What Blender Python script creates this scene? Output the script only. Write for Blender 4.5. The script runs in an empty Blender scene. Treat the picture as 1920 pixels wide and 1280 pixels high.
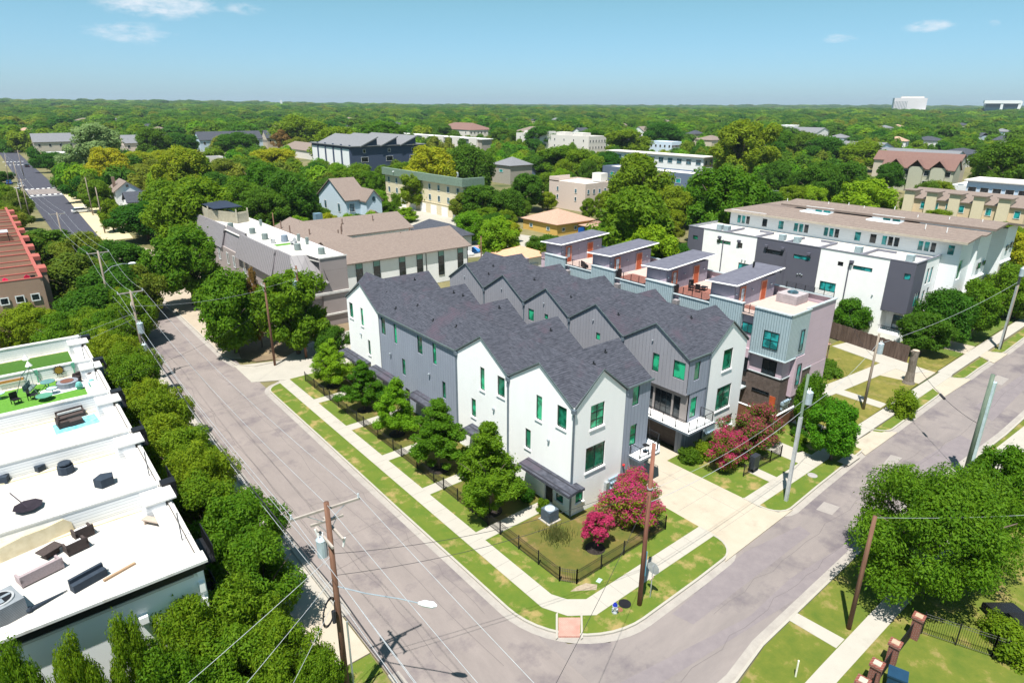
import bpy, math, random
import numpy as np
from mathutils import Vector, Matrix
R=math.radians
SC=bpy.context.scene; COL=SC.collection
# ------------------------------------------------------------------ camera, sky, sun, exposure
CAMH=31.0
YAW,PITCH,ROLL,FPX=R(50.64668507),R(20.14405321),R(0.29779905),1202.46
CAMP=Vector((-31.2626,-30.6407,CAMH))
_f=Vector((math.cos(PITCH)*math.cos(YAW),math.cos(PITCH)*math.sin(YAW),-math.sin(PITCH)))
_r=Vector((math.sin(YAW),-math.cos(YAW),0)); _u=_r.cross(_f)
_c,_s=math.cos(ROLL),math.sin(ROLL)
CR=_c*_r+_s*_u; CU=-_s*_r+_c*_u; CF=_f
cam=bpy.data.cameras.new('camera'); camo=bpy.data.objects.new('camera',cam); COL.objects.link(camo)
cam.sensor_width=36; cam.lens=36*FPX/1920; cam.clip_end=30000; cam.clip_start=.5
camo.matrix_world=Matrix(((CR.x,CU.x,-CF.x,CAMP.x),(CR.y,CU.y,-CF.y,CAMP.y),(CR.z,CU.z,-CF.z,CAMP.z),(0,0,0,1)))
SC.camera=camo
SUN_EL,SH_AZ=R(67.3),R(31)
SC.view_settings.view_transform='Standard'; SC.view_settings.look='None'
SC.view_settings.exposure=.80; SC.view_settings.gamma=1
W=bpy.data.worlds.new('World'); SC.world=W; W.use_nodes=True
nt=W.node_tree; N=nt.nodes; Lk=nt.links; N.clear()
wo=N.new('ShaderNodeOutputWorld'); bg=N.new('ShaderNodeBackground'); sky=N.new('ShaderNodeTexSky')
sky.sky_type='NISHITA'; sky.sun_disc=False; sky.sun_elevation=SUN_EL
# the sun stands in the direction opposite the shadows (+cos31,+sin31)
sx,sy=-math.cos(SH_AZ),-math.sin(SH_AZ)
sky.sun_rotation=math.atan2(sx,sy); sky.altitude=150; sky.air_density=1.0; sky.dust_density=.6; sky.ozone_density=1.6
tc=N.new('ShaderNodeTexCoord'); sep=N.new('ShaderNodeSeparateXYZ'); Lk.new(tc.outputs['Generated'],sep.inputs[0])
def mth(op,a,b=None,c=None,cl=False,nt=nt):
    n=nt.nodes.new('ShaderNodeMath'); n.operation=op; n.use_clamp=cl
    for i,v in enumerate((a,b,c)):
        if v is None: continue
        if isinstance(v,(int,float)): n.inputs[i].default_value=v
        else: nt.links.new(v,n.inputs[i])
    return n.outputs[0]
# small clouds, in directions of the sky (azimuth, elevation)
az=mth('ARCTAN2',sep.outputs['Y'],sep.outputs['X']); el=mth('ARCSINE',sep.outputs['Z'])
cmb=N.new('ShaderNodeCombineXYZ'); Lk.new(az,cmb.inputs[0]); Lk.new(mth('MULTIPLY',el,2.6),cmb.inputs[1])
noi=N.new('ShaderNodeTexNoise'); noi.inputs['Scale'].default_value=38; noi.inputs['Detail'].default_value=10; noi.inputs['Roughness'].default_value=.7
Lk.new(cmb.outputs[0],noi.inputs['Vector'])
def pdir(px,py):
    d=CF+CR*((px-960)/FPX)+CU*((640-py)/FPX); return d
blobs=[(300,8,130,22,1.),(240,62,95,18,.75),(455,17,45,10,.7),(1745,50,55,10,.95),(1575,72,38,8,.7),(1865,43,14,5,.6),(1640,66,20,6,.4),(1420,105,70,10,.22),(1260,112,40,8,.22),(1070,128,50,8,.12)]
acc=None
for px,py,wx,wy,s in blobs:
    d=pdir(px,py).normalized(); a0=math.atan2(d.y,d.x); e0=math.asin(d.z)
    d1=pdir(px+wx,py).normalized(); da=abs(math.atan2(d1.y,d1.x)-a0); de=wy/FPX
    u=mth('DIVIDE',mth('SUBTRACT',az,a0),da); v=mth('DIVIDE',mth('SUBTRACT',el,e0),de)
    q=mth('ADD',mth('MULTIPLY',u,u),mth('MULTIPLY',v,v))
    m=mth('MULTIPLY',mth('SUBTRACT',1.25,q,cl=True),s)
    acc=m if acc is None else mth('MAXIMUM',acc,m)
cl=mth('MULTIPLY',mth('SUBTRACT',mth('ADD',noi.outputs['Fac'],mth('MULTIPLY',acc,.32)),.60,cl=True),3.0,cl=True)
cl=mth('MULTIPLY',cl,mth('MULTIPLY',acc,.8,cl=True))
mixc=N.new('ShaderNodeMix'); mixc.data_type='RGBA'
Lk.new(cl,mixc.inputs['Factor'])
hsv=N.new('ShaderNodeMix'); hsv.data_type='RGBA'; hsv.blend_type='MULTIPLY'; hsv.inputs['Factor'].default_value=1
Lk.new(sky.outputs[0],hsv.inputs['A']); pass
_mr=N.new('ShaderNodeMapRange'); _mr.inputs['From Min'].default_value=-.02; _mr.inputs['From Max'].default_value=.22; _mr.interpolation_type='SMOOTHSTEP'; Lk.new(sep.outputs['Z'],_mr.inputs['Value'])
_gm=N.new('ShaderNodeMix'); _gm.data_type='RGBA'; Lk.new(_mr.outputs[0],_gm.inputs['Factor']); _gm.inputs['A'].default_value=(.43,.63,.92,1); _gm.inputs['B'].default_value=(.50,.73,.62,1); Lk.new(_gm.outputs['Result'],hsv.inputs['B'])
Lk.new(hsv.outputs['Result'],mixc.inputs['A']); mixc.inputs['B'].default_value=(5.2,5.5,5.9,1)
Lk.new(mixc.outputs['Result'],bg.inputs[0]); bg.inputs[1].default_value=.10
Lk.new(bg.outputs[0],wo.inputs[0])
sl=bpy.data.lights.new('sun','SUN'); sl.energy=5.0; sl.angle=R(.53); sl.color=(1,.96,.9)
so=bpy.data.objects.new('sun',sl); COL.objects.link(so)
sv=Vector((sx*math.cos(SUN_EL),sy*math.cos(SUN_EL),math.sin(SUN_EL)))
so.rotation_euler=sv.to_track_quat('Z','Y').to_euler(); so.location=(-60,-60,120)

# ------------------------------------------------------------------ survey helper: where a sight line meets height z
def at(px,py,z=0.):
    d=pdir(px,py); t=(z-CAMH)/d.z; q=CAMP+d*t; return q.x,q.y
def prj(x,y,z):
    v=Vector((x,y,z))-CAMP; w=v.dot(CF); return 960+FPX*v.dot(CR)/w,640-FPX*v.dot(CU)/w,w
def height(px,py,x,y):
    d=pdir(px,py); h=Vector((d.x,d.y)); b=Vector((x-CAMP.x,y-CAMP.y)); return CAMH+d.z*(b.dot(h)/h.dot(h))

# ------------------------------------------------------------------ materials
MT={}
def M(name,c,c2=None,scale=2.,rough=.8,stretch=(1,1,1),lines=None,lcol=None,bump=0.,spec=.3,metal=0.,detail=5,amt=.16,lbump=.3,stain=None,rand=0.,trans=0.,contrast=1.,nr=.6):
    if name in MT: return MT[name]
    m=bpy.data.materials.new(name); m.use_nodes=True; t=m.node_tree; n=t.nodes; k=t.links
    b=n['Principled BSDF']; b.inputs['Roughness'].default_value=rough; b.inputs['Metallic'].default_value=metal
    b.inputs['Specular IOR Level'].default_value=spec
    tcn=n.new('ShaderNodeTexCoord'); mp=n.new('ShaderNodeMapping'); mp.inputs['Scale'].default_value=stretch
    k.new(tcn.outputs['Object'],mp.inputs[0])
    no=n.new('ShaderNodeTexNoise'); no.inputs['Scale'].default_value=scale; no.inputs['Detail'].default_value=detail; no.inputs['Roughness'].default_value=.74 if detail>7 else nr
    k.new(mp.outputs[0],no.inputs['Vector'])
    if c2 is None:
        c2=tuple(min(1,x*(1+amt)) for x in c); c=tuple(x*(1-amt) for x in c)
    rp=n.new('ShaderNodeMapRange'); rp.inputs['From Min'].default_value=.5-.2/contrast; rp.inputs['From Max'].default_value=.5+.2/contrast
    k.new(no.outputs['Fac'],rp.inputs['Value'])
    mx=n.new('ShaderNodeMix'); mx.data_type='RGBA'; k.new(rp.outputs[0],mx.inputs['Factor'])
    mx.inputs['A'].default_value=(*c,1); mx.inputs['B'].default_value=(*c2,1)
    col=mx.outputs['Result']; bh=None
    if stain:
        sc,scol,th=stain
        n2=n.new('ShaderNodeTexNoise'); n2.inputs['Scale'].default_value=sc; n2.inputs['Detail'].default_value=9; n2.inputs['Roughness'].default_value=.68; k.new(tcn.outputs['Object'],n2.inputs['Vector'])
        r2=n.new('ShaderNodeMapRange'); r2.inputs['From Min'].default_value=th; r2.inputs['From Max'].default_value=th+.12; k.new(n2.outputs['Fac'],r2.inputs['Value'])
        m2=n.new('ShaderNodeMix'); m2.data_type='RGBA'; k.new(r2.outputs[0],m2.inputs['Factor']); k.new(col,m2.inputs['A']); m2.inputs['B'].default_value=(*scol,1); col=m2.outputs['Result']
    if rand:
        oi=n.new('ShaderNodeObjectInfo'); hs=n.new('ShaderNodeHueSaturation')
        k.new(col,hs.inputs['Color']); k.new(mth('ADD',mth('MULTIPLY',oi.outputs['Random'],rand,nt=t),1-rand/2,nt=t),hs.inputs['Value'])
        k.new(mth('ADD',mth('MULTIPLY',oi.outputs['Random'],rand*.08,nt=t),.5-rand*.04,nt=t),hs.inputs['Hue']); col=hs.outputs['Color']
    if lines:
        ax,per,fr=lines
        sp=n.new('ShaderNodeSeparateXYZ'); k.new(tcn.outputs['Object'],sp.inputs[0])
        if ax=='u': v=mth('ADD',sp.outputs[0],sp.outputs[1],nt=t)
        elif ax=='b':
            br=n.new('ShaderNodeTexBrick'); cb=n.new('ShaderNodeCombineXYZ')
            k.new(mth('ADD',sp.outputs[0],sp.outputs[1],nt=t),cb.inputs[0]); k.new(sp.outputs[2],cb.inputs[1]); k.new(cb.outputs[0],br.inputs['Vector'])
            br.inputs['Scale'].default_value=1; br.inputs['Brick Width'].default_value=per*2.6; br.inputs['Row Height'].default_value=per; br.inputs['Mortar Size'].default_value=per*fr
            lf=br.outputs['Fac']; v=None
        else: v=sp.outputs[{'x':0,'y':1,'z':2}[ax]]
        if v is not None:
            fr_=mth('FRACT',mth('DIVIDE',v,per,nt=t),nt=t); lf=mth('LESS_THAN',fr_,fr,nt=t)
        m3=n.new('ShaderNodeMix'); m3.data_type='RGBA'; k.new(lf,m3.inputs['Factor']); k.new(col,m3.inputs['A']); m3.inputs['B'].default_value=(*(lcol or tuple(x*.6 for x in c)),1); col=m3.outputs['Result']
        bh=lf
    k.new(col,b.inputs['Base Color'])
    if bump or bh is not None:
        bm=n.new('ShaderNodeBump'); bm.inputs['Distance'].default_value=.05
        if bh is not None:
            bm.inputs['Strength'].default_value=lbump; bm.invert=True; k.new(bh,bm.inputs['Height'])
        else:
            bm.inputs['Strength'].default_value=bump; k.new(no.outputs['Fac'],bm.inputs['Height'])
        k.new(bm.outputs[0],b.inputs['Normal'])
    MT[name]=m; return m
def leaf(name,c,c2,rand=.35,trans=.45):
    c=tuple(q*1.4 for q in c); c2=tuple(q*1.16 for q in c2)
    m=bpy.data.materials.new(name); m.use_nodes=True; t=m.node_tree; n=t.nodes; k=t.links; n.clear()
    out=n.new('ShaderNodeOutputMaterial'); b=n.new('ShaderNodeBsdfPrincipled'); tr=n.new('ShaderNodeBsdfTranslucent'); ms=n.new('ShaderNodeMixShader')
    tcn=n.new('ShaderNodeTexCoord'); no=n.new('ShaderNodeTexNoise'); no.inputs['Scale'].default_value=.9; no.inputs['Detail'].default_value=3
    k.new(tcn.outputs['Object'],no.inputs['Vector'])
    at_=n.new('ShaderNodeAttribute'); at_.attribute_name='lv'
    f=mth('ADD',mth('MULTIPLY',no.outputs['Fac'],.9,nt=t),mth('MULTIPLY',at_.outputs['Fac'],.55,nt=t),nt=t); f=mth('SUBTRACT',f,.25,cl=True,nt=t)
    mx=n.new('ShaderNodeMix'); mx.data_type='RGBA'; k.new(f,mx.inputs['Factor']); mx.inputs['A'].default_value=(*c,1); mx.inputs['B'].default_value=(*c2,1)
    oi=n.new('ShaderNodeObjectInfo'); hs=n.new('ShaderNodeHueSaturation'); k.new(mx.outputs['Result'],hs.inputs['Color'])
    k.new(mth('ADD',mth('MULTIPLY',oi.outputs['Random'],rand,nt=t),1-rand/2,nt=t),hs.inputs['Value'])
    k.new(mth('ADD',mth('MULTIPLY',oi.outputs['Random'],-.14*rand,nt=t),.5+.07*rand,nt=t),hs.inputs['Hue'])
    k.new(hs.outputs[0],b.inputs['Base Color']); b.inputs['Roughness'].default_value=.6; b.inputs['Specular IOR Level'].default_value=.12
    h2=n.new('ShaderNodeHueSaturation'); h2.inputs['Hue'].default_value=.48; h2.inputs['Value'].default_value=1.5; k.new(hs.outputs[0],h2.inputs['Color']); k.new(h2.outputs[0],tr.inputs[0])
    ms.inputs[0].default_value=trans; k.new(b.outputs[0],ms.inputs[1]); k.new(tr.outputs[0],ms.inputs[2]); k.new(ms.outputs[0],out.inputs[0])
    MT[name]=m; return m
def glass(name,c,rough=.08,em=0):
    m=bpy.data.materials.new(name); m.use_nodes=True; t=m.node_tree; b=t.nodes['Principled BSDF']
    # curtains and dim rooms behind the tinted pane
    tcn=t.nodes.new('ShaderNodeTexCoord'); no=t.nodes.new('ShaderNodeTexNoise'); no.inputs['Scale'].default_value=.9; no.inputs['Detail'].default_value=3; t.links.new(tcn.outputs['Object'],no.inputs['Vector'])
    r=t.nodes.new('ShaderNodeMapRange'); r.inputs['From Min'].default_value=.46; r.inputs['From Max'].default_value=.56; t.links.new(no.outputs['Fac'],r.inputs['Value'])
    mx=t.nodes.new('ShaderNodeMix'); mx.data_type='RGBA'; t.links.new(r.outputs[0],mx.inputs['Factor']); mx.inputs['A'].default_value=(*[q*.55 for q in c],1); mx.inputs['B'].default_value=(*[min(1,q*1.5) for q in c],1); t.links.new(mx.outputs['Result'],b.inputs['Base Color']); b.inputs['Roughness'].default_value=rough; b.inputs['Specular IOR Level'].default_value=.6; MT[name]=m; return m
WHT=M('white_brick',(.87,.865,.85),amt=.025,scale=1.2,stretch=(1,1,.2),lines=('b',.09,.06),lcol=(.80,.80,.79),lbump=.15,stain=(.35,(.80,.79,.765),.58))
WHP=M('white_paint',(.85,.845,.835),amt=.03)
WHS=M('white_stucco',(.85,.845,.84),amt=.04,scale=.7)
SID=M('grey_board_siding',(.26,.285,.345),amt=.07,scale=.8,stretch=(1,1,.3),lines=('u',.42,.11),lcol=(.185,.205,.25),lbump=.6)
SID2=M('grey_side_siding',(.27,.27,.30),amt=.06,scale=.8,stretch=(1,1,.3),lines=('u',.42,.11),lcol=(.20,.20,.23),lbump=.6)
SHG=M('dark_shingle',(.021,.024,.034),(.095,.099,.125),scale=1.9,stretch=(.9,.9,6),rough=.9,detail=5,lines=('z',.105,.16),lcol=(.025,.025,.033),lbump=.5,stain=(.22,(.080,.063,.084),.55),contrast=.8)
SHB=M('brown_shingle',(.165,.125,.108),(.25,.20,.17),scale=2.2,stretch=(1,1,6),rough=.9,lines=('z',.13,.14),lcol=(.17,.13,.115),lbump=.4,contrast=.9)
SHT=M('tan_shingle',(.36,.22,.16),(.48,.32,.24),scale=2,stretch=(1,1,6),rough=.9,lines=('z',.14,.14),lcol=(.30,.18,.13))
SHR=M('red_brown_shingle',(.145,.082,.07),(.22,.13,.11),scale=2,stretch=(1,1,6),rough=.9)
SHK=M('charcoal_shingle',(.035,.04,.052),(.075,.08,.1),scale=2,stretch=(1,1,6),rough=.9)
SHY=M('grey_shingle',(.13,.135,.15),(.21,.21,.22),scale=2,stretch=(1,1,6),rough=.9)
TRM=M('dark_trim',(.02,.022,.026),rough=.5); TRG=M('green_grey_trim',(.13,.17,.175),rough=.4,metal=.2)
DSP=M('downspout_metal',(.16,.2,.24),rough=.4,metal=.3)
FRM=M('window_frame_black',(.015,.017,.02),rough=.4); FRW=M('window_frame_white',(.75,.75,.75),rough=.4)
GRN=glass('green_glass',(.02,.30,.15)); GRD=glass('deep_green_glass',(.01,.13,.075)); DRK=glass('dark_glass',(.012,.018,.022)); TEA=glass('teal_glass',(.015,.22,.22)); BLG=glass('blue_grey_glass',(.06,.12,.15))
CON=M('concrete',(.36,.335,.29),amt=.07,scale=.5,detail=8,bump=.05,stain=(.35,(.30,.27,.23),.6))
COP=M('concrete_pale',(.375,.35,.305),amt=.05,scale=.7,detail=8,stain=(.5,(.32,.295,.255),.58))
ROF=M('white_membrane',(.53,.505,.47),amt=.03,scale=.6,stain=(.35,(.43,.40,.355),.55),lines=('x',1.9,.02),lcol=(.42,.40,.37),lbump=.1)
LAP=M('white_lap_siding',(.70,.71,.73),amt=.02,lines=('z',.2,.14),lcol=(.45,.47,.5))
BLK=M('black_metal',(.012,.012,.014),rough=.45); STL=M('galvanised_steel',(.48,.52,.55),rough=.35,metal=.6)
WOOD=M('brown_pole_wood',(.115,.055,.035),(.19,.10,.065),scale=3,stretch=(4,4,.3)); WOODG=M('weathered_pole_wood',(.19,.15,.12),(.30,.25,.20),scale=3,stretch=(4,4,.3)); WOODN=M('green_pole_wood',(.08,.12,.09),(.16,.20,.15),scale=3,stretch=(4,4,.4))
FNW=M('dark_wood_fence',(.07,.045,.035),(.15,.105,.085),scale=1.2,stretch=(3,3,.3),lines=('u',.15,.12),lcol=(.03,.02,.016)); FNR=M('red_wood_fence',(.13,.055,.03),(.2,.09,.05),scale=1,stretch=(.5,.5,4),lines=('z',.16,.1),lcol=(.05,.02,.012))
BARK=M('bark',(.075,.055,.04),(.15,.115,.09),scale=6,stretch=(2,2,.5),bump=.3)
MUL=M('mulch',(.012,.009,.008),(.035,.026,.022),scale=9,bump=.6)

# ------------------------------------------------------------------ mesh helpers
class MB:
    def __init__(s): s.v=[]; s.f=[]
    def add(s,vs,fs):
        o=len(s.v); s.v+=[tuple(p) for p in vs]; s.f+=[tuple(o+i for i in f) for f in fs]; return s
    def box(s,x0,x1,y0,y1,z0,z1):
        x0,x1=min(x0,x1),max(x0,x1); y0,y1=min(y0,y1),max(y0,y1)
        return s.add([(x0,y0,z0),(x1,y0,z0),(x1,y1,z0),(x0,y1,z0),(x0,y0,z1),(x1,y0,z1),(x1,y1,z1),(x0,y1,z1)],[(0,3,2,1),(4,5,6,7),(0,1,5,4),(1,2,6,5),(2,3,7,6),(3,0,4,7)])
    def obox(s,cx,cy,z0,lx,ly,h,a=0,tz=0):
        c,q=math.cos(a),math.sin(a); vs=[]
        for z in (z0,z0+h):
            for dx,dy in ((-lx/2,-ly/2),(lx/2,-ly/2),(lx/2,ly/2),(-lx/2,ly/2)): vs.append((cx+dx*c-dy*q,cy+dx*q+dy*c,z))
        return s.add(vs,[(0,3,2,1),(4,5,6,7),(0,1,5,4),(1,2,6,5),(2,3,7,6),(3,0,4,7)])
    def prism(s,pts,z0,z1):   # plan polygon extruded up
        n=len(pts); a=sum(pts[i][0]*pts[(i+1)%n][1]-pts[(i+1)%n][0]*pts[i][1] for i in range(n))
        if a<0: pts=pts[::-1]
        return s.add([(x,y,z0) for x,y in pts]+[(x,y,z1) for x,y in pts],[tuple(range(n))[::-1],tuple(range(n,2*n))]+[(i,(i+1)%n,n+(i+1)%n,n+i) for i in range(n)])
    def sheet(s,pts,z): 
        n=len(pts); a=sum(pts[i][0]*pts[(i+1)%n][1]-pts[(i+1)%n][0]*pts[i][1] for i in range(n))
        if a<0: pts=pts[::-1]
        return s.add([(x,y,z) for x,y in pts],[tuple(range(n))])
    def ext(s,pts,axis,a0,a1):  # section polygon (c,z) extruded along axis
        n=len(pts); P=(lambda c,z,a:(a,c,z)) if axis=='x' else (lambda c,z,a:(c,a,z))
        return s.add([P(c,z,a0) for c,z in pts]+[P(c,z,a1) for c,z in pts],[tuple(range(n)),tuple(range(n,2*n))[::-1]]+[(i,n+i,n+(i+1)%n,(i+1)%n) for i in range(n)])
    def tube(s,pts,rs,n=8,cap=True):
        pts=[Vector(p) for p in pts]; 
        if not hasattr(rs,'__len__'): rs=[rs]*len(pts)
        o=len(s.v)
        for i,p in enumerate(pts):
            d=(pts[min(i+1,len(pts)-1)]-pts[max(i-1,0)]).normalized()
            a=Vector((0,0,1)) if abs(d.z)<.9 else Vector((1,0,0)); e=d.cross(a).normalized(); g=e.cross(d)
            for k in range(n):
                t=2*math.pi*k/n; s.v.append(tuple(p+(e*math.cos(t)+g*math.sin(t))*rs[i]))
        for i in range(len(pts)-1):
            for k in range(n): s.f.append((o+i*n+k,o+i*n+(k+1)%n,o+(i+1)*n+(k+1)%n,o+(i+1)*n+k))
        if cap: s.f.append(tuple(o+k for k in range(n))[::-1]); s.f.append(tuple(o+(len(pts)-1)*n+k for k in range(n)))
        return s
    def cyl(s,x,y,z0,z1,r,r2=None,n=12): return s.tube([(x,y,z0),(x,y,z1)],[r,r if r2 is None else r2],n)
    def ball(s,x,y,z,r,n=8):
        zs=[-1,-.7,0,.7,1]; return s.tube([(x,y,z+r*q) for q in zs],[r*.05,r*.71,r,r*.71,r*.05],n)
    def slope(s,axis,a0,a1,ce,cr,ze,zr,t=.14,ov=.12):
        sl=(zr-ze)/abs(cr-ce); sg=1 if cr>ce else -1; c0=ce-sg*ov; z0=ze-ov*sl
        q=[(c0,z0),(cr,zr),(cr,zr-t),(c0,z0-t)]
        return s.ext(q if sg>0 else q[::-1],axis,a0,a1)
    # box on a facade: face W,S,E,N at plane pos, from c0..c1 along the wall, z0..z1, d0..d1 outward
    def fb(s,face,pos,c0,c1,z0,z1,d0,d1):
        if face=='W': return s.box(pos-d1,pos-d0,c0,c1,z0,z1)
        if face=='E': return s.box(pos+d0,pos+d1,c0,c1,z0,z1)
        if face=='S': return s.box(c0,c1,pos-d1,pos-d0,z0,z1)
        return s.box(c0,c1,pos+d0,pos+d1,z0,z1)
    def wall(s,face,pos,c0,c1,z0,z1,holes=(),d=.22):
        # skin with real openings, d deep
        cs=sorted({c0,c1}|{h[0] for h in holes}|{h[1] for h in holes}); zs=sorted({z0,z1}|{h[2] for h in holes}|{h[3] for h in holes})
        cs=[c for c in cs if c0-1e-6<=c<=c1+1e-6]; zs=[z for z in zs if z0-1e-6<=z<=z1+1e-6]
        P={'W':lambda c,z,q:(pos+q,c,z),'E':lambda c,z,q:(pos-q,c,z),'S':lambda c,z,q:(c,pos+q,z),'N':lambda c,z,q:(c,pos-q,z)}[face]
        fl=face in 'WN'
        for i in range(len(cs)-1):
            for j in range(len(zs)-1):
                cm,zm=(cs[i]+cs[i+1])/2,(zs[j]+zs[j+1])/2
                if any(h[0]<cm<h[1] and h[2]<zm<h[3] for h in holes): continue
                q=[P(cs[i],zs[j],0),P(cs[i+1],zs[j],0),P(cs[i+1],zs[j+1],0),P(cs[i],zs[j+1],0)]
                s.add(q[::-1] if fl else q,[(0,1,2,3)])
        for a,b,e,g in holes:
            o=[P(a,e,0),P(b,e,0),P(b,g,0),P(a,g,0)]; ii=[P(a,e,d),P(b,e,d),P(b,g,d),P(a,g,d)]
            s.add(o+ii,[(0,1,5,4),(1,2,6,5),(2,3,7,6),(3,0,4,7)])
        return s
    def tri(s,face,pos,c0,cm,c1,z0,z1):
        P={'W':lambda c,z:(pos,c,z),'E':lambda c,z:(pos,c,z),'S':lambda c,z:(c,pos,z),'N':lambda c,z:(c,pos,z)}[face]
        q=[P(c0,z0),P(c1,z0),P(cm,z1)]
        return s.add(q[::-1] if face in 'WN' else q,[(0,1,2)])
    def gable(s,axis,a0,a1,c0,c1,ze,zr,t=.14,ov=.12):
        cm=(c0+c1)/2; sl=(zr-ze)/(cm-c0); e=ze-ov*sl
        return s.ext([(c0-ov,e),(cm,zr),(c1+ov,e),(c1+ov,e-t),(cm,zr-t),(c0-ov,e-t)],axis,a0,a1)
    def hip(s,x0,x1,y0,y1,ze,zr,ov=.4,t=.12):
        x0-=ov;x1+=ov;y0-=ov;y1+=ov; w,l=x1-x0,y1-y0
        if w>=l: a=(x0+l/2,(y0+y1)/2,zr); b=(x1-l/2,(y0+y1)/2,zr)
        else: a=((x0+x1)/2,y0+w/2,zr); b=((x0+x1)/2,y1-w/2,zr)
        v=[(x0,y0,ze),(x1,y0,ze),(x1,y1,ze),(x0,y1,ze),a,b]; v+=[(p[0],p[1],ze-t) for p in v[:4]]
        f=[(0,1,5,4),(1,2,5),(2,3,4,5),(3,0,4)] if w>=l else [(0,1,4),(1,2,5,4),(2,3,5),(3,0,4,5)]
        return s.add(v,f+[(0,6,7,1),(1,7,8,2),(2,8,9,3),(3,9,6,0),(6,9,8,7)])
    def mesh(s,name,m,smooth=False):
        me=bpy.data.meshes.new(name); me.from_pydata(s.v,[],s.f); me.materials.append(m)
        if smooth: me.polygons.foreach_set('use_smooth',[True]*len(me.polygons))
        me.update(); return me
def link(name,data,parent=None,loc=None,rz=0):
    o=bpy.data.objects.new(name,data); COL.objects.link(o)
    if parent: o.parent=parent
    if loc: o.location=loc
    if rz: o.rotation_euler=(0,0,rz)
    return o
def part(name,mb,m,parent,label=None,smooth=False):
    o=link(name,mb.mesh(name,m,smooth),parent)
    if label: o['label']=label
    return o
def tagit(o,label,cat,group=None):
    o['label']=label; o['category']=cat
    if group: o['group']=group
    return o
def thing(name,label,cat,loc=(0,0,0),rz=0,group=None): return tagit(link(name,None,None,loc,rz),label,cat,group)
def solo(name,mb,m,label,cat,group=None,loc=None,rz=0,smooth=False): return tagit(link(name,mb.mesh(name,m,smooth),None,loc,rz),label,cat,group)
def struct(name,mb,m,kind='structure'):
    o=link(name,mb.mesh(name,m)); o['kind']=kind; return o
def dup(o,loc,rz=None,label=None,scale=None,group=None):
    r=o.copy(); COL.objects.link(r); r.location=loc
    if rz is not None: r.rotation_euler=(0,0,rz)
    if scale is not None: r.scale=scale if hasattr(scale,'__len__') else (scale,)*3
    if label: r['label']=label
    if group: r['group']=group
    for ch in [c for c in o.children]:
        c=ch.copy(); COL.objects.link(c); c.parent=r
        for g in [c2 for c2 in ch.children]:
            d=g.copy(); COL.objects.link(d); d.parent=c
    return r
FP=[]   # building footprints, kept free of trees
def win(parent,face,pos,c0,c1,z0,z1,gl=None,fr=None,rec=.12,fw=.06,mx=0,mz=0,sill=None,name='window'):
    gl=gl or GRN; fr=fr or FRM; b=MB(); t=.05
    for a in ((c0,c0+fw,z0,z1),(c1-fw,c1,z0,z1),(c0+fw,c1-fw,z0,z0+fw),(c0+fw,c1-fw,z1-fw,z1)): b.fb(face,pos,*a,-rec,-rec+t)
    for i in range(mx): c=c0+(c1-c0)*(i+1)/(mx+1); b.fb(face,pos,c-fw*.4,c+fw*.4,z0+fw,z1-fw,-rec,-rec+t*.9)
    for i in range(mz): z=z0+(z1-z0)*(i+1)/(mz+1); b.fb(face,pos,c0+fw,c1-fw,z-fw*.4,z+fw*.4,-rec,-rec+t*.8)
    w=part(name,b,fr,parent); g=MB().fb(face,pos,c0+fw*.5,c1-fw*.5,z0+fw*.5,z1-fw*.5,-rec-.02,-rec+.012); part('pane',g,gl,w)
    if sill: part('sill',MB().fb(face,pos,c0-.08,c1+.08,z0-.12,z0,0,.09),sill,w)
    return w
# ================================================================== GROUND, STREETS
def terr(x,y):
    d=math.hypot(x-CAMP.x,y-CAMP.y); t=max(0,min(1,(d-900)/2600)); t=t*t*(3-2*t)
    return t*(15+8*math.sin(x*.0011+1.3)+6*math.sin(y*.0017+x*.0006)+3.5*math.sin(x*.011+y*.004)+3*math.sin(y*.013-x*.005))
GND=M('ground_mix',(.09,.085,.03),(.23,.20,.10),scale=.06,detail=9,stain=(.03,(.05,.07,.02),.52),bump=.1)
g=MB(); rings=[0,60,140,260,420,650,950,1300,1700,2200,3000,4200,6500,10000,14000]; NS=96
pts=[]
for r in rings:
    for k in range(NS):
        a=2*math.pi*k/NS; x,y=CAMP.x+r*math.cos(a),CAMP.y+r*math.sin(a); pts.append((x,y,terr(x,y)-.06 if r>400 else -.06))
fs=[]
for i in range(len(rings)-1):
    for k in range(NS): a,b=i*NS+k,i*NS+(k+1)%NS; fs.append((a,b,b+NS,a+NS) if i else (a,b+NS,a+NS))
g.add(pts,fs); struct('ground',g,GND)

ASP=M('old_asphalt',(.182,.156,.147),(.262,.224,.208),scale=.5,detail=11,rough=.92,bump=.08,stretch=(1,.3,1),stain=(.22,(.150,.127,.13),.52),contrast=.8)
ASB=M('old_asphalt_cross',(.172,.150,.146),(.25,.216,.202),scale=.5,detail=11,rough=.92,bump=.08,stretch=(.3,1,1),stain=(.16,(.132,.113,.122),.505),contrast=.8)
ASN=M('new_asphalt',(.045,.045,.06),(.065,.065,.085),scale=1.,rough=.9)
PATD=M('asphalt_patch_dark',(.165,.142,.15),(.22,.19,.192),scale=.9,detail=11); PATL=M('asphalt_patch_light',(.25,.225,.21),(.31,.28,.26),scale=1,detail=8)
GUT=M('gutter_concrete',(.26,.235,.215),(.36,.33,.295),scale=.8,detail=8,stretch=(1,1,1)); KRB=M('kerb_concrete',(.36,.335,.29),amt=.08,scale=2,detail=8)
DRT=M('driveway_concrete',(.37,.32,.25),(.43,.375,.30),scale=.5,detail=9,stain=(.3,(.32,.275,.22),.57))
BEI=M('sandy_pavement',(.32,.262,.2),(.41,.345,.265),scale=.3,detail=9,stain=(.3,(.33,.27,.20),.58))
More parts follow.
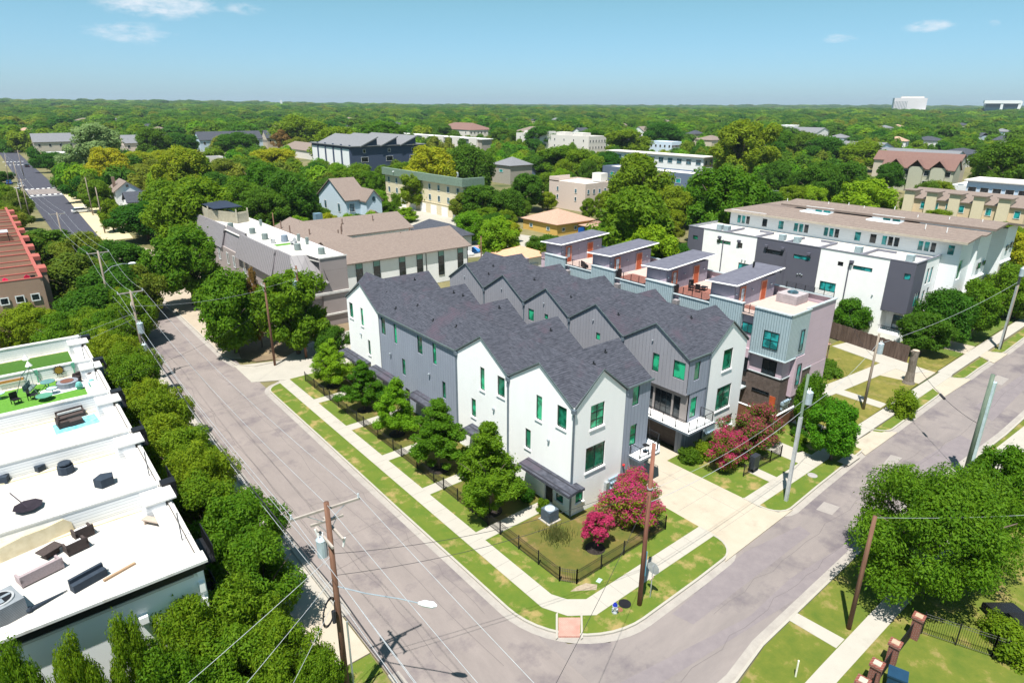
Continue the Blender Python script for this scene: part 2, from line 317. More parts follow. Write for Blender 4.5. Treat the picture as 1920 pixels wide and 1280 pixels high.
LAWN=M('lawn_grass',(.050,.115,.009),(.135,.155,.020),scale=.7,detail=12,rough=.95,bump=.35,stain=(.55,(.27,.205,.075),.52),contrast=.7)
LAWD=M('dry_lawn_grass',(.085,.10,.015),(.20,.17,.035),scale=.5,detail=9,rough=.95,bump=.25,stain=(.4,(.25,.19,.07),.55))
LAWS=M('shaded_lawn_grass',(.045,.10,.010),(.12,.145,.022),scale=.6,detail=9,rough=.95,bump=.25,stain=(.5,(.22,.17,.08),.56))  # darker copy of the lawn grass, its shade put into the colour

s=MB(); s.sheet([(-18.8,-90),(-10.1,-90),(-10.1,60),(-10.6,100),(-9.6,150),(-18.4,150),(-18.8,60)],0.0); struct('street',s,ASP)
s=MB(); s.sheet([(-18.4,150),(-9.6,150),(-8.6,200),(-6.5,300),(-4,600),(-14,600),(-17,300),(-18.2,200)],0.0); struct('new_street',s,ASN)
s=MB(); s.sheet([(-10.1,-16.9),(20,-16.4),(30,-17),(60,-17.6),(400,-19),(400,-10.6),(60,-10.2),(28,-10.05),(14,-10.6),(-7,-10.75),(-9.1,-9.2),(-10.1,-6)],0.004); struct('cross_street',s,ASB)
s=MB(); s.sheet([(-10.1,-16.9),(-9.2,-18.2),(-8.4,-30),(-10.1,-30)],0.004)
s=MB()
def patch(px): return [at(*p) for p in px]
for q in ([(1395,1035),(1500,985),(1520,1000),(1300,1170),(1260,1150)],[(1405,1155),(1480,1085),(1600,1010),(1640,1020),(1480,1130),(1240,1280),(1160,1280)],[(1700,880),(1800,815),(1840,835),(1760,895)],[(1830,760),(1920,700),(1920,730),(1860,790)]): s.sheet(patch(q),.009)
struct('street_patch_dark',s,PATD)
s=MB()
for q in ([(1530,955),(1545,940),(1575,950),(1560,965)],[(1655,870),(1670,852),(1692,858),(1675,874)],[(1855,715),(1870,703),(1892,710),(1878,722)]): s.sheet(patch(q),.010)
struct('street_patch_light',s,PATL)
# thin tar cracks
s=MB(); rnd=random.Random(5)
def crack(p,q,w=.012,n=9,z=.012):
    p,q=Vector(p),Vector(q); d=(q-p); nn=Vector((-d.y,d.x)).normalized(); L=[]
    for i in range(n+1): L.append(p+d*i/n+nn*rnd.uniform(-.25,.25)*(0<i<n))
    for a,b in zip(L,L[1:]):
        m=nn*w; s.add([(a.x-m.x,a.y-m.y,z),(b.x-m.x,b.y-m.y,z),(b.x+m.x,b.y+m.y,z),(a.x+m.x,a.y+m.y,z)],[(0,1,2,3)])
for y0,y1,x in ((-8,60,-13.2),(-25,30,-15.8),(10,70,-16.9),(-4,22,-11.6)): crack((x,y0),(x+rnd.uniform(-.4,.4),y1),n=22,w=.014)
for k in range(9): y=rnd.uniform(-5,58); crack((-10.4,y),(-10.4-rnd.uniform(3,8),y+rnd.uniform(-1,1)),w=.011)
for x0,x1,y in ((0,34,-13.4),(16,70,-14.6),(-6,20,-15.3)): crack((x0,y),(x1,y+rnd.uniform(-.3,.3)),n=20,w=.013)
for k in range(8): x=rnd.uniform(0,60); crack((x,-10.8),(x+rnd.uniform(-1,1),-10.8-rnd.uniform(3,6)),w=.011)
struct('street_crack',s,M('crack_tar',(.125,.11,.11),rough=.9))
# crosswalk markings far up the street
s=MB(); WPT=M('road_paint_white',(.75,.75,.74),amt=.08,scale=3)
for y0 in (258,281,412,438):
    for k in range(6): s.box(-16.9+k*1.75,-16.0+k*1.75,y0,y0+2.2,.0,.012)
for y0 in (255,): s.box(-16.9,-7.2,y0,y0+.6,.0,.012)
struct('crosswalk',s,WPT)
s=MB(); s.sheet([(-17,262),(-7.5,261),(-7.2,280),(-16.8,281)],.006); s.sheet([(-8,262),(20,262),(20,280),(-7,280)],.002); struct('side_street',s,ASP)
# kerb and gutter lines
def offs(path,d):
    out=[]
    for i,p in enumerate(path):
        a=Vector(path[max(i-1,0)]); b=Vector(path[min(i+1,len(path)-1)]); t=(b-a).normalized(); out.append((p[0]-t.y*d,p[1]+t.x*d))
    return out
kerb=MB(); gut=MB()
def kerbline(path,side=1,gw=.55):
    o=offs(path,.16*side); gg=offs(path,-gw*side)
    for i in range(len(path)-1):
        kerb.prism([path[i],path[i+1],o[i+1],o[i]],-.02,.135)
        gut.sheet([path[i],path[i+1],gg[i+1],gg[i]],.012+.0)
def arc(cx,cy,r,a0,a1,n=8): return [(cx+r*math.cos(R(a0+(a1-a0)*i/n)),cy+r*math.sin(R(a0+(a1-a0)*i/n))) for i in range(n+1)]
main=[(-7.0,41.0),(-7.8,41.05)]+arc(-8.2,38.6,2.0,100,180,6)+[(-10.2,25),(-10.28,9),(-10.25,0)]+arc(-3.9,-4.55,6.35,180,270,12)+[(2,-10.88),(5.0,-10.8)]+arc(5.1,-8.9,1.9,270,355,6)+[(7.05,-7.3)]
kerbline(main,1)
right=[(13.1,-7.3)]+arc(14.9,-8.9,1.75,180,270,5)+[(20,-10.4),(26,-10.2),(29.5,-10.05)]
kerbline(right,1)
isl1=[(34,-7.6)]+arc(36.2,-8.3,1.75,180,270,5)+[(44,-9.95),(49.2,-9.9)]+arc(49.6,-8.6,1.3,270,350,4); kerbline(isl1)
isl2=arc(57.6,-8.6,1.5,180,270,4)+[(62,-10.05),(65.6,-10.1)]+arc(66,-8.8,1.3,270,350,4); kerbline(isl2)
isl3=arc(71.6,-8.8,1.5,180,270,4)+[(80,-10.2),(200,-10.9)]; kerbline(isl3)
far=[(120,-18.4),(60,-17.75),(44,-17.6),(30,-16.95),(15,-16.5),(0,-16.75),(-3.5,-17.2)]+arc(-4.2,-20.6,3.45,98,178,8)+[(-7.8,-24),(-7.9,-60)]; kerbline(far,1)
kerbline([(-18.75,-60),(-18.75,-4.4)],1); kerbline([(-18.8,1.5),(-18.8,62),(-19,150)],1)
kerbline([(-10.4,150),(-10.9,100),(-11,53),(-10.6,49.5),(-9,47.6),(-5,47.4)],1)
ko=struct('kerb',kerb,KRB); struct('gutter',gut,GUT)
# land inside the kerbs
inner=offs(main,.08)
s=MB(); s.prism(inner+[(7.05,-.3),(0,0),(0,41),(-7,41)],-.03,.105); struct('front_lawn',s,LAWN)
s=MB(); s.sheet([(-5.72,1.8),(-5.72,-4.85),(-5.02,-5.75),(4.5,-5.75),(4.5,-.2),(-.05,-.2),(-.05,1.8)],.109)
for a,b_ in ((3.2,9.6),(11,16.7),(18.1,24.3),(25.7,32.4),(33.8,39)): s.sheet([(-5.72,a),(-.05,a),(-.05,b_),(-5.72,b_)],.109)
struct('garden_lawn',s,M('dry_garden_grass',(.050,.082,.010),(.155,.115,.030),scale=.45,detail=12,rough=.95,bump=.35,stain=(.5,(.20,.135,.06),.55)))
s=MB(); s.prism(offs(right,.08)+[(29.5,-8.9),(29.5,.6),(13.1,.6)],-.03,.105); struct('side_lawn',s,LAWN)
for nm,pl in (('verge',[(34.2,-8.9),(34.6,-9.6),(36,-9.95),(49.6,-9.8),(50.7,-8.7)]),('verge',[(56.2,-8.9),(57,-9.9),(65.8,-10),(67.1,-8.9)]),('verge',[(70.3,-9),(71.4,-10.1),(200,-10.8),(200,-8.6)])):
    s=MB(); s.prism(pl,-.03,.105); struct(nm,s,LAWN)
s=MB(); s.prism([(31,-7.35),(64.4,-6.9),(64.4,6),(40,6),(40,-1.2),(31,-1.2)],-.03,.08); struct('dry_yard',s,LAWD)
s=MB(); s.prism([(64.4,-6.9),(200,-6.5),(200,4),(64.4,.3)],-.03,.09); struct('apartment_yard',s,LAWS)
lw=MB()
lw.prism([(-8.4,41),(-7.1,41),(-7.1,-5.5),(-6.6,-6.5),(-5.6,-7.3),(7.05,-7.3),(7.05,-8.7),(-6.1,-8.72),(-7.6,-7.6),(-8.4,-6)],-.02,.128)
for y in (33.1,25.0,17.4,10.3,2.5): lw.box(-7.095,-.35,y-.6,y+.6,-.02,.128)
lw.box(13.1,57,-8.72,-7.35,-.02,.127); lw.box(57,200,-8.6,-7.1,-.02,.126)
lw.box(17.2,18.4,-7.345,-5.2,-.02,.126); lw.box(22.2,24.6,-7.345,-1.2,-.02,.126); lw.box(40.4,42,-7.1,4,-.02,.13)
lw.prism([(31,-1.4),(57,-3.7),(57,-1.6),(31,.6)],-.02,.131)
lw.prism([at(1700,700),at(1745,700),at(1600,640),at(1560,650)],-.02,.133)
struct('sidewalk',lw,COP)
jt=MB()
for k in range(28): y=40.2-k*1.65; jt.box(-8.39,-7.11,y-.02,y+.02,.12,.1305)
for k in range(7): x=-5+k*1.65; jt.box(x-.02,x+.02,-8.7,-7.32,.12,.1305)
for k in range(26): x=14.5+k*1.65; jt.box(x-.02,x+.02,-8.7,-7.37,.12,.1305)
struct('sidewalk_joint',jt,M('joint_dark',(.27,.25,.22)))
# driveways
dv=MB(); dv.prism([(9,38.6),(15,38.6),(15,.5),(13.15,-7.3),(13.05,-8.8),(13.6,-10.2),(14.9,-10.75),(5.0,-10.95),(6.4,-10.2),(6.95,-9.2),(7.0,-.05),(9,0)],-.03,.1)
for q in ([(30.0,-8.75),(34.2,-8.9),(35.9,-10.6),(28.6,-10.6)],[(50.6,-8.72),(56.2,-8.62),(57.4,-10.6),(49.2,-10.4)],[(67.2,-8.6),(70.4,-8.6),(71.4,-10.7),(65.9,-10.6)],[(29.5,-8.7),(31.4,-8.7),(31.4,-.8),(28,-.8)],[(51,-7.1),(56.4,-7.05),(57,-3),(50,-3)],[(66.8,-7.1),(71,-7),(71,.3),(66.8,.3)]): dv.prism(q,-.03,.1)
struct('driveway',dv,DRT)
jt=MB()
for y in (-8.6,-5,-1.2,3,7,11): jt.box(9.05 if y>0 else 7.3,13.1,y-.02,y+.02,.09,.1035)
jt.box(11.2,11.24,-8.6,20,.09,.1035); struct('driveway_joint',jt,M('joint_dark',(.3,.28,.25)))
db=MB(); db.sheet([(-9.4,51.5),(-8.2,49.2),(-5,48.3),(1,52.3),(8.6,53.5),(8.6,56.5),(.5,57),(-3,61),(-7,64)],.064); struct('dirt_shade_bed',db,M('brown_dirt_shade',(.13,.095,.06),(.24,.18,.11),scale=.6,detail=10,stain=(.3,(.33,.25,.12),.58)))  # brown mulch ground, with shade under the alley trees put into its colour
al=MB(); al.prism([(-10.9,43),(-7,41),(60,41),(60,56.5),(0,56.5),(-5,47.5),(-10.9,49.5)],-.03,.055); struct('alley',al,CON)
ap=MB(); ap.prism([(-11,53),(-5,47.6),(0,56.6),(0,118),(-8,150),(-10.8,150)],-.03,.06); struct('sandy_path',ap,BEI)
ap=MB(); ap.prism([(-10.5,150),(-4,150),(2,255),(-7.4,255)],-.03,.05); struct('sandy_verge',ap,M('pale_sand',(.46,.37,.28),(.5,.45,.25),scale=.2))
ap=MB(); ap.prism([(-19,150),(-23,150),(-22.6,-2),(-18.9,-2)],-.03,.05); struct('west_path',ap,CON)
ap=MB(); ap.prism([(-18.9,-2.2),(-29,-2.2),(-31,3.6),(-18.9,3.4)],-.02,.058); struct('west_driveway',ap,DRT)
ap=MB(); ap.prism([(-18.95,-3.9),(-22.6,-3.9),(-22.6,-2.3),(-18.95,-2.3)],-.02,.07); struct('west_verge',ap,LAWN)
ap=MB(); ap.prism([(-18.95,-30),(-40,-30),(-40,-4),(-18.95,-4)],-.02,.055); struct('west_lawn',ap,LAWS)
# lower right block
s=MB(); s.prism([(120,-18.6),(60,-17.95),(44,-17.8),(30,-17.15),(15,-16.7),(0,-16.95),(-4,-17.6),(-6.6,-19.4),(-7.6,-24),(-7.6,-60),(120,-60)],-.03,.105); struct('corner_lawn',s,M('corner_grass',(.060,.105,.010),(.150,.155,.022),scale=.5,detail=12,rough=.95,bump=.35,stain=(.5,(.24,.185,.07),.54)))
s=MB(); s.prism([(-5.4,-50),(-4.2,-50),(-4.2,-21.0),(1.2,-21.0),(20,-21.1),(30,-21.2),(44,-21.6),(44,-19.9),(18,-19.85),(1.2,-19.85),(-5.4,-19.9)],-.02,.126)
s.prism([(3.3,-19.8),(4.4,-19.8),(4.2,-16.8),(3.2,-16.8)],-.02,.127)
s.prism([at(1835,900),at(1800,940),at(1860,900),at(1890,870),at(1920,880),at(1920,800),at(1850,855)],-.02,.124)
struct('corner_sidewalk',s,COP)
BRK=M('red_paving_brick',(.40,.20,.16),(.50,.28,.23),scale=2,lines=('x',.11,.12),lcol=(.33,.18,.15))
s=MB(); s.prism([at(1047,1160),at(1088,1160),at(1087,1195),at(1047,1195)],-.02,.136); struct('brick_ramp',s,BRK)
s=MB()
for a,b in (((1044,1152),(1044,1199)),((1090,1152),(1091,1199))):
    p=at(*a);q=at(*b); s.prism([(p[0]-.09,p[1]),(p[0]+.09,p[1]),(q[0]+.09,q[1]),(q[0]-.09,q[1])],-.02,.15)
struct('ramp_kerb',s,KRB)
# car court in the middle distance
s=MB(); s.sheet([(40,84),(60,78),(76,90),(72,104),(88,140),(118,164),(92,180),(66,152),(50,110)],.01); struct('car_court',s,CON)
s=MB(); s.sheet([at(700,378),at(745,368),at(830,392),at(880,430),at(930,470),at(860,455),at(800,420),at(745,392)],.03); struct('car_court_drive',s,CON)

# ================================================================== TOWNHOUSE ROW ONE (front)
ZE,ZR=9.75,12.2; PK=[4.0,11.75,19.35,27.0,34.7]; EDG=[0.1,7.87,15.6,23.2,30.8,38.55]
FP.append((-6,17,-6,41))
B1=thing('townhouse_row','white and grey gabled townhouse row on the corner, nearest the street junction','townhouses')
holW=[(37.08,38.0,7.3,9.15),(34.5,35.1,7.0,9.15),(33.2,33.8,3.8,5.6),(11.3,11.95,7.06,9.27),(8.44,9.45,7.42,9.27),(12.68,13.37,3.86,5.71),(3.66,4.37,7.14,9.3),(.84,1.9,7.49,9.34),(4.97,5.66,3.96,5.77),(.9,1.75,.8,1.5)]
holG=[(29.35,30.29,7.3,9.25),(26.91,27.51,7.0,9.2),(21.77,22.73,7.33,9.22),(19.2,19.87,7.04,9.25),(25.42,26.12,3.81,5.67),(17.73,18.34,3.9,5.69)]
holS=[(1.78,3.34,7.3,9.35),(1.46,3.67,3.53,5.75),(.53,1.41,1.05,2.2)]
holSG=[(6.76,7.6,4.02,5.99),(6.76,7.6,7.77,9.5)]
doorsW=[(2.1,3.1,.13,2.4),(10.2,11.1,.13,2.4),(17.2,18.1,.13,2.4),(24.8,25.7,.13,2.4),(33,34,.13,2.4)]
b=MB()
b.wall('W',0,0,15.6,0,ZE,[h for h in holW if h[1]<16]+doorsW[:2]); b.wall('W',0,30.8,38.55,0,ZE,[h for h in holW if h[1]>16]+doorsW[4:])
b.wall('S',0,0,5.8,0,ZE,holS)
for i in (0,1,4): b.tri('W',0,EDG[i],(EDG[i]+EDG[i+1])/2,EDG[i+1],ZE,ZR-.05)
b.tri('S',0,0,2.9,5.8,ZE,ZR-.05)
part('white_wall',b,WHT,B1,'painted white brick walls under steep gables')
b=MB(); b.wall('W',.04,15.6,30.8,0,ZE,holG+doorsW[2:4]); b.wall('S',.05,5.8,9,0,ZE,holSG)
b.wall('E',9,.05,38.55,0,ZE,[]); b.wall('N',38.55,0,9,0,ZE,[])
for i in range(5): b.tri('E',9,EDG[i],(EDG[i]+EDG[i+1])/2,EDG[i+1],ZE,ZR-.05)
b.tri('N',38.55,0,2.9,5.8,ZE,ZR-.05)
part('siding_wall',b,SID,B1,'grey board and batten walls')
b=MB(); b.slope('y',-.12,38.7,5.8,2.9,ZE,ZR,ov=0); b.slope('y',15.55,30.85,0,2.9,ZE,ZR); b.slope('y',-.12,15.55,.04,2.9,ZE,ZR,ov=0); b.slope('y',30.85,38.7,.04,2.9,ZE,ZR,ov=0)
for i in range(5):
    x0=-.12 if i in (0,1,4) else 2.9; m_=(EDG[i]+EDG[i+1])/2; zr_=ZR-.012
    b.slope('x',x0,9.12,EDG[i+1],m_,ZE,zr_,ov=0 if i<4 else .12)
    if i: b.slope('x',x0,9.12,EDG[i],m_,ZE,zr_,ov=0)
    else: b.slope('x',-.12,5.8,EDG[0],m_,ZE,zr_,ov=-.03); b.slope('x',5.8,9.12,EDG[0],m_,ZE,zr_,ov=.14)
rf=part('roof',b,SHG,B1)
def roofvents(parent,L,zr=ZR):
    for x,y,z in L: v=MB(); v.cyl(x,y,z,z+.2,.05,.05,8).cyl(x,y,z+.18,z+.24,.08,.07,8).box(x-.13,x+.13,y-.12,y+.12,z-.05,z+.04); part('roof_vent',v,TRM,parent)
def slopez(y): # height on the cross gables
    i=min(range(5),key=lambda k:abs((EDG[k]+EDG[k+1])/2-y)); c=(EDG[i]+EDG[i+1])/2; h=(EDG[i+1]-EDG[i])/2; return ZE+(ZR-ZE)*(1-abs(y-c)/h)
roofvents(rf,[(x,y,slopez(y)) for x,y in ((6.6,3.2),(7.2,10.6),(6.4,13.1),(7.4,18.6),(6.3,20.4),(7.0,26.2),(7.8,25.6),(6.6,33.8),(1.8,9.9),(4.6,2.6))]+[(1.6,17.9,11.05),(1.3,21.5,10.8),(1.9,25.4,11.3),(.9,28.3,10.5),(1.9,32,11.2),(4.2,20.5,11.0),(4.4,28.6,10.9)])
# trims: light drip edges along rakes and eaves
b=MB()
def rake(mb,face,pos,c0,cm,c1,ze,zr,w=.03,h=.10):
    for a,bb in ((c0,cm),(c1,cm)):
        q=[(a,ze-h),(bb,zr-h),(bb,zr+.03),(a,ze+.03)]
        if face in 'WE': mb.ext(q,'x',*((pos-w,pos) if face=='W' else (pos,pos+w)))
        else: mb.ext(q,'y',*((pos-w,pos) if face=='S' else (pos,pos+w)))
for i in (0,1,4): rake(b,'W',-.125,EDG[i]-.05,(EDG[i]+EDG[i+1])/2,EDG[i+1]+.05,ZE,ZR)
rake(b,'S',-.125,-.1,2.9,5.9,ZE,ZR)
b.box(-.2,-.13,15.7,30.7,ZE-.18,ZE+.0); b.box(6.0,9.15,-.17,-.09,ZE-.14,ZE+.02); part('drip_edge',b,TRG,rf)
for x,y in ((-.09,7.87),(-.09,-.05),(-.06,15.6)): d=MB(); d.box(x-.06,x+.05,y-.06,y+.06,.1,ZE-.4).box(x-.16,x+.12,y-.18,y+.18,ZE-.45,ZE-.12); part('downspout',d,DSP,B1)
for i,h in enumerate(holW): win(B1,'W',0,*h,gl=(GRN if i in (1,3,6,5) else GRD),sill=WHP)
for i,h in enumerate(holG): win(B1,'W',.04,*h,gl=(GRN if i in (1,3) else GRD))
win(B1,'S',0,*holS[0],gl=GRN,mx=1,mz=2,sill=WHP); win(B1,'S',0,*holS[1],gl=GRD,mx=1,sill=WHP); win(B1,'S',0,*holS[2],gl=GRN,sill=WHP)
for h in holSG: win(B1,'S',.05,*h,gl=GRN,mz=1 if h[2]<5 else 0)
for h in doorsW: 
    d=MB().fb('W',0,h[0],h[1],h[2],h[3],-.2,-.15); dd=part('door',d,M('black_door',(.02,.024,.028),rough=.5),B1); part('handle',MB().fb('W',0,h[0]+.1,h[0]+.15,1.1,1.5,-.15,-.11),STL,dd)
for y0,y1,z in ((-1.0,5.2,2.78),(10.6,13.3,2.7),(18.0,23.2,2.6),(26.2,32.2,2.6),(33.4,39.6,2.5)):
    c=MB(); c.ext([(-1.25,z),(-.0,z+.18),(.0,z+.42),(-1.25,z+.24)],'y',y0,y1)
    if y0<0: c.box(-.0,.5,-1.0,-.01,z+.1,z+.3)
    part('canopy',c,SHG,B1)
for y,z in ((9.9,5.9),(5.2-2.5,5.9),(20.5,5.7),(28.4,5.5),(35.3,5.9)): l=MB().ball(-.12,y,z,.13).box(-.1,0.02,y-.05,y+.05,z-.05,z+.05); part('wall_light',l,STL,B1)
l=MB().ball(6.05,-.1,2.6,.13); part('fire_bell',l,M('red_paint',(.5,.03,.03)),B1)
# wrap-round balcony
def balcony(parent,segs,z,slab,trimh=.22):
    b=MB().prism(slab,z-trimh,z); o=part('balcony',b,DSP,parent); part('deck',MB().prism([(x,y) for x,y in slab],z,z+.03),WHP,o)
    rl=MB()
    for a,c in zip(segs,segs[1:]):
        a_,c_=Vector(a),Vector(c); n=max(1,round((c_-a_).length/1.4))
        for i in range(n+1): p=a_+(c_-a_)*i/n; rl.box(p.x-.03,p.x+.03,p.y-.03,p.y+.03,z+.02,z+1.08)
        for zz,r in ((z+1.06,.03),(z+.15,.018)): rl.tube([(a_.x,a_.y,zz),(c_.x,c_.y,zz)],r,6)
        for k in range(7): rl.tube([(a_.x,a_.y,z+.27+k*.11),(c_.x,c_.y,z+.27+k*.11)],.005,4)
    part('railing',rl,TRM,o); return o
balcony(B1,[(6.9,.0),(6.9,-1.05),(9.1,-1.1),(10.15,-.4),(10.15,6)],3.25,[(6.75,.0),(6.75,-1.2),(9.3,-1.25),(10.3,-.4),(10.3,6),(9.02,6),(9.02,.0)])
t=MB().cyl(8.2,-.55,3.95,3.98,.28,.28,12).cyl(8.2,-.55,3.28,3.95,.03).cyl(8.2,-.55,3.28,3.32,.2); solo('bistro_table',t,BLK,'tiny dark bistro table on the corner balcony of the front row','table')
m=MB().box(4.3,5.6,-.16,-.01,.7,1.9)
for k in range(5): m.ball(4.5+k*.25,-.22,1.0,.11).ball(4.5+k*.25,-.22,1.5,.11)
part('electric_meter',m,M('meter_blue_grey',(.33,.44,.52),rough=.4,metal=.3),B1); part('utility_box',MB().box(3.8,4.15,-.3,-.01,.5,1.8),STL,B1)

# ================================================================== TOWNHOUSE ROW TWO
B2=thing('townhouse_row','second gabled townhouse row, grey zigzag gables beyond the shared driveway','townhouses')
FP.append((14,25.5,-1,40)); E2=[.6,8.42,16.06,23.6,31.3,38.9]; P2=[(E2[i]+E2[i+1])/2 for i in range(5)]
h3=[(3.93,4.7,7.38,9.2),(.98,2.28,7.5,9.22)]
b=MB(); b.wall('W',15,.6,38.9,6.2,ZE,h3+[(11.55,12.13,8.4,9.18),(19.46,20.07,8.6,9.2),(21.86,22.85,7.78,9.17)])
for i in range(5): b.tri('W',15,E2[i],P2[i],E2[i+1],ZE,ZR-.05)
b.wall('W',15,6.4,38.9,0,6.2,[]); b.box(15,16.4,.6,6.4,6.14,6.2)
part('siding_wall',b,SID2,B2,'grey purple batten walls in zigzag gables facing the driveway')
b=MB(); b.wall('S',.55,15,18.15,6.2,ZE,[(15.9,16.75,7.38,9.2)]); b.wall('S',.6,15.6,18.15,0,6.14,[(15.9,16.9,3.5,5.6)]); b.box(15.02,15.6,.62,1.3,0,3.05)
part('siding_wall',b,SID,B2,'blue grey batten wall facing the cross street')
hw=[(19.95,22.35,3.0,5.5),(22.22,23.29,.7,1.92),(20.3,21.85,7.2,9.35)]
b=MB(); b.wall('S',.5,18.15,24.15,0,ZE,hw); b.tri('S',.5,18.15,21.15,24.15,ZE,ZR-.05); b.wall('E',24.15,.5,38.9,0,ZE,[]); b.wall('N',38.9,15,24.15,0,ZE,[])
for i in range(5): b.tri('E',24.15,E2[i],P2[i],E2[i+1],ZE,ZR-.05)
b.box(15.62,15.9,.62,1.4,0,3.0); b.box(15.62,15.9,6.2,8,0,3.0); b.box(15.62,15.9,1.4,6.2,2.5,3.0)
part('white_wall',b,WHT,B2,'white brick gable end')
b=MB(); b.wall('W',15.4,.6,6.4,3.2,6.14,[(1.4,2.2,3.25,5.6),(2.4,4.4,3.25,5.6),(4.6,5.3,3.25,5.6)]); part('recessed_wall',b,M('taupe_stucco',(.26,.235,.225),amt=.04),B2)
win(B2,'W',15.4,1.4,2.2,3.25,5.6,gl=DRK); win(B2,'W',15.4,2.4,4.4,3.25,5.6,gl=DRK,mx=2,name='sliding_door'); win(B2,'W',15.4,4.6,5.3,3.25,5.6,gl=DRK)
part('garage_door',MB().box(15.7,15.76,1.4,6.2,.1,2.5),M('brown_garage_door',(.085,.07,.065),lines=('z',.5,.05),rough=.6),B2)
b=MB(); b.slope('y',.38,39.05,18.15,21.15,ZE,ZR,ov=0); b.slope('y',.38,39.05,24.15,21.15,ZE,ZR,ov=.1)
for i in range(5):
    zr_=ZR-.012; b.slope('x',14.88,24.3,E2[i+1],P2[i],ZE,zr_,ov=0 if i<4 else .12)
    if i: b.slope('x',14.88,24.3,E2[i],P2[i],ZE,zr_,ov=0)
    else: b.slope('x',14.88,18.15,E2[0],P2[0],ZE,zr_,ov=.14); b.slope('x',18.15,24.3,E2[0],P2[0],ZE,zr_,ov=-.04)
rf=part('roof',b,SHG,B2)
b=MB()
for i in range(5): rake(b,'W',14.875,E2[i]-.05,P2[i],E2[i+1]+.05,ZE,ZR)
rake(b,'S',.375,18.05,21.15,24.25,ZE,ZR); b.box(14.85,18.0,.42,.5,ZE-.14,ZE+.02); part('drip_edge',b,TRG,rf)
def sz2(y):
    i=min(range(5),key=lambda k:abs(P2[k]-y)); return ZE+(ZR-ZE)*(1-abs(y-P2[i])/((E2[i+1]-E2[i])/2))
roofvents(rf,[(x,y,sz2(y)) for x,y in ((16.5,10.6),(17.4,13.9),(17.2,18.2),(16.8,21.4),(18.6,26),(17.4,28.3),(18.5,34),(19.5,4),(17.2,29.2),(17,33))])
for y in E2[1:5]: d=MB().box(14.9,15,y-.06,y+.06,3,ZE-.3).box(14.8,15,y-.16,y+.16,ZE-.42,ZE-.1); part('downspout',d,DSP,B2)
d=MB().box(18.05,18.17,.42,.52,.1,ZE-.1); part('downspout',d,DSP,B2)
for h in h3: win(B2,'W',15,*h,gl=GRN)
for h in [(11.55,12.13,8.4,9.18),(19.46,20.07,8.6,9.2),(21.86,22.85,7.78,9.17)]: win(B2,'W',15,*h,gl=GRN)
win(B2,'S',.55,15.9,16.75,7.38,9.2,gl=GRN); win(B2,'S',.6,15.9,16.9,3.5,5.6,gl=GRN)
win(B2,'S',.5,*hw[0],gl=GRD,mx=1,sill=WHP); win(B2,'S',.5,*hw[1],gl=GRN,sill=WHP); win(B2,'S',.5,*hw[2],gl=GRD,sill=WHP)
balcony(B2,[(14.0,8),(14.0,-.75),(17.6,-.8),(17.6,.55)],3.2,[(13.88,8),(13.88,-.9),(17.75,-.95),(17.75,.58),(15.35,.58),(15.35,6.4),(15,6.4),(15,8)])
m=MB().box(18.4,20.0,.32,.49,.9,2.0)
for k in range(6): m.ball(18.5+k*.26,.25,1.2,.1)
part('electric_meter',m,M('meter_blue_grey',(.33,.44,.52)),B2)
for y in P2: l=MB().ball(14.9,y+.3,10.4,.09); part('wall_light',l,STL,B2)

# ================================================================== ROOF DECK ROW (purple stucco, silver corrugated)
PNK=M('pink_stucco',(.50,.385,.435),amt=.04,lines=('z',1.2,.02),lcol=(.42,.33,.38),scale=.5); PUR=M('mauve_panel',(.30,.265,.32),amt=.05,lines=('u',1.25,.02),lcol=(.16,.15,.2)); PUP=M('mauve_panel_lit',(.36,.28,.33),amt=.05,lines=('u',1.2,.02),lcol=(.24,.18,.22))  # PUP: mauve panel with the west wall's pinker sunlit tone put into its colour
SIL=M('silver_corrugated',(.42,.52,.56),amt=.05,lines=('u',.28,.22),lcol=(.24,.33,.37),rough=.35,metal=.25,lbump=1.); SLT=M('silver_trim',(.52,.58,.6),rough=.4,metal=.2)
BRN=M('brown_brick',(.085,.065,.055),(.15,.115,.10),scale=3,lines=('b',.075,.12),lcol=(.06,.045,.04)); MAP=M('dark_membrane',(.10,.10,.13),(.14,.14,.175),scale=1.2); ODR=M('orange_door',(.42,.085,.03),rough=.5); OTR=M('orange_frame',(.55,.27,.2)); DKR=M('red_deck',(.26,.11,.085),lines=('u',.15,.1)); DKP=M('pale_deck',(.47,.36,.32),amt=.05)
B3=thing('roof_deck_row','mauve townhouse row with silver corrugated bays and four roof pavilions','townhouses'); FP.append((28,42,-4,39))
b=MB(); b.wall('W',29.6,-.8,2.9,4.3,6.5,[(-.14,1.5,4.25+.06,6.05)]); b.wall('W',29.6,2.9,37,4.3,10.45,[]);  b.box(29.4,29.6,2.9,4.4,4.3,6.6)
b.wall('S',-.8,29.6,33,4.3,6.5,[]); b.wall('S',-.8,33,39.3,4.3,11.3,[]); b.wall('E',39.3,-.8,37,0,11.3,[]); b.wall('N',37,29.6,39.3,0,11.3,[]); b.box(29.3,29.62,4.3,4.31,9,9.1)
b.box(35.75,39.32,-.82,-.78,0,4.3); b.box(31.2,32.9,-1.35,-.8,2.0,6.5)
part('stucco_wall',b,PNK,B3)
b=MB(); b.box(29.55,35.75,-.85,37,0,4.25); part('brick_wall',b,BRN,B3); part('stone_band',MB().box(29.45,35.78,-.93,-.85,4.25,4.35).box(29.45,29.55,-.93,12,4.25,4.35),SLT,B3)
b=MB(); b.box(29.1,33.0,-1.2,2.9,6.5,10.3).box(29.1,29.25,-1.2,2.9,10.3,11.45).box(29.25,33.0,-1.2,-1.05,10.3,11.45)
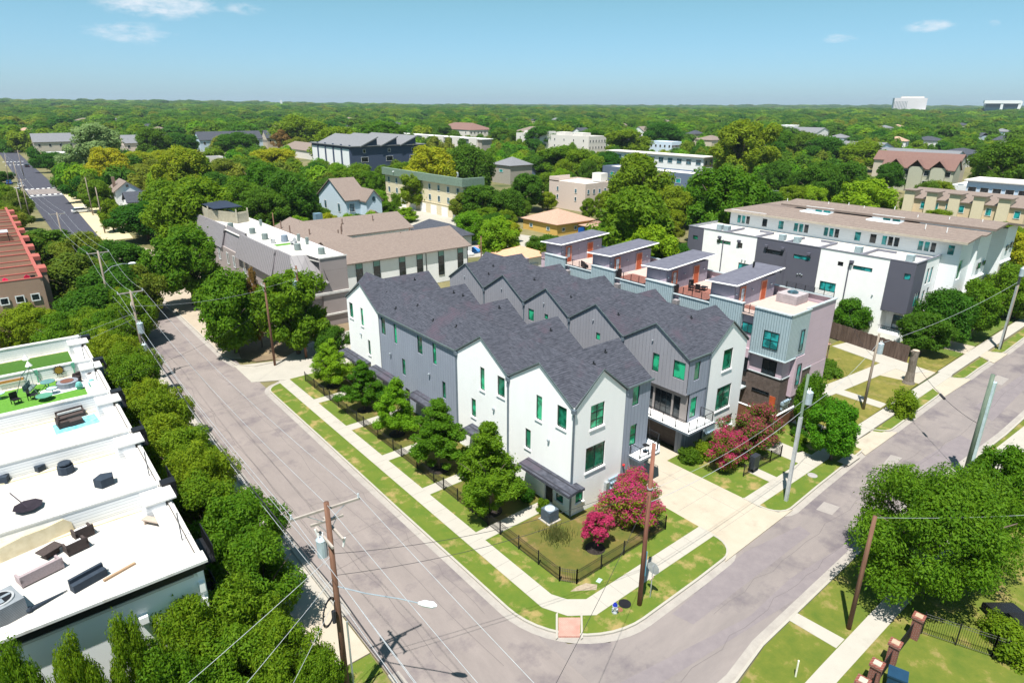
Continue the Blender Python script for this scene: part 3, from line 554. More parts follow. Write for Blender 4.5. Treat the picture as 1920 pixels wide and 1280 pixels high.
for k in range(4):
    y=4.4+9.1*k; b.box(29.1,29.6,y,y+4.0,6.5,11.4)
    if k<3: b.box(29.25,29.6,y+4.0,y+8.2,6.5,10.5)
part('corrugated_bay',b,SIL,B3)
b=MB(); b.box(29.0,33.05,-1.27,-1.2,11.38,11.5).box(29.0,29.1,-1.27,2.9,11.38,11.5).box(29.1,29.4,-1.2,2.9,11.45,11.5).box(33.0,39.4,-.9,-.6,11.3,11.42).box(39.1,39.4,-.6,37,11.3,11.42).box(29,33.05,-1.27,2.95,6.4,6.5)
for k in range(4):
    y=4.4+9.1*k; b.box(29.02,29.68,y-.06,y+4.06,11.4,11.5)
    if k<3: b.box(29.15,29.68,y+4.06,y+9.04,10.5,10.58)
part('coping',b,SLT,B3)
part('roof_deck',MB().box(29.26,33.0,-1.04,-.6,10.31,10.41).box(29.26,39.1,-.6,5.8,10.32,10.42).box(29.6,39.1,8.8,37,10.3,10.42),DKP,B3)
part('red_deck_boards',MB().box(29.7,34.5,8.9,14.8,10.42,10.46).box(29.7,33,18.0,22.8,10.42,10.46).box(31,32.2,2.2,5.6,10.42,10.46),DKR,B3)
for k in range(4):
    y0,y1=5.8+9.1*k,8.8+9.1*k
    p=MB(); p.wall('S',y0,29.75,37.9,10.42,13.0,[]); p.wall('E',37.9,y0,y1,10.42,13.0,[]); p.wall('N',y1,29.75,37.9,10.42,13.0,[])
    pv=part('pavilion',p,PUR,B3); part('pavilion_wall',MB().wall('W',29.7,y0-.0,y1,10.42,13.0,[]),PUP,pv)
    r=MB(); r.add([(28.8,y1+.2,13.0),(29.4,y0-.35,13.0),(39.0,y0-.35,13.55),(39.0,y1+.2,13.55),(28.8,y1+.2,13.12),(29.4,y0-.35,13.12),(39.0,y0-.35,13.67),(39.0,y1+.2,13.67)],[(0,3,2,1),(4,5,6,7),(0,1,5,4),(1,2,6,5),(2,3,7,6),(3,0,4,7)])
    rr=part('roof',r,MAP,pv); q=MB()
    for a,c in (((28.8,y1+.2,13.06),(29.4,y0-.35,13.06)),((29.4,y0-.35,13.06),(39.0,y0-.35,13.61))): q.tube([a,c],.085,4)
    part('fascia',q,WHP,rr)
    if k==0: part('vent_pipe',MB().cyl(36.6,8,13.4,14.2,.1).cyl(37.2,8.3,13.4,14.1,.1),BLK,rr)
    for x0,m_,g_ in ((30.7,ODR,1),(35.0,ODR,0)):
        d=MB().fb('S',y0,x0,x0+.95,10.44,12.6,.02,.07); dd=part('door',d,m_,pv); q=MB()
        for a in ((x0-.1,x0,10.44,12.7),(x0+.95,x0+1.05,10.44,12.7),(x0,x0+.95,12.6,12.7)): q.fb('S',y0,*a,.01,.09)
        part('frame',q,OTR,dd)
        if g_: part('pane',MB().fb('S',y0,x0+.2,x0+.75,11.1,12.45,.07,.09),glass('pale_glass',(.45,.55,.6)),dd)
    for x in (29.95,33.1,37.0): part('wall_light',MB().ball(x,y0-.1,12.0,.1),STL,pv)
    # railing on the open side
    ya,yb=(8.45+9.1*k,13.45+9.1*k) if k<3 else (0,0)
    if k<3:
        q=MB()
        for i in range(5): y=ya+(yb-ya)*i/4; q.box(29.38,29.44,y-.03,y+.03,10.55,11.5)
        for i in range(7): q.box(29.39,29.43,ya,yb,10.68+i*.13,10.70+i*.13)
        part('railing',q,BLK,B3)
    u=MB().box(28.75,29.6,(13.0 if k==0 else 13.0+9.1*k)-.6+.0,(13.0+9.1*k)+.1,9.4,9.95); part('air_conditioner',u,M('ac_grey',(.28,.25,.26),lines=('z',.06,.4),lcol=(.1,.1,.1)),B3)
q=MB()
for i in range(3): q.box(29.38,29.44,2.95+i*.7,3.0+i*.7,10.5,11.5)
for i in range(7): q.box(29.39,29.43,2.95,4.4,10.65+i*.13,10.67+i*.13)
part('railing',q,BLK,B3)
q=MB()
for i in range(6): q.box(39.2,39.25,-.5+i*1.1,-.44+i*1.1,11.4,12.1)
for i in range(5): q.box(39.21,39.24,-.5,5.2,11.5+i*.14,11.52+i*.14)
part('railing',q,BLK,B3)
q=MB().box(36.0,38.6,2.0,4.4,10.42,11.45); pb=part('roof_box',q,M('mauve_box',(.36,.32,.33),lines=('z',.5,.04)),B3); part('fan_cover',MB().cyl(37.3,3.2,11.45,11.6,.6).cyl(37.3,3.2,11.6,11.68,.45),BLG,pb)
for k in (1,2,3): q=MB().box(38.1,39.0,4.4+9.1*k-2,4.4+9.1*k-.4,10.42,11.2); pb=part('roof_box',q,M('mauve_box',(.36,.32,.33),lines=('z',.5,.04)),B3); part('fan_cover',MB().cyl(38.55,3.2+9.1*k,11.2,11.35,.4),BLG,pb)
win(B3,'W',29.1,-.2,1.5,7.45,9.3,gl=TEA,rec=-.04,mx=1,mz=1); win(B3,'W',29.6,2.98,4.35,8.3,9.4,gl=TEA,rec=-.04,mx=1); win(B3,'W',29.6,-.1,1.45,4.3,6.0,gl=DRK,rec=-.02,mx=1); win(B3,'W',29.4,3.0,4.0,4.0,5.6,gl=DRK,rec=-.04)
win(B3,'S',-1.2,31.5,32.2,7.1,9.45,gl=TEA,rec=-.04); win(B3,'S',-1.35,31.6,32.4,3.2,5.65,gl=TEA,rec=-.04)
for c in ((.18,2.2,2.1,2.45),(3.0,4.3,2.4,2.75)): win(B3,'W',29.55,*c,gl=DRK,rec=-.03)
d=part('door',MB().fb('W',29.55,-.6,.05,.3,2.15,.0,.06),ODR,B3); part('handle',MB().fb('W',29.55,-.02,.02,1.1,1.3,.06,.1),STL,d)
part('awning',MB().box(28.4,29.55,2.9,4.6,2.15,2.3),SLT,B3)
m=MB().box(30.2,31.6,-1.25,-.87,1.2,1.5)
for k in range(4): m.ball(30.4+k*.35,-1.2,1.65,.17).box(30.3+k*.35,30.45+k*.35,-1.1,-.9,.6,1.2)
part('gas_meter',m,M('meter_blue_grey',(.33,.44,.52)),B3)
f=thing('wood_fence','red brown horizontal board fence with pale rail around the mauve row','fence')
part('board_panel',MB().box(25.9,25.98,-2.6,20,.1,1.9).box(25.98,31.5,-2.68,-2.6,.1,1.9),FNR,f); part('top_rail',MB().box(25.85,26.03,-2.75,20,1.9,1.97).box(26.03,31.6,-2.75,-2.57,1.9,1.97),WHP,f)
for k in range(5): part('post',MB().box(25.8,25.9,-2.7+k*2.4,-2.6+k*2.4,.1,2.3),STL,f)
# furniture on the decks
fu=MB().box(-.6,.6,-.3,.3,.0,.4).box(-.6,.6,.2,.3,.4,.85); sf=solo('outdoor_sofa',fu,BLK,'black outdoor sofa on the farthest open roof deck behind its railing','sofa',loc=(30.6,29.3,10.42),rz=1.2)
fu=MB().box(-.3,.3,-.3,.3,.35,.42).box(-.3,.3,.22,.3,.42,1.0)
for a in (-.25,.25):
    for c in (-.25,.25): fu.box(a-.03,a+.03,c-.03,c+.03,0,.35)
c0=solo('deck_chair',fu,BLK,'black deck chair on the red boards nearest the orange door','chair','black chairs on the red roof deck',loc=(33.0,13.6,10.46),rz=-.6)
dup(c0,(32.1,13.0,10.46),.3,'black deck chair on the red boards beside the pavilion wall'); dup(c0,(32.2,12.1,10.46),1.8,'black deck chair facing the low table on the red boards')
t=MB().box(-.5,.5,-.35,.35,.36,.42)
for a in (-.45,.45):
    for c in (-.3,.3): t.box(a-.03,a+.03,c-.03,c+.03,0,.36)
solo('coffee_table',t,BLK,'low black table on the red boards of a roof deck','table',loc=(33.4,12.2,10.46),rz=.2)
t=MB().box(29.75,30.45,22.5,22.9,10.42,11.5); solo('storage_cabinet',t,BLK,'tall black cabinet at the rail beside the second pavilion','cabinet'); t=MB().box(29.75,30.35,13.5,13.9,10.42,11.4); solo('storage_cabinet',t,BLK,'small black cabinet at the corner of the red roof deck','cabinet')
# ================================================================== WHITE AND CHARCOAL FLAT-ROOFED ROW
CHC=M('charcoal_stucco',(.095,.095,.125),amt=.04,scale=.5); BGE=M('beige_panel',(.50,.46,.40),amt=.04,lines=('z',.6,.04),lcol=(.4,.37,.33)); WPL=M('white_panel',(.78,.79,.80),amt=.02,lines=('z',.35,.05),lcol=(.66,.67,.7))
X4=64.4
B4=thing('modern_row','white and charcoal flat roofed modern townhouses along the cross street','townhouses'); FP.append((62,97,-4,38))
wl=[('w',14.7,17.4,9.1,9.75),('w',19.2,22.1,9.1,9.8),('w',10.3,12.7,5.1,6.5),('w',24.2,26.6,5.4,6.75),('w',5.7,8.4,9.1,9.7),('w',9.8,10.6,9.2,9.85),('w',28.5,31.2,9.3,9.9),('w',26.3,27.2,9.1,10.0),('w',.7,1.5,9.0,9.85),('w',35.0,36.0,9.2,9.9),('w',5.2,6.2,1.4,2.3)]
cl=[TEA,DRK,TEA,TEA,TEA,DRK,GRD,DRK,TEA,GRD,TEA]
H=lambda a,b:[w[1:] for w in wl if w[1]>=a and w[2]<=b]
b=MB(); b.wall('W',X4,3.6,13.35,0,11.35,H(3.6,13.35)); b.wall('W',X4,23.8,33.9,0,11.35,H(23.8,33.9)); b.wall('S',.3,68,73,0,11.35,[(68.95,69.8,7.7,10.0),(70.2,71.2,7.7,10.0),(69.0,69.9,4.4,6.8),(70.6,71.3,5.9,7.0)])
b.wall('W',X4,0.3,3.6,0,1.0,[]); b.wall('S',.3,X4,68,0,4.2,[(64.6,67.0,1.0,4.1)]); b.wall('W',X4,.3,3.6,1.0,4.2,[(.5,3.4,1.0,4.15)]); b.box(66.9,67,.35,3.6,1,4.2); b.box(64.5,67,3.5,3.6,1,4.2); b.box(64.45,67,.35,3.6,.9,1.05)
b.wall('N',37,X4,73,0,11.35,[])
part('white_wall',b,WHS,B4)
b=MB(); b.wall('W',X4-.05,.25,3.6,4.2,11.4,[w[1:] for w in wl if w[1]<3]); b.wall('S',.25,X4-.05,68,4.2,11.4,[(66.1,68-.1,4.9,6.9)]); b.box(X4,68,.3,3.6,4.15,4.2)
part('charcoal_wall',b,CHC,B4); part('charcoal_wall',MB().wall('W',X4-.03,13.35,23.8,0,11.37,H(13.35,23.8)),CHC,B4); part('charcoal_wall',MB().wall('W',X4-.03,33.9,37,0,11.37,H(33.9,37)),CHC,B4)
for w,g_ in zip(wl,cl): win(B4,'W',X4-(.05 if w[1]<3 else .03 if (13<w[1]<23 or w[1]>33) else 0),*w[1:],gl=g_,mx=2 if w[2]-w[1]>2.3 and w[4]-w[3]>1 else 0)
for h in ((68.95,69.8,7.7,10.0),(70.2,71.2,7.7,10.0),(69.0,69.9,4.4,6.8),(70.6,71.3,5.9,7.0)): win(B4,'S',.3,*h,gl=TEA)
win(B4,'S',.25,66.1,67.9,4.9,6.9,gl=TEA,mx=1)
win(B4,'W',66.9,1.2,2.6,1.1,3.2,gl=BLG,rec=-.05)
q=MB()
for z in (1.9,): q.box(X4,X4+.05,.35,3.6,z,z+.05).box(X4,66.9,.3,.35,z,z+.05)
for i in range(14): q.box(X4+.01,X4+.03,.4+i*.24,.42+i*.24,1.05,1.9)
part('railing',q,BLK,B4)
part('roof',MB().box(X4+.2,73,.5,36.9,10.9,11.05),ROF,B4)
q=MB().box(X4-.08,X4+.2,.2,37.1,11.36,11.46).box(X4+.2,73,.2,.45,11.36,11.46).box(X4+.2,73,36.9,37.1,11.36,11.46)
for y in (7.8,13.9,19.2,24.5,30.0): q.box(X4+.2,70.5,y-.14,y+.14,11.02,11.4)
for y0,y1 in ((5.2,7.94),(13.9,16.4),(24.5,27),(0.45,3)): q.box(70.4,70.6,y0,y1,11.02,11.38)
part('coping',q,M('grey_coping',(.19,.19,.23),rough=.5),B4)
for y in (1.6,8.6,18,20.5,30.6,32): part('air_conditioner',MB().box(66.5,67.4,y,y+.9,11.05,11.95),M('ac_teal_grey',(.30,.38,.40),lines=('z',.07,.3),lcol=(.15,.18,.2)),B4)
for y0,z in ((8.6,10.0),(19.2,10.15),(22,10.1),(30.6,10.2),(26.9,10.1),(15.0,10.0)): part('scupper',MB().box(X4-.4,X4,y0-.25,y0+.25,z,z+.35).box(X4-.2,X4,y0-.15,y0+.15,z-.3,z),CHC,B4)
for y in (8.9,18.6,29.9): part('downspout',MB().box(X4-.12,X4,y-.07,y+.07,.1,10),CHC,B4)
for y in (13.9+.0,24.4): pass
for y,z in ((15.6,6.8),(15.9,6.9),(16.3,6.8),(19,6.9),(5.0,6.0),(25.4,7.3),(26,7.3)): part('wall_light',MB().ball(X4-.1,y,z,.12),STL,B4)
# brown roofed half behind it
B5=thing('brown_roof_row','long white townhouse row with brown sloped roof and blue shaded wall','townhouses')
ZW=13.7; yy=[33.4,31.2,28.2,23.6,21.6,17.8,13.0,10.6,6.8,2.8]
trip=[(30.6,33.2),(19.9,22.6),(14.9,17.5),(6.0,8.6),(1.1,3.6)]; sing=[(27.3,28.3),(24.3,25.3),(11.6,12.6),(9.3,10.3),(-1.2,-.3)]
hs=[]; 
for a,c in trip:
    w=(c-a)/3
    for i in range(3): hs.append((a+i*w+.05,a+(i+1)*w-.05,11.55,13.0))
for a,c in sing: hs.append((a,c,11.55,13.0))
b=MB(); b.wall('W',73.05,-2.0,34.5,11.0,ZW+.15,hs); b.wall('S',-2.0,73.05,78,0,13.75,[(73.6,75.0,8.1,10.9),(74.0,75.1,4.0,6.4)]); b.wall('S',-2.6,78,83,3,14.3,[]); b.wall('S',-1.2,83,88,0,15,[(84.0,85.6,10.6,13.4),(84.2,85,7.3,8.0)]); b.wall('S',-3.2,88,93,8,14.2,[])
b.wall('W',78,-2.6,-2,0,14,[]); b.wall('E',83,-2.6,-1.2,0,15,[]); b.wall('W',88,-3.2,-1.2,0,14,[]); b.wall('E',93,-3.2,34.5,0,13.5,[]); b.wall('N',34.5,73,93,0,13.5,[]); b.wall('W',73.05,-2,.3,0,11,[])
part('white_wall',b,WPL,B5)
part('beige_wall',MB().box(78.0,83.0,-2.75,-2.6,0,7.6),BGE,B5); part('beige_wall',MB().box(88.02,93,-3.3,-3.2,0,8.6),BGE,B5); part('stone_band',MB().box(78,83,-2.85,-2.6,7.6,7.8).box(88,93,-3.4,-3.2,8.6,8.8),WHP,B5)
for i,h in enumerate(hs): win(B5,'W',73.05,*h,gl=(TEA if i%3 else DRK) if i not in (9,10) else DRK,fr=FRW,rec=.08)
win(B5,'S',-2,73.6,75.0,8.1,10.9,gl=GRN,fr=FRW); win(B5,'S',-2,74.0,75.1,4.0,6.4,gl=GRN,fr=FRW)
win(B5,'S',-1.2,84.0,85.6,10.6,13.4,gl=DRK,fr=FRW,mz=1); win(B5,'S',-1.2,84.2,85,7.3,8.0,gl=DRK)
for c in ((79.2,80.4,9.0,9.9),(81.6,82.5,9.2,9.9),(80,81,5.6,6.3)): win(B5,'S',-2.75,*c,gl=GRD,rec=-.03)
for c in ((89.3,90.3,10.5,11.3),(91.3,92.5,10.7,11.5),(90,90.9,6.2,6.9)): win(B5,'S',-3.3,*c,gl=GRD,rec=-.03)
def slab(mb,x0,x1,y0,y1,z0,z1,t=.22,y0b=None,y1b=None):
    y0b=y0 if y0b is None else y0b; y1b=y1 if y1b is None else y1b
    return mb.add([(x0,y0,z0-t),(x1,y0b,z1-t),(x1,y1b,z1-t),(x0,y1,z0-t),(x0,y0,z0),(x1,y0b,z1),(x1,y1b,z1),(x0,y1,z0)],[(0,3,2,1),(4,5,6,7),(0,1,5,4),(1,2,6,5),(2,3,7,6),(3,0,4,7)])
sl_=.095; zz=lambda x:13.75+(x-72)*sl_
r=MB(); NT=[(19.2,24.0),(8.2,13.0)]   # notches in the lower slope
slab(r,72,77.2,-2.9,27.6,zz(72),zz(77.2))
for y0,y1 in ((-3.4,8.2),(13.0,19.2),(24.0,27.6)): slab(r,77.2,79.4,y0,y1,zz(77.2),zz(79.4))
slab(r,72,93.2,27.6,35.2,13.75,13.6,.25)
slab(r,79.2,84.5,-3.9,28.6,zz(79.4)+.5,zz(84.5)+.45,.3)
slab(r,84.5,94,-4.0,28.6,zz(84.5)+.45,zz(84.5)-.9,.3)
rf=part('roof',r,SHB,B5); 
q=MB()
for y0,y1 in NT: q.wall('W',79.35,y0,y1,zz(75.4)-.6,zz(79.4)+.6,[(y0+.5,y0+1.8,zz(75.4)+.15,zz(75.4)+.95),(y0+1.95,y0+3.2,zz(75.4)+.15,zz(75.4)+.95)]); q.box(77.2,79.3,y0-.05,y0+.05,zz(75.4)-.4,zz(79)+.0); q.box(77.2,79.3,y1-.05,y1+.05,zz(75.4)-.4,zz(79)+.0); q.box(77.2,79.3,y0,y1,zz(77.2)-.5,zz(77.2)-.3)
q.wall('W',79.35,-3.3,6.0,zz(79.4)-.2,zz(79.4)+.5,[])
dw=part('clerestory_wall',q,WPL,B5)
for y0,y1 in NT:
    for k in (.5,1.95): win(dw,'W',79.35,y0+k,y0+k+1.25,zz(75.4)+.15,zz(75.4)+.95,gl=TEA,fr=FRW,rec=.05)
part('fascia',MB().box(71.9,72.0,-2.9,35.2,zz(72)-.3,zz(72)+.02).ext([(71.9,zz(72)-.3),(80,zz(79.4)-.3),(80,zz(79.4)+.03),(71.9,zz(72)+.03)],'y',-3.5,-3.4) if 0 else MB().box(71.9,72.0,-2.9,35.2,zz(72)-.3,zz(72)+.02),M('tan_fascia',(.42,.36,.29)),rf)
for x,y in ((82,29),(83,22),(84,19),(83,16),(85,12),(81,7),(82,3),(83,-1),(76,4),(75.5,1)): part('roof_vent',MB().cyl(x,y,zz(x)+.1,zz(x)+.85,.06),WHP,rf)

# ================================================================== LEFT WHITE ROW with roof terraces
XL=-26.35; B6=thing('terrace_row','white flat roofed row with five roof terraces at the left edge','townhouses'); FP.append((-60,-25.6,-1,44)); FP.append((-27,-19,-3,1.5))
WLB=M('pale_stucco',(.80,.82,.83),amt=.03,scale=.5); YL=[.6,9.0,17.7,26.1,35.0,42.9]
part('end_wall',MB().wall('S',.75,-60,XL,0,8.9,[]),WLB,B6); part('end_wall',MB().wall('N',42.9,-60,XL,0,9.4,[]),WLB,B6)
b=MB(); b.wall('E',XL-.15,.75,42.9,0,9.0,[]); part('street_wall',b,M('dark_street_brick',(.20,.17,.15),amt=.1),B6)  # street side in one even dark brown brick
b=MB()
for k in range(8): b.box(XL-.35,XL-.08,.5,.75,1.0+k*1.0,1.55+k*1.0)
part('quoin',b,WHP,B6)
part('cornice',MB().box(-60,XL+.1,.45,.75,8.35,8.9),BLK,B6)
b=MB(); b.box(-60,XL-.5,.6,42.9,8.05,8.2); part('roof',b,ROF,B6)
b=MB(); b.box(-60,XL+.2,.2,1.15,8.9,9.05).box(XL-1.0,XL+.15,1.15,42.9,8.6,8.75)
b.box(XL-.12,XL+.05,1.15,42.9,8.4,8.9).box(-60,XL-.15,.76,1.15,8.2,8.9)
for i in range(1,6): y=YL[i]; b.box(-60,XL-.2,y-.22,y+.22,9.35,9.45).box(XL-1.3,XL+.35,y-1.9,y-.2,9.1,9.2)
part('parapet_cap',b,M('white_cap',(.62,.61,.59),amt=.05,stain=(.8,(.48,.455,.42),.55)),B6)
for i in range(1,6): y=YL[i]; b=MB().box(-60,XL-.3,y-.18,y+.18,8.2,9.35).box(XL-1.3,XL-.25,y-1.85,y-.2,8.2,9.1); part('party_wall',b,LAP,B6); part('gutter_strip',MB().box(-60,XL-1.4,y-.6,y-.24,8.2,8.28),M('cream_flashing',(.66,.58,.40)),B6)
for i in range(1,6): y=YL[i]; part('scupper_box',MB().box(XL-.1,XL+.7,y-.35,y+.35,8.9,9.35),BLK,B6)
# Juliet balconies hanging on the street side
for i in range(5):
    y=YL[i]+2.6
    for z in (6.6,3.4):
        q=MB()
        q.box(XL,XL+1.1,y,y+2.6,z,z+.1).box(XL+1.05,XL+1.1,y,y+2.6,z+1.05,z+1.1)
        for k in range(14): q.box(XL+1.06,XL+1.09,y+k*.2,y+.03+k*.2,z+.1,z+1.05)
        for k in range(6): q.box(XL+k*.18,XL+.03+k*.18,y,y+.03,z+.1,z+1.05)
        part('juliet_balcony',q,BLK,B6)
part('light_box',MB().box(-29.6,-29.2,.45,.75,6.6,7.0),WHP,B6)
ZR6=8.2
def rt(px,py,z=ZR6): return at(px,py,z)
def put(x,y,z,rz=0): return dict(loc=(x,y,z),rz=rz)
GRT=M('artificial_turf',(.07,.20,.02),(.11,.27,.03),scale=4); GRT2=M('dark_turf',(.035,.10,.008),(.05,.13,.012),scale=4)
struct_t=MB().box(-60,XL-1.4,35.4,42.5,8.2,8.215); solo('turf_rug',struct_t,GRT2,'dark artificial turf covering the farthest roof terrace','turf')
solo('turf_rug',MB().box(-60,XL-1.4,26.5,34.6,8.2,8.22),GRT,'bright artificial turf under the furniture on the second farthest terrace','turf')
def sof(w=1.9,dp=.85,arms=True,cush=None):
    t=MB(); t.box(-w/2,w/2,-dp/2,dp/2,.1,.38).box(-w/2,w/2,dp/2-.14,dp/2,.38,.85)
    if arms: t.box(-w/2,-w/2+.14,-dp/2,dp/2,.38,.62).box(w/2-.14,w/2,-dp/2,dp/2,.38,.62)
    for a in (-1,1):
        for c in (-1,1): t.box(a*(w/2-.06)-.04,a*(w/2-.06)+.04,c*(dp/2-.06)-.04,c*(dp/2-.06)+.04,0,.1)
    return t
WK=M('brown_wicker',(.045,.032,.03),(.085,.065,.06),scale=14,lines=('z',.05,.4),lcol=(.03,.02,.02)); CSH=M('white_cushion',(.72,.72,.70)); GCS=M('grey_wicker',(.28,.22,.23),(.36,.30,.31),scale=10); NVY=M('navy_cover',(.022,.032,.05),(.035,.05,.07),scale=2)
FS=.8; FSN=('wicker_sofa','ottoman','covered_sofa','covered_barbecue','covered_chair','wicker_armchair','side_table','covered_bench','closed_parasol','patio_rug','covered_grill','pod_sofa')
def furn(name,label,cat,mb,m,px,py,rz,z=ZR6,group=None):
    x,y=rt(px,py,z); o=solo(name,mb,m,label,cat,group,loc=(x,y,z),rz=rz); o.scale=(FS if name in FSN else 1,)*3; return o
rug=MB().sheet([(-1.9,-1.2),(1.7,-1.3),(1.9,1.1),(-1.6,1.2)],.01); furn('patio_rug','pale turquoise rug under brown wicker seats on the middle terrace','rug',rug,M('turquoise_rug',(.06,.34,.42),(.30,.60,.66),scale=2.2),142,794,.15)
s1=furn('wicker_sofa','long brown wicker sofa on the turquoise rug','sofa',sof(2.3),WK,134,783,.12); part('cushion',MB().box(-1.0,1.0,.2,.3,.5,.7),CSH,s1)
furn('wicker_sofa','small brown wicker love seat in front of the long sofa on the rug','sofa',sof(1.1,.9),WK,119,799,1.7)
furn('ottoman','brown wicker box ottoman beside the rug seats','ottoman',MB().box(-.55,.55,-.4,.4,0,.5),WK,143,794,.12)
sc=MB(); 
for k in range(7):
    a=R(20+k*22); sc.obox(1.25*math.cos(a),1.25*math.sin(a)-.6,0,.9,.62,.62,a+math.pi/2)
furn('covered_sofa','curved dark blue covered sofa at the far left of a bare white terrace','covered furniture',sc,NVY,41,892,.15)
fpit=MB().cyl(0,0,0,.65,.62,.6,10).cyl(0,0,.65,.85,.28,.5,10).cyl(0,.0,.85,.95,.5,.45,10); furn('covered_barbecue','round dark covered fire pit in the middle of a bare white terrace','covered furniture',fpit,NVY,125,885,0)
cs=MB(); pts=[(.75*math.cos(R(20+72*k)),.65*math.sin(R(20+72*k))) for k in range(5)]; cs.prism(pts,0,.75); furn('covered_chair','five sided dark covered chair nearest the street edge of a white terrace','covered furniture',cs,NVY,198,908,.2)
um=MB(); n=8
um.tube([(0,0,.05),(-.5,.9,1.0)],.035,6)
vs=[(0,0,.12)]+[(1.25*math.cos(2*math.pi*k/n),1.25*math.sin(2*math.pi*k/n),.25) for k in range(n)]; um.add([(a*.62,b_*.62,c) for a,b_,c in vs],[(0,i,i%n+1) for i in range(1,n+1)]+[(0,i%n+1,i) for i in range(1,n+1)])
furn('fallen_parasol','dark parasol lying upside down on the white terrace','parasol',um,M('dark_canvas',(.05,.04,.055)),54,954,.2)
# nearest terrace
dm=MB()
secs=[(-2.3,.55),(-1.9,.95),(-.6,1.12),(.9,1.05),(1.9,1.15),(2.35,.7)]
for (a,ha),(c,hc) in zip(secs,secs[1:]): dm.add([(a,-.8,0),(a,.8,0),(a,.62,ha),(a,-.62,ha*1.02),(c,-.8,0),(c,.8,0),(c,.62,hc),(c,-.62,hc)],[(0,1,2,3),(4,7,6,5),(1,5,6,2),(2,6,7,3),(3,7,4,0)])
furn('covered_grill','large beige tarpaulin over furniture against the lapped wall','covered furniture',dm,M('beige_tarpaulin',(.50,.42,.27),(.62,.54,.38),scale=1.5,bump=.5),60,1018,.22)
s1=furn('wicker_armchair','square brown wicker armchair farthest up the near terrace','armchair',sof(1.15,.95),WK,157,1004,.25+math.pi); part('cushion',MB().box(-.42,.42,-.4,.3,.38,.5),CSH,s1)
s1=furn('wicker_armchair','square brown wicker armchair just below its twin with a white seat','armchair',sof(1.3,.95),WK,144,1030,.25+math.pi); part('cushion',MB().box(-.45,.45,-.4,.3,.38,.5),CSH,s1)
furn('side_table','tilted brown wicker table beside the beige tarpaulin','table',MB().obox(0,0,.45,1.3,.9,.1,0).obox(0,0,0,.9,.5,.45),WK,96,1040,.5)
s1=furn('wicker_sofa','pinkish grey wicker sofa seen from behind near the parapet','sofa',sof(2.4,1.0),GCS,77,1078,.28+math.pi)
furn('covered_bench','dark blue covered bench standing along the near parapet','covered furniture',MB().box(-1.0,1.0,-.3,.3,0,.55).box(-1.0,1.0,.1,.3,.55,.8),NVY,168,1092,.33)
furn('closed_parasol','folded dark parasol lying beside the near parapet','parasol',MB().tube([(-.95,0,.15),(-.6,0,.16),(1.1,0,.08)],[.14,.12,.03],8).ball(-1.0,0,.2,.2),NVY,90,1128,.33)
acm=MB(); acm.box(-.75,.75,-.75,.75,0,.95); ax_,ay_=rt(8,1155); hv=thing('air_conditioner','big grey rooftop air conditioner with open round fan at the left edge','air conditioner',(ax_,ay_,ZR6),.3)
part('housing',acm,M('ac_grey2',(.22,.24,.26),lines=('z',.08,.3),lcol=(.1,.11,.12)),hv); part('fan_ring',MB().cyl(0,0,.95,1.02,.62,.6,20),M('ring_grey',(.33,.34,.35)),hv); part('fan',MB().cyl(0,0,1.02,1.03,.5,.5,20),BLK,hv)
fb_=MB()
for k in range(4): a=k*math.pi/2; fb_.obox(.24*math.cos(a),.24*math.sin(a),1.04,.45,.16,.02,a)
part('fan_blade',fb_,STL,hv)
def fold(label,px,py,rz,L=2.1): furn('wooden_bench',label,'bench',MB().box(-L/2,L/2,-.2,.2,.28,.36).box(-L/2+.1,-L/2+.2,-.18,.18,0,.28).box(L/2-.2,L/2-.1,-.18,.18,0,.28),M('grey_driftwood',(.36,.28,.23),(.46,.38,.32),scale=4,stretch=(1,6,1)),px,py,rz)
fold('weathered grey plank bench near the street end of the near terrace',300,985,-.95); furn('wooden_plank','brown timber plank lying along the near parapet cap','plank',MB().box(-.8,.8,-.07,.07,0,.12),M('tan_plank',(.36,.24,.15)),225,1073,.33)
furn('wall_roundel','small round white and red plate on the lapped wall','wall plate',MB().tube([(0,.0,.35),(0,-.05,.35)],.26,14),M('roundel_pink',(.62,.36,.38),(.75,.7,.72),scale=9),176,973,0)
# string light posts
for i,(px,py) in enumerate(((345,1028),(283,905),(185,725),(163,690))): furn('light_pole',['slim pole for string lights at the near corner of the terraces','slim pole for string lights where the second terrace begins','slim pole for string lights beside the furnished turf terrace','slim pole for string lights beside the dark turf terrace'][i],'pole',MB().tube([(0,0,0),(0,0,2.3)],.035,6),M('pole_grey',(.12,.12,.13)),px,py,0)
# furnished turf terrace
furn('patio_rug','white patterned rug under the round fire table on green turf','rug',MB().sheet([(-2.6,-1.1),(2.6,-1.1),(2.6,1.1),(-2.6,1.1)],.03),M('pale_rug',(.55,.56,.60),(.68,.70,.72),scale=4),132,726,.12)
furn('fire_table','low round grey fire table with reddish centre on the white rug','fire pit',MB().cyl(0,0,0,.5,.75,.82,16),M('grey_stone',(.22,.24,.28)),128,724,0); furn('fire_bowl','reddish lava bed in the round grey fire table','fire bowl',MB().cyl(0,0,.5,.54,.5,.5,14),M('lava_red',(.16,.07,.05)),128,724,0)
pd=MB(); 
for k in range(6):
    a=R(-40+k*50); pd.obox(.8*math.cos(a),.7*math.sin(a),0,.85,.3,.75,a+math.pi/2)
furn('pod_sofa','six sided dark wicker pod sofa with a cushion by the street corner','sofa',pd,WK,157,711,.2)
sw=MB()
for s_ in (-1,1): sw.tube([(s_*.9,-.9,0),(s_*.9,0,2.1),(s_*.9,.9,0)],.04,6)
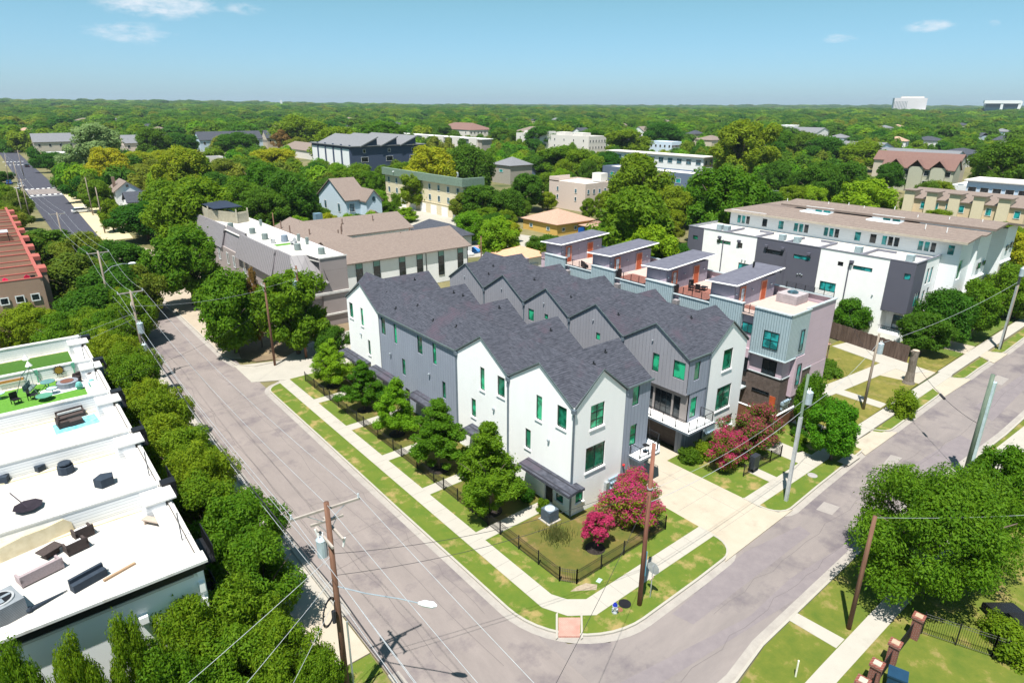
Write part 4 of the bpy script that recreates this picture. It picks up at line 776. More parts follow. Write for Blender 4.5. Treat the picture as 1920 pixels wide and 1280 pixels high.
sw.tube([(-.9,0,2.1),(.9,0,2.1)],.04,6).box(-.75,.75,-.25,.25,.5,.58).box(-.75,.75,.22,.28,.58,1.0).tube([(-.7,0,.55),(-.7,0,2.1)],.015,4).tube([(.7,0,.55),(.7,0,2.1)],.015,4)
furn('garden_swing','A-frame garden swing standing on the green turf','swing',sw,M('swing_frame',(.12,.17,.16)),60,738,1.2)
def rtable(label,px,py,c,r=.55,h=.72): furn('round_table',label,'table',MB().cyl(0,0,h,h+.04,r,r,16).cyl(0,0,0,h,.04),c,px,py,0)
rtable('round teal table with plants beside the garden swing',93,730,M('teal_table',(.10,.22,.22))); rtable('small pale teal table at the rug edge',100,738,M('pale_teal',(.35,.50,.52)),.38,.5); rtable('round green table near the terrace lap wall',85,750,M('green_table',(.08,.25,.17)),.6,.4); rtable('tiny pale round table at the far left of the turf',1,748,M('pale_teal',(.35,.50,.52)),.4,.5)
ch=MB().box(-.28,.28,-.28,.28,.4,.45).box(-.28,.28,.24,.28,.45,1.0)
for a in (-.25,.25):
    for c in (-.25,.25): ch.box(a-.025,a+.025,c-.025,c+.025,0,.4)
c0=furn('metal_chair','black metal chair on the turf left of the swing','chair',ch,BLK,32,757,.4); dup(c0,(c0.location.x+1.1,c0.location.y+.2,ZR6),1.2,'black metal chair on the turf directly under the swing'); 
x,y=rt(112,708); dup(c0,(x,y,ZR6),0,'thin dark metal chair below the sun ornament'); x,y=rt(122,703); dup(c0,(x,y,ZR6),.3,'thin dark metal chair just right of the sun ornament')
sn=MB(); sn.tube([(0,0,0),(0,-.06,0)],.3,16)
for k in range(16):
    a=2*math.pi*k/16; c1,s1_=math.cos(a),math.sin(a); w=.06; sn.add([(c1*.28-s1_*w,-.03,s1_*.28+c1*w),(c1*.28+s1_*w,-.03,s1_*.28-c1*w),(c1*(.58 if k%2 else .46),-.03,s1_*(.58 if k%2 else .46))],[(0,1,2),(0,2,1)])
x,y=at(110,694,9.0); solo('sun_ornament',sn,M('gold_metal',(.42,.25,.05),rough=.35,metal=.5),'gold metal sun face ornament with rays on the lapped wall','ornament',loc=(x,34.75,9.05))
for i,(px,lb) in enumerate(((141,'green oar shaped wall ornament nearest the street'),(67,'green oar shaped wall ornament beside the swing'))):
    x,y=at(px,697,8.9); solo('wall_paddle',MB().box(-.05,.05,-.04,0,-.6,.1).box(-.13,.13,-.05,0,.1,.6),M('paddle_green',(.12,.36,.25)),lb,'ornament',loc=(x,34.75,8.9))
x,y=at(18,706,8.9); solo('wooden_sign_board',MB().box(-.9,.9,-.06,0,-.1,.12),M('orange_wood',(.48,.22,.06)),'blank orange wooden board on the lapped wall','board',loc=(x,34.75,8.95))
for i,(px,py,lb) in enumerate(((150,729,'small turquoise plant pot left of its pair on the turf'),(174,724,'small turquoise plant pot at the street end of the turf'))): furn('plant_pot',lb,'plant pot',MB().cyl(0,0,0,.35,.2,.3,10).ball(0,0,.45,.25),M('turquoise_pot',(.16,.42,.40)),px,py,0)
for i,(px,py,lb) in enumerate(((49,674,'white cone lamp standing on the dark turf'),(54,686,'white cone lamp beside the terrace wall cap'))): furn('cone_lamp',lb,'lamp',MB().cyl(0,0,0,.5,.3,.02,12),CSH,px,py,0)

# ================================================================== TERRACOTTA ROW
TAN=M('tan_stucco',(.34,.225,.165),amt=.07,scale=.4); RED=M('red_coping',(.34,.095,.075),amt=.08); XT=-27.1
B7=thing('terracotta_row','tan stucco row with red parapets and stepped roof terraces','townhouses'); FP.append((-60,-24.5,70,150))
b=MB().box(-60,XT,72.4,150,0,8.3); 
for k in range(9): y=72.4+k*9.2; b.box(-60,XT-.3,y,y+.3,8.3,9.45)
b.box(XT-.3,XT,72.4,150,8.3,9.45)
for k in range(1,9): y=72.4+k*9.2-4.6; b.box(-60,XT-.3,y,y+.25,8.3,9.3)
part('wall',b,TAN,B7); r=MB()
for k in range(9): y=72.4+k*9.2; r.box(-60,XT-.35,y-.03,y+.33,9.45,9.55); (r.box(XT-.35,XT+1.0,y+5.5,y+8.2,9.0,9.6) if k<8 else 0)
for k in range(1,9): y=72.4+k*9.2-4.6; r.box(-60,XT-.35,y-.02,y+.27,9.3,9.38)
r.box(XT-.35,XT+.08,72.3,150,9.45,9.58); part('parapet_cap',r,RED,B7)
[part('bay',MB().box(XT,XT+.9,a,a+2.5,0,9),TAN,B7) for a in (78,87.2,96.4)]
for k in range(3): win(B7,'S',72.4,-32.1+k*1.65,-31.1+k*1.65,6.6-.1,7.5,gl=DRK,fr=FRW,rec=-.1,fw=.12)
adc=MB().box(-.35,.35,-.35,.3,.35,.42); 
for k in range(5): adc.box(-.34+k*.14,-.22+k*.14,.28,.34,.42,1.15-abs(k-2)*.08)
adc.box(-.42,-.34,-.35,.35,0,.6).box(.34,.42,-.35,.35,0,.6)
HP=M('hot_pink_paint',(.75,.02,.10),rough=.5)
x,y=at(12,524,8.8); c0=solo('adirondack_chair',adc,HP,'hot pink slatted chair at the left of the terracotta roof','chair',loc=(x,75.5,8.3),rz=2.6); x,y=at(47,518,8.8); dup(c0,(x,75.8,8.3),3.5,'hot pink slatted chair nearer the street on the terracotta roof')
x,y=at(60,516,8.8); solo('barbecue',MB().cyl(0,0,.5,.8,.25).cyl(0,0,0,.5,.05).box(-.5,.5,-.1,.1,.7,.75),BLK,'small black barbecue beside the pink chairs','barbecue',loc=(x,76.3,8.3))
x,y=at(2,437,9.3); 
t=thing('patio_set','grey canopy and dark furniture on a farther terracotta terrace','patio furniture',(-30.5,110,8.3)); part('canopy',MB().box(-1.8,1.8,-1.5,1.5,2.0,2.1),M('canopy_grey',(.40,.40,.42)),t); part('table',MB().box(-1.2,1.2,-.5,.5,.6,.7).cyl(0,0,0,.6,.06),BLK,t)
for a,c in ((-1.7,-1.4),(1.7,-1.4),(1.7,1.4),(-1.7,1.4)): part('post',MB().box(a-.05,a+.05,c-.05,c+.05,0,2.0),BLK,t)
b=MB()

# ================================================================== MANSARD APARTMENTS
MET=M('standing_seam_grey',(.235,.215,.225),amt=.05,lines=('y',.7,.14),lcol=(.09,.085,.09),rough=.5,lbump=.8); METS=M('standing_seam_end',(.225,.21,.215),amt=.05,lines=('x',.9,.08),lcol=(.14,.13,.14),rough=.5); GRB=M('grey_brown_stucco',(.31,.265,.255),amt=.05,scale=.4,lines=('z',4.2,.006))
B8=thing('mansard_apartments','grey brown flat roofed apartments with metal mansard edge and deck fence','apartments'); FP.append((-3,10.5,54,121))
b=MB(); b.box(.9,8.7,56.9,118,0,7.0); b.box(4.6,8.72,56.7,56.9,0,10.25); b.box(8.5,8.75,56.9,118,7,10.35); b.box(4.6,8.5,56.9,57.0,7,10.24)
part('wall',b,GRB,B8)
part('roof',MB().prism([(1.8,60.4),(3.95,59.85),(4.6,57.0),(8.5,57.0),(8.5,118),(1.8,118)],9.75,9.85),ROF,B8); part('parapet',MB().box(8.35,8.5,57.1,118,9.85,10.38),WHP,B8)
b=MB()
for y0,y1,xo in ((60.6,66,0),(66,82,-.5),(82,92,.9),(92,103,.1),(103,118,.0)):
    xt=1.8+xo*.6; xb=.55+xo*.6
    b.add([(xb,y0-(3.9 if y0<61 else .9),6.7),(xt,y0,10.45),(xt,y1,10.45),(xb,y1+.3,6.7),(xt+.3,y0,10.45),(xt+.3,y1,10.45),(xt+.3,y0,6.7),(xt+.3,y1,6.7)],[(0,3,2,1),(1,2,5,4),(0,1,4,6),(2,3,7,5)])
part('mansard',b,MET,B8)
b=MB(); b.add([(.55,56.7,6.7),(5.6,56.3,6.7),(3.95,59.95,10.45),(1.8,60.6,10.45)],[(0,1,2,3)]); b.add([(5.6,56.3,6.7),(4.6,56.9,10.3),(3.95,59.95,10.45),(4.6,57.2,6.7)],[(0,3,2),(0,2,1),(0,1,2)])
part('mansard_end',b,METS,B8)
part('trim_band',MB().box(1.2,8.8,56.5,56.74,4.9,5.25).box(1.2,8.8,56.5,56.74,1.7,1.95).box(4.55,8.8,56.6,56.7,10.25,10.42),M('pale_band',(.55,.53,.50)),B8)
for y in (76,79,84.5,88,93): win(B8,'W',.9,y,y+1.2,4.2,6.3,gl=BLG,fr=FRW,rec=-.06)
for x,y in ((7.0,61.5),(5.3,66.5),(4.3,78),(4.4,84.5),(3,92)): part('air_conditioner',MB().cyl(x,y,9.85,10.8,.5,.5,10).cyl(x,y,10.8,10.85,.4,.4,10),M('ac_olive',(.22,.27,.26),lines=('z',.08,.3),lcol=(.1,.12,.12)),B8)
for y in (99,91,73,69.5): part('chimney_box',MB().box(8.0,8.4,y,y+.5,9.85,11.0),M('ac_olive',(.22,.27,.26)),B8)
f=thing('deck_fence','pale timber screen fence with dark shade roof on the mansard apartments','fence'); q=MB()
pth=[(3.3,117),(2.6,104),(5.6,96.5),(8.0,97.5)]
for a,c in zip(pth,pth[1:]):
    a,c=Vector(a),Vector(c); n=int((c-a).length/.22)
    for i in range(n): p=a+(c-a)*i/n; q.box(p.x-.07,p.x+.07,p.y-.07,p.y+.07,9.9,11.9)
part('picket_panel',q,M('pale_timber',(.40,.36,.27),(.5,.46,.36),scale=2),f)
for p in pth: part('post',MB().box(p[0]-.1,p[0]+.1,p[1]-.1,p[1]+.1,9.9,12.5),M('pale_timber'  ,(.4,.36,.27)),f)
part('shade_roof',MB().box(2.9,8.2,101,112,12.2,12.35),M('dark_shade',(.02,.03,.055)),f); 
q=MB().box(-.2,2.2,114.5,117.5,11.9,12.1).box(0,.2,115,117,9.9,11.9); part('cabin',q,M('brown_grey_roof',(.2,.17,.17)),f)
x,y=5.6,72.5
solo('turf_rug',MB().box(-1.3,1.3,-.7,.7,0,.03),GRT,'small green turf mat among chairs on the long white roof','turf',loc=(5.1,72,9.85)); c0=solo('lounge_chair',adc,M('pale_lounge',(.42,.43,.44)),'pale lounge chair left of the green mat on the white roof','chair',loc=(4.2,74,9.85),rz=1.2); dup(c0,(6.4,70.8,9.85),-1,'pale lounge chair right of the green mat on the white roof'); solo('pod_chair',MB().cyl(0,0,0,1.1,.6,.5,10),M('pod_blue',(.2,.24,.3)),'round grey blue pod chair behind the green mat','chair',loc=(6.2,74.2,9.85))

# ================================================================== BROWN ROOFED WHITE APARTMENTS
B9=thing('courtyard_apartments','white apartments with wide brown shingle roof round a courtyard','apartments'); FP.append((11,46,65,107))
b=MB(); b.box(13,38.6,68,81.6,0,6.3).box(13,24.4,81.6,104,0,6.3).box(24.4,40,91.2,104,0,6.3)
b.tri('E',38.6,68,74.8,81.6,6.3,8.5); b.tri('E',40,91.2,97.6,104,6.3,8.5)
part('wall',b,WHS,B9); r=MB(); r.gable('x',12.6,39.2,68,81.6,6.35,8.9,.18,.5).gable('y',74.8,104,12.6,24.4,6.3,8.88,.18,.5).gable('x',18,40.5,91.2,104,6.35,8.8,.18,.5)
rf=part('roof',r,SHB,B9)
for i,x in enumerate((15.4,18.7,23.7,27.3,31.9,36.2)):
    w=win(B9,'S',68,x,x+1.25,1.4,6.1,gl=DRK,rec=-.05,mz=1); part('blind',MB().fb('S',68,x+.08,x+1.17,5.0,6.02,.065,.09),M('pale_green_blind',(.22,.38,.34)),w)
for x in (13.1,29.3,38.5): part('downspout',MB().box(x-.05,x+.05,67.9,68,.1,6.2),BLK,B9)
for x,y in ((20,84),(22,87),(23.5,90),(16,88),(14.5,94),(33,95),(36,99),(28,74.5),(32,78),(15,100),(26,95)): part('roof_vent',MB().cyl(x,y,7.2,8.9,.12),M('vent_rust',(.22,.15,.12)),rf)
part('roof_vent',MB().box(22.5,24,100,101.5,8,9.6),M('blue_vent_box',(.12,.2,.25)),rf)
# ================================================================== HOUSES OF THE MIDDLE DISTANCE
def survey(cx,cy,lx,rx,z):
    # real plan of a grid-aligned building from its nearest eave corner and its two far edges
    x0,y0=at(cx,cy,z)
    lo,hi=.5,400.
    for _ in range(40):
        m=(lo+hi)/2
        if prj(x0,y0+m,z)[0]>lx: lo=m
        else: hi=m
    dy=lo; lo,hi=.5,400.
    for _ in range(40):
        m=(lo+hi)/2
        if prj(x0+m,y0,z)[0]<rx: lo=m
        else: hi=m
    return x0,y0,lo,dy
VIS=[]
def wc(n,c,**k): return M('wall_'+n,c,amt=.04,**k)
def building(name,label,cat,sv,ze,roof,zr,wall,rmat,wins=(),maxd=26,group=None,extra=None,gl=None,maxw=90,base=None):
    if base:
        xb,yb=at(sv[0],base); z_=height(sv[0],sv[1],xb,yb); fz=z_/ze; zr*=fz; ze=z_; wins=[(f,n,a*fz,b_*fz,w*fz**.5) for f,n,a,b_,w in wins]
        if extra:
            ex=extra
            def extra(o,dx,dy): n0=set(o.children); ex(o,dx,dy); [setattr(c,'scale',(1,1,fz)) for c in o.children if c not in n0]
    x0,y0,dx,dy=survey(*sv,ze); dx=min(dx,maxw); dy=min(dy,maxd)
    _w=prj(x0,y0,ze)[2]; VIS.append((sv[2],sv[3],sv[1]-(12 if roof!='flat' else 4),sv[1]+(ze*.75)/_w*FPX,_w-2))
    o=thing(name,label,cat,(x0,y0,0),0,group); FP.append((x0-1,x0+dx+1,y0-1,y0+dy+1))
    b=MB().box(0,dx,0,dy,-.1,ze); r=MB()
    if roof=='gx': r.gable('x',-.4,dx+.4,0,dy,ze,zr,.2,.5); b.tri('W',0,0,dy/2,dy,ze,zr-.1); b.tri('E',dx,0,dy/2,dy,ze,zr-.1)
    elif roof=='gy': r.gable('y',-.4,dy+.4,0,dx,ze,zr,.2,.5); b.tri('S',0,0,dx/2,dx,ze,zr-.1)
    elif roof=='hip': r.hip(0,dx,0,dy,ze,zr,.5)
    elif roof=='flat':
        b.box(0,dx,0,.25,ze,ze+.6).box(0,.25,.25,dy,ze,ze+.6).box(dx-.25,dx,.25,dy,ze,ze+.6).box(.25,dx-.25,dy-.25,dy,ze,ze+.6); r.box(.25,dx-.25,.25,dy-.25,ze,ze+.08)
    elif roof=='over': r.box(-.8,dx+.8,-.8,dy+.8,ze,ze+.35)
    part('wall',b,wall,o); part('roof',r,rmat,o)
    for face,n,z0,z1,w in wins:
        L=dx if face=='S' else dy
        for i in range(n):
            c=L*(i+.5)/n; win(o,face,0,c-w/2,c+w/2,z0,z1,gl=gl or DRK,fr=FRW,rec=-.06,fw=.09)
    if extra: extra(o,dx,dy)
    return o,dx,dy
LB=wc('light_blue',(.50,.60,.68),lines=('z',.25,.12),lcol=(.4,.5,.58)); CRM=wc('cream',(.62,.54,.38)); YEL=wc('ochre',(.55,.36,.10)); PNS=wc('pink_cream',(.62,.50,.44)); NVB=wc('navy',(.05,.07,.12),lines=('u',.6,.08)); GRT_=wc('greige',(.34,.31,.27),lines=('z',.3,.06)); WH2=wc('white',(.74,.74,.75)); OFF=wc('off_white',(.66,.62,.58)); BLS=wc('slate_blue',(.12,.16,.24)); LVB=wc('pale_blue',(.52,.62,.75)); GNC=M('green_cornice',(.16,.22,.17)); STN=wc('stone',(.5,.44,.36)); SGE=wc('sage',(.42,.42,.33)); BRO=wc('brown',(.22,.15,.11))
def bh(o,dx,dy):
    b=MB().box(4,8.5,-3.5,0,-.1,5.5); b.tri('S',-3.5,4,6.25,8.5,5.5,7.2); part('front_wing',b,LB,o); part('wing_roof',MB().gable('y',-3.9,3,4,8.5,5.5,7.3,.2,.3),SHB,o)
    w=MB().tube([(6.25,-3.5,5.6),(6.25,-3.6,5.6)],.45,12); part('round_window',w,BLG,o)
    p=MB().box(3.2,3.4,-6,-5.8,0,2.7).box(6.6,6.8,-6,-5.8,0,2.7); part('porch',p,WHP,o); part('porch_roof',MB().gable('y',-6.3,-3.5,3,7,2.7,3.8,.15,.2),SHB,o); part('door',MB().box(4.5,5.4,-3.58,-3.5,0,2.1),FRW,o)
building('house','pale blue two storey house with brown roof and small porch','house',(648,374,575,690),5.6,'gx',8.8,LB,SHB,[('W',2,3,4.6,1.3),('S',2,3.2,4.8,1.3)],base=432,extra=bh,gl=BLG,maxd=17,maxw=11)
def whx(o,dx,dy): part('brace',MB().box(dx*.45,dx*.55,-.1,0,6.3,6.9),BRO,o); part('lower_roof',MB().gable('x',dx*.2,dx+6,-7,0,3.2,5.4,.2,.3),SHK,o); part('lower_wall',MB().box(dx*.25,dx+5.6,-6.8,0,0,3.2),WH2,o); part('chimney',MB().box(.6,1.4,dy*.5,dy*.5+.8,6,8.6),BRO,o)
building('house','white house with low brown gable beside the dark asphalt street','house',(215,358,203,264),5.5,'gy',7.8,WH2,SHB,[('S',1,3.2,4.8,3.0),('W',2,3,4.5,1)],extra=whx,gl=BLG,maxd=12,base=398)
def yx(o,dx,dy):
    part('carport_roof',MB().box(dx*.55,dx*.9,-5.5,0,2.5,2.65).box(dx*.9,dx*1.15,-4,0,2.8,2.95),SHT,o); part('blue_screen',MB().box(dx*.42,dx*.6,-2.2,-2.1,0,2.2),M('bright_blue',(.01,.12,.5)),o)
    for a in (.57,.88): part('post',MB().box(dx*a-.08,dx*a+.08,-5.4,-5.24,0,2.5),BRO,o)
building('house','yellow one storey house with wide tan hip roof','house',(1045,421,981,1112),3.6,'hip',6.9,YEL,SHT,[('W',2,1.1,2.3,1.4),('S',3,1.1,2.3,1.2)],base=442,extra=yx,gl=BLG,maxd=17)
def px_(o,dx,dy): part('stepped_parapet',MB().box(0,.3,dy-4.5,dy,8.5,9.9).box(.3,9,dy-.3,dy,8.5,9.9),PNS,o); part('stair_tower',MB().box(10,13,3,7,8.5,11.2),OFF,o)
building('apartment_building','pink cream stucco flat roofed building behind the yellow house','building',(1098,349,1030,1150),8.2,'flat',0,PNS,ROF,[('W',2,5.6,7.0,1.0),('W',2,3,4.4,.9),('S',5,5.6,7,1.0)],extra=px_,gl=BLG,maxd=26,base=398)
def nvx(o,dx,dy):
    for i in range(5): part('rib',MB().box(-.35,.0,dy*(i+.0)/5-.3+.6,dy*i/5+1.6,0,10.6),NVB,o)
    for i in range(3): r=MB(); slab(r,4+i*10,13+i*10,-1,dy+1,10.2,13.0,.35); part('shed_roof',r,SHY,o); part('clerestory',MB().ext([(4.2+i*10,10),(12.6+i*10,10),(12.6+i*10,12.5),(4.2+i*10,9.9)],'y',-.2,dy),NVB,o)
def nv2(o,dx,dy):
    part('white_face',MB().box(-.12,0,.5,dy-.5,0,9.2),WH2,o); nvx(o,dx,dy)
building('modern_building','navy and white three storey block with sawtooth roofs','building',(658,276,584,795),10,'over',0,NVB,SHY,[('S',3,5.2,6.8,3.0),('S',3,8,9.2,1.2)],extra=nv2,maxd=44,maxw=60,base=337)
def gcx(o,dx,dy): part('cornice',MB().box(-.9,0,-.9,dy+.5,8.6,10.6).box(0,dx,-.9,0,8.6,10.6),GNC,o); part('base_band',MB().box(-.1,0,0,dy,2.9,3.1),CRM,o); [part('garage_door',MB().box(-.12,-.02,2+i*6,5.2+i*6,0,2.4),FRW,o) for i in range(max(1,int(dy//6)))]
building('apartment_building','cream three storey block with deep green cornice facing the car court','building',(868,350,722,905),8.6,'flat',0,CRM,ROF,[('W',9,6.4,8.0,1.3),('W',9,3.6,5.2,1.3),('S',3,6.4,8,1.3)],extra=gcx,gl=BLG,maxd=60,base=414)
def r7(o,dx,dy):
    for i in range(6): y=dy*(i+.2)/6; part('white_fin',MB().box(-1.6,0,y,y+dy/14,0,9.8),OFF,o); part('balcony',MB().box(-1.4,0,y+dy/14,y+dy/6-.5,5.6,6.6).box(-1.4,0,y+dy/14,y+dy/6-.5,2.4,3.4),BLG,o)
building('apartment_row','long pale row with stacked balconies below the far trees','apartments',(903,262,735,922),9,'over',0,GRT_,WHP,[('W',12,6.8,8.4,2.0)],extra=r7,maxd=230,maxw=16,base=289)
def r8(o,dx,dy):
    for i in range(4): part('rooftop_block',MB().box(2,9,dy*(.1+i*.23),dy*(.22+i*.23),9.6,11.4),OFF,o)
building('apartment_building','large off white stucco complex with small dark windows','building',(1104,258,968,1137),9.6,'flat',0,OFF,ROF,[('W',8,7.4,8.5,.9),('W',8,4.4,5.5,.9),('S',6,7.2,8.4,.9),('S',6,4.2,5.4,.9)],extra=r8,maxd=200,base=297)
def r9(o,dx,dy):
    part('brown_box',MB().box(0,dx,-.12,0,6.4,6.7),BRO,o)
building('modern_building','long white building with flat cream roof slab and grouped windows','building',(1320,296,1140,1338),9.5,'over',0,WH2,OFF,[('W',11,6.6,8.6,2.6),('W',8,2.6,4.4,1.6),('S',2,6.4,8.4,1.4)],extra=r9,gl=BLG,maxd=125,maxw=16,base=345)
building('house','grey brown hip roofed house in front of the long white building','house',(1292,318,1222,1313),5.5,'hip',8.5,BRO,SHY,[('W',4,3.2,4.6,1.4)],maxd=40,maxw=16,base=338)
building('modern_building','slate blue flat roofed building half hidden by the tall pecan','building',(1345,334,1130,1380),7,'flat',0,BLS,OFF,[('W',5,3.4,5.4,2.4)],gl=TEA,maxd=75,maxw=14,base=368)
building('house','small greige two storey house with a low hip roof','house',(957,311,923,1000),6,'hip',8.4,GRT_,SHY,[('W',1,3.6,4.6,2.2),('S',1,1,2.2,1.5)],gl=TEA,maxd=22,maxw=12,base=346)
building('house','dark roofed gable house right of the greige house','house',(978,322,956,1004),4.6,'gy',8,BLS,SHK,[('S',1,4.2,5.2,1.0)],maxd=14,maxw=10)
building('house','dark charcoal hip roofed house behind the brown roofed apartments','house',(836,446,762,884),4.6,'hip',6.8,WH2,SHK,[('S',2,1.2,3.2,1.0)],maxd=15,maxw=13)
def crx(o,dx,dy):
    for i in range(5): part('tower_bay',MB().box(-.8,3,dy*(.12+i*.2),dy*(.12+i*.2)+2.6,0,9.6),CRM,o); part('bay_roof',MB().box(-1.2,3.4,dy*(.12+i*.2)-.4,dy*(.12+i*.2)+3.0,9.6,9.85),SHB,o)
CR2=wc('apricot',(.60,.47,.31))
building('apartment_building','cream apartments with brown roof and balconies at the right edge','building',(1925,390,1700,2000),7.8,'gy',9.8,CR2,SHB,[('W',9,4.8,6.8,1.4)],extra=crx,gl=TEA,maxd=90,maxw=18,base=448)
def wfx(o,dx,dy):
    for i in range(4): part('rooftop_block',MB().box(3,10,dy*(.05+i*.25),dy*(.17+i*.25),10.4,12.2),WH2,o); part('air_conditioner',MB().box(1,2.2,dy*(.2+i*.22),dy*(.2+i*.22)+1.4,10.4,11.5),BLG,o)
building('modern_building','white flat roofed row behind the cream apartments at right','building',(1935,362,1782,2010),10.4,'flat',0,WH2,ROF,[('W',6,7,8.6,2.4)],extra=wfx,gl=TEA,maxd=80,maxw=20,base=405)
building('modern_building','pale blue shaded row with thin brown roof edge, farthest of the right edge rows','building',(1935,348,1815,2010),11,'over',0,LVB,OFF,[('W',5,8,9.4,2.2)],maxd=80,maxw=12)
def vx(o,dx,dy):
    for i in range(3): part('bay',MB().box(-1.2,0,dy*(.1+i*.3),dy*(.1+i*.3)+5,0,8.6),SGE,o); part('bay_roof',MB().gable('x',-1.6,5,dy*(.1+i*.3)-.3,dy*(.1+i*.3)+5.3,8.4,11,.2,.2),SHR,o)
building('victorian_row','sage victorian style row with red brown roofs and gabled bays','townhouses',(1790,318,1655,1802),8.4,'gy',11.5,SGE,SHR,[('W',7,5.6,7.4,1.8),('W',7,2.4,4,1.8)],extra=vx,gl=DRK,maxd=80,maxw=20,base=366)
building('house','long red brown roof behind the victorian row','house',(1800,306,1640,1812),8.5,'gy',12,STN,SHR,[],maxd=90,maxw=30)
building('house','pale blue grey gabled building beyond the red brown roofs','house',(1790,296,1630,1812),7,'gy',10,LVB,SHY,[('W',6,3.5,5,2.4)],maxd=110,maxw=26)
building('house','white block with two cube towers beyond the blue grey roofs','house',(1812,290,1748,1850),7,'hip',9.5,WH2,SHK,[],maxd=40,maxw=30)
building('house','small grey roofed house with pale porch between the trees','house',(1466,380,1440,1482),3.4,'gy',6.4,LVB,SHY,[('S',1,1,2.4,1.4)],maxd=12,maxw=10,base=402)
# far rows
far=[('grey roofed row at the left below the far trees',(62,266,50,198),7,'gx',12,STN,SHY),('white shed with flat roof below the grey roofed row',(88,290,78,208),4.5,'flat',0,WH2,ROF),
('long grey roofed row left of the dark tree',(232,268,222,345),7.5,'gx',12,PNS,SHY),('dark roofed row with dormers right of the lone street lamp',(374,262,364,492),8,'gx',13,LVB,SHK),
('pair of dark roofs with white chimneys in the far left middle',(500,258,490,580),8,'gx',13,STN,SHK),('flat grey roofed shop behind the yellow trees',(272,303,262,424),5,'flat',0,OFF,SHY),
('pale tan roofs poking through trees far left of centre',(520,240,470,545),8,'gx',12,STN,SHT),('single grey roof peeping through the far trees',(570,219,552,580),8,'gx',13,WH2,SHY),
('brown flat block with red end wall behind the navy building',(720,262,650,750),10,'gy',12,BRO,SHB),('tan roofed house left of the far stucco complex',(1000,250,958,1040),9,'hip',14,STN,SHB),
('pinkish roofed cluster over the stacked balcony row',(880,244,800,925),9,'hip',15,OFF,SHR),('dark roofed house directly above the stucco complex',(1095,252,1068,1112),9,'gx',14,WH2,SHK),
('tan roofed house with white gable above the long white building',(1210,248,1183,1230),8,'gx',13,WH2,SHB),('pale flat house right above the long white building',(1260,268,1218,1278),7,'flat',0,LVB,WHP),
('pink walled far building near the right skyline',(1310,222,1285,1322),10,'gx',15,PNS,SHB),('pale cream far complex under the right skyline',(1390,214,1338,1402),12,'flat',0,STN,OFF),
('white flat far building between right hand trees',(1490,236,1458,1505),8,'flat',0,WH2,WHP),('grey white roofs between right hand trees',(1530,250,1462,1560),7,'gy',12,WH2,SHY),
('lilac roofed row peeping over the bright right tree',(1640,282,1560,1680),7,'gy',11,LVB,SHY),('small white sheds near the far left road',(85,240,58,92),6,'gx',9,WH2,SHY),('two dark roofed homes left of the navy building',(600,286,520,640),5,'hip',9,OFF,SHB)]
for i,(lb,sv,ze,rf,zr,wm,rm) in enumerate(far): building('distant_building',lb,'building',sv,ze,rf,zr,wm,rm,[('W',5,ze-3.4,ze-1.6,1.6),('S',7,ze-3.4,ze-1.6,1.6)] if ze>6 else [],maxd=(16 if sv[3]<600 else 60),maxw=(260 if sv[3]<600 else 75))
# skyline
def tower(px0,px1,pyb,pyt,D,label,mat,extra=None,dep=30):
    pc=(px0+px1)/2; d=pdir(pc,pyb); h=math.hypot(d.x,d.y); x,y=CAMP.x+d.x/h*D,CAMP.y+d.y/h*D; w=(px1-px0)/FPX*D/ (CF.dot(d.normalized()))*.93; zt=height(pc,pyt,x,y); zb=min(terr(x,y),height(pc,pyb,x,y))
    o=thing('office_tower',label,'tower',(x,y,0),math.atan2(d.y,d.x)-math.pi/2+.12); part('wall',MB().box(-w/2,w/2,0,dep,zb-10,zt),mat,o)
    if extra: extra(o,w,zb,zt)
    return o
def t1(o,w,zb,zt):
    q=MB()
    for k in range(9): q.box(-w/2+w*(k+.3)/9*.42,-w/2+w*(k+.6)/9*.42,-.5,0,zb,zt-10)
    part('window_strip',q,BLG,o); part('roof_plant',MB().box(-w*.3,w*.4,5,20,zt,zt+5),OFF,o); part('low_wing',MB().box(w*.3,w*1.1,-20,10,zb-10,zb+(zt-zb)*.25),WH2,o)
tower(1685,1723,207,184,2600,'tall white office block standing on the right skyline',wc('tower_white',(.62,.58,.60)),t1,50)
def t2(o,w,zb,zt):
    part('white_frame',MB().box(-w/2-4,w/2+4,-4,20,zt-6,zt+2).add([(w/2-4,-3,zb),(w/2+2,-3,zb),(w/2+8,-3,zt),(w/2,-3,zt)],[(0,1,2,3)]).box(-3,3,-3,0,zb,zt),WH2,o)
tower(1861,1893,203,190,2300,'dark glass office block with slanted white frame on the right skyline',glass('office_glass',(.015,.05,.07)),t2,40)
o=tower(526,529,194,188,3000,'thin white spire on the left skyline',WH2,None,6)

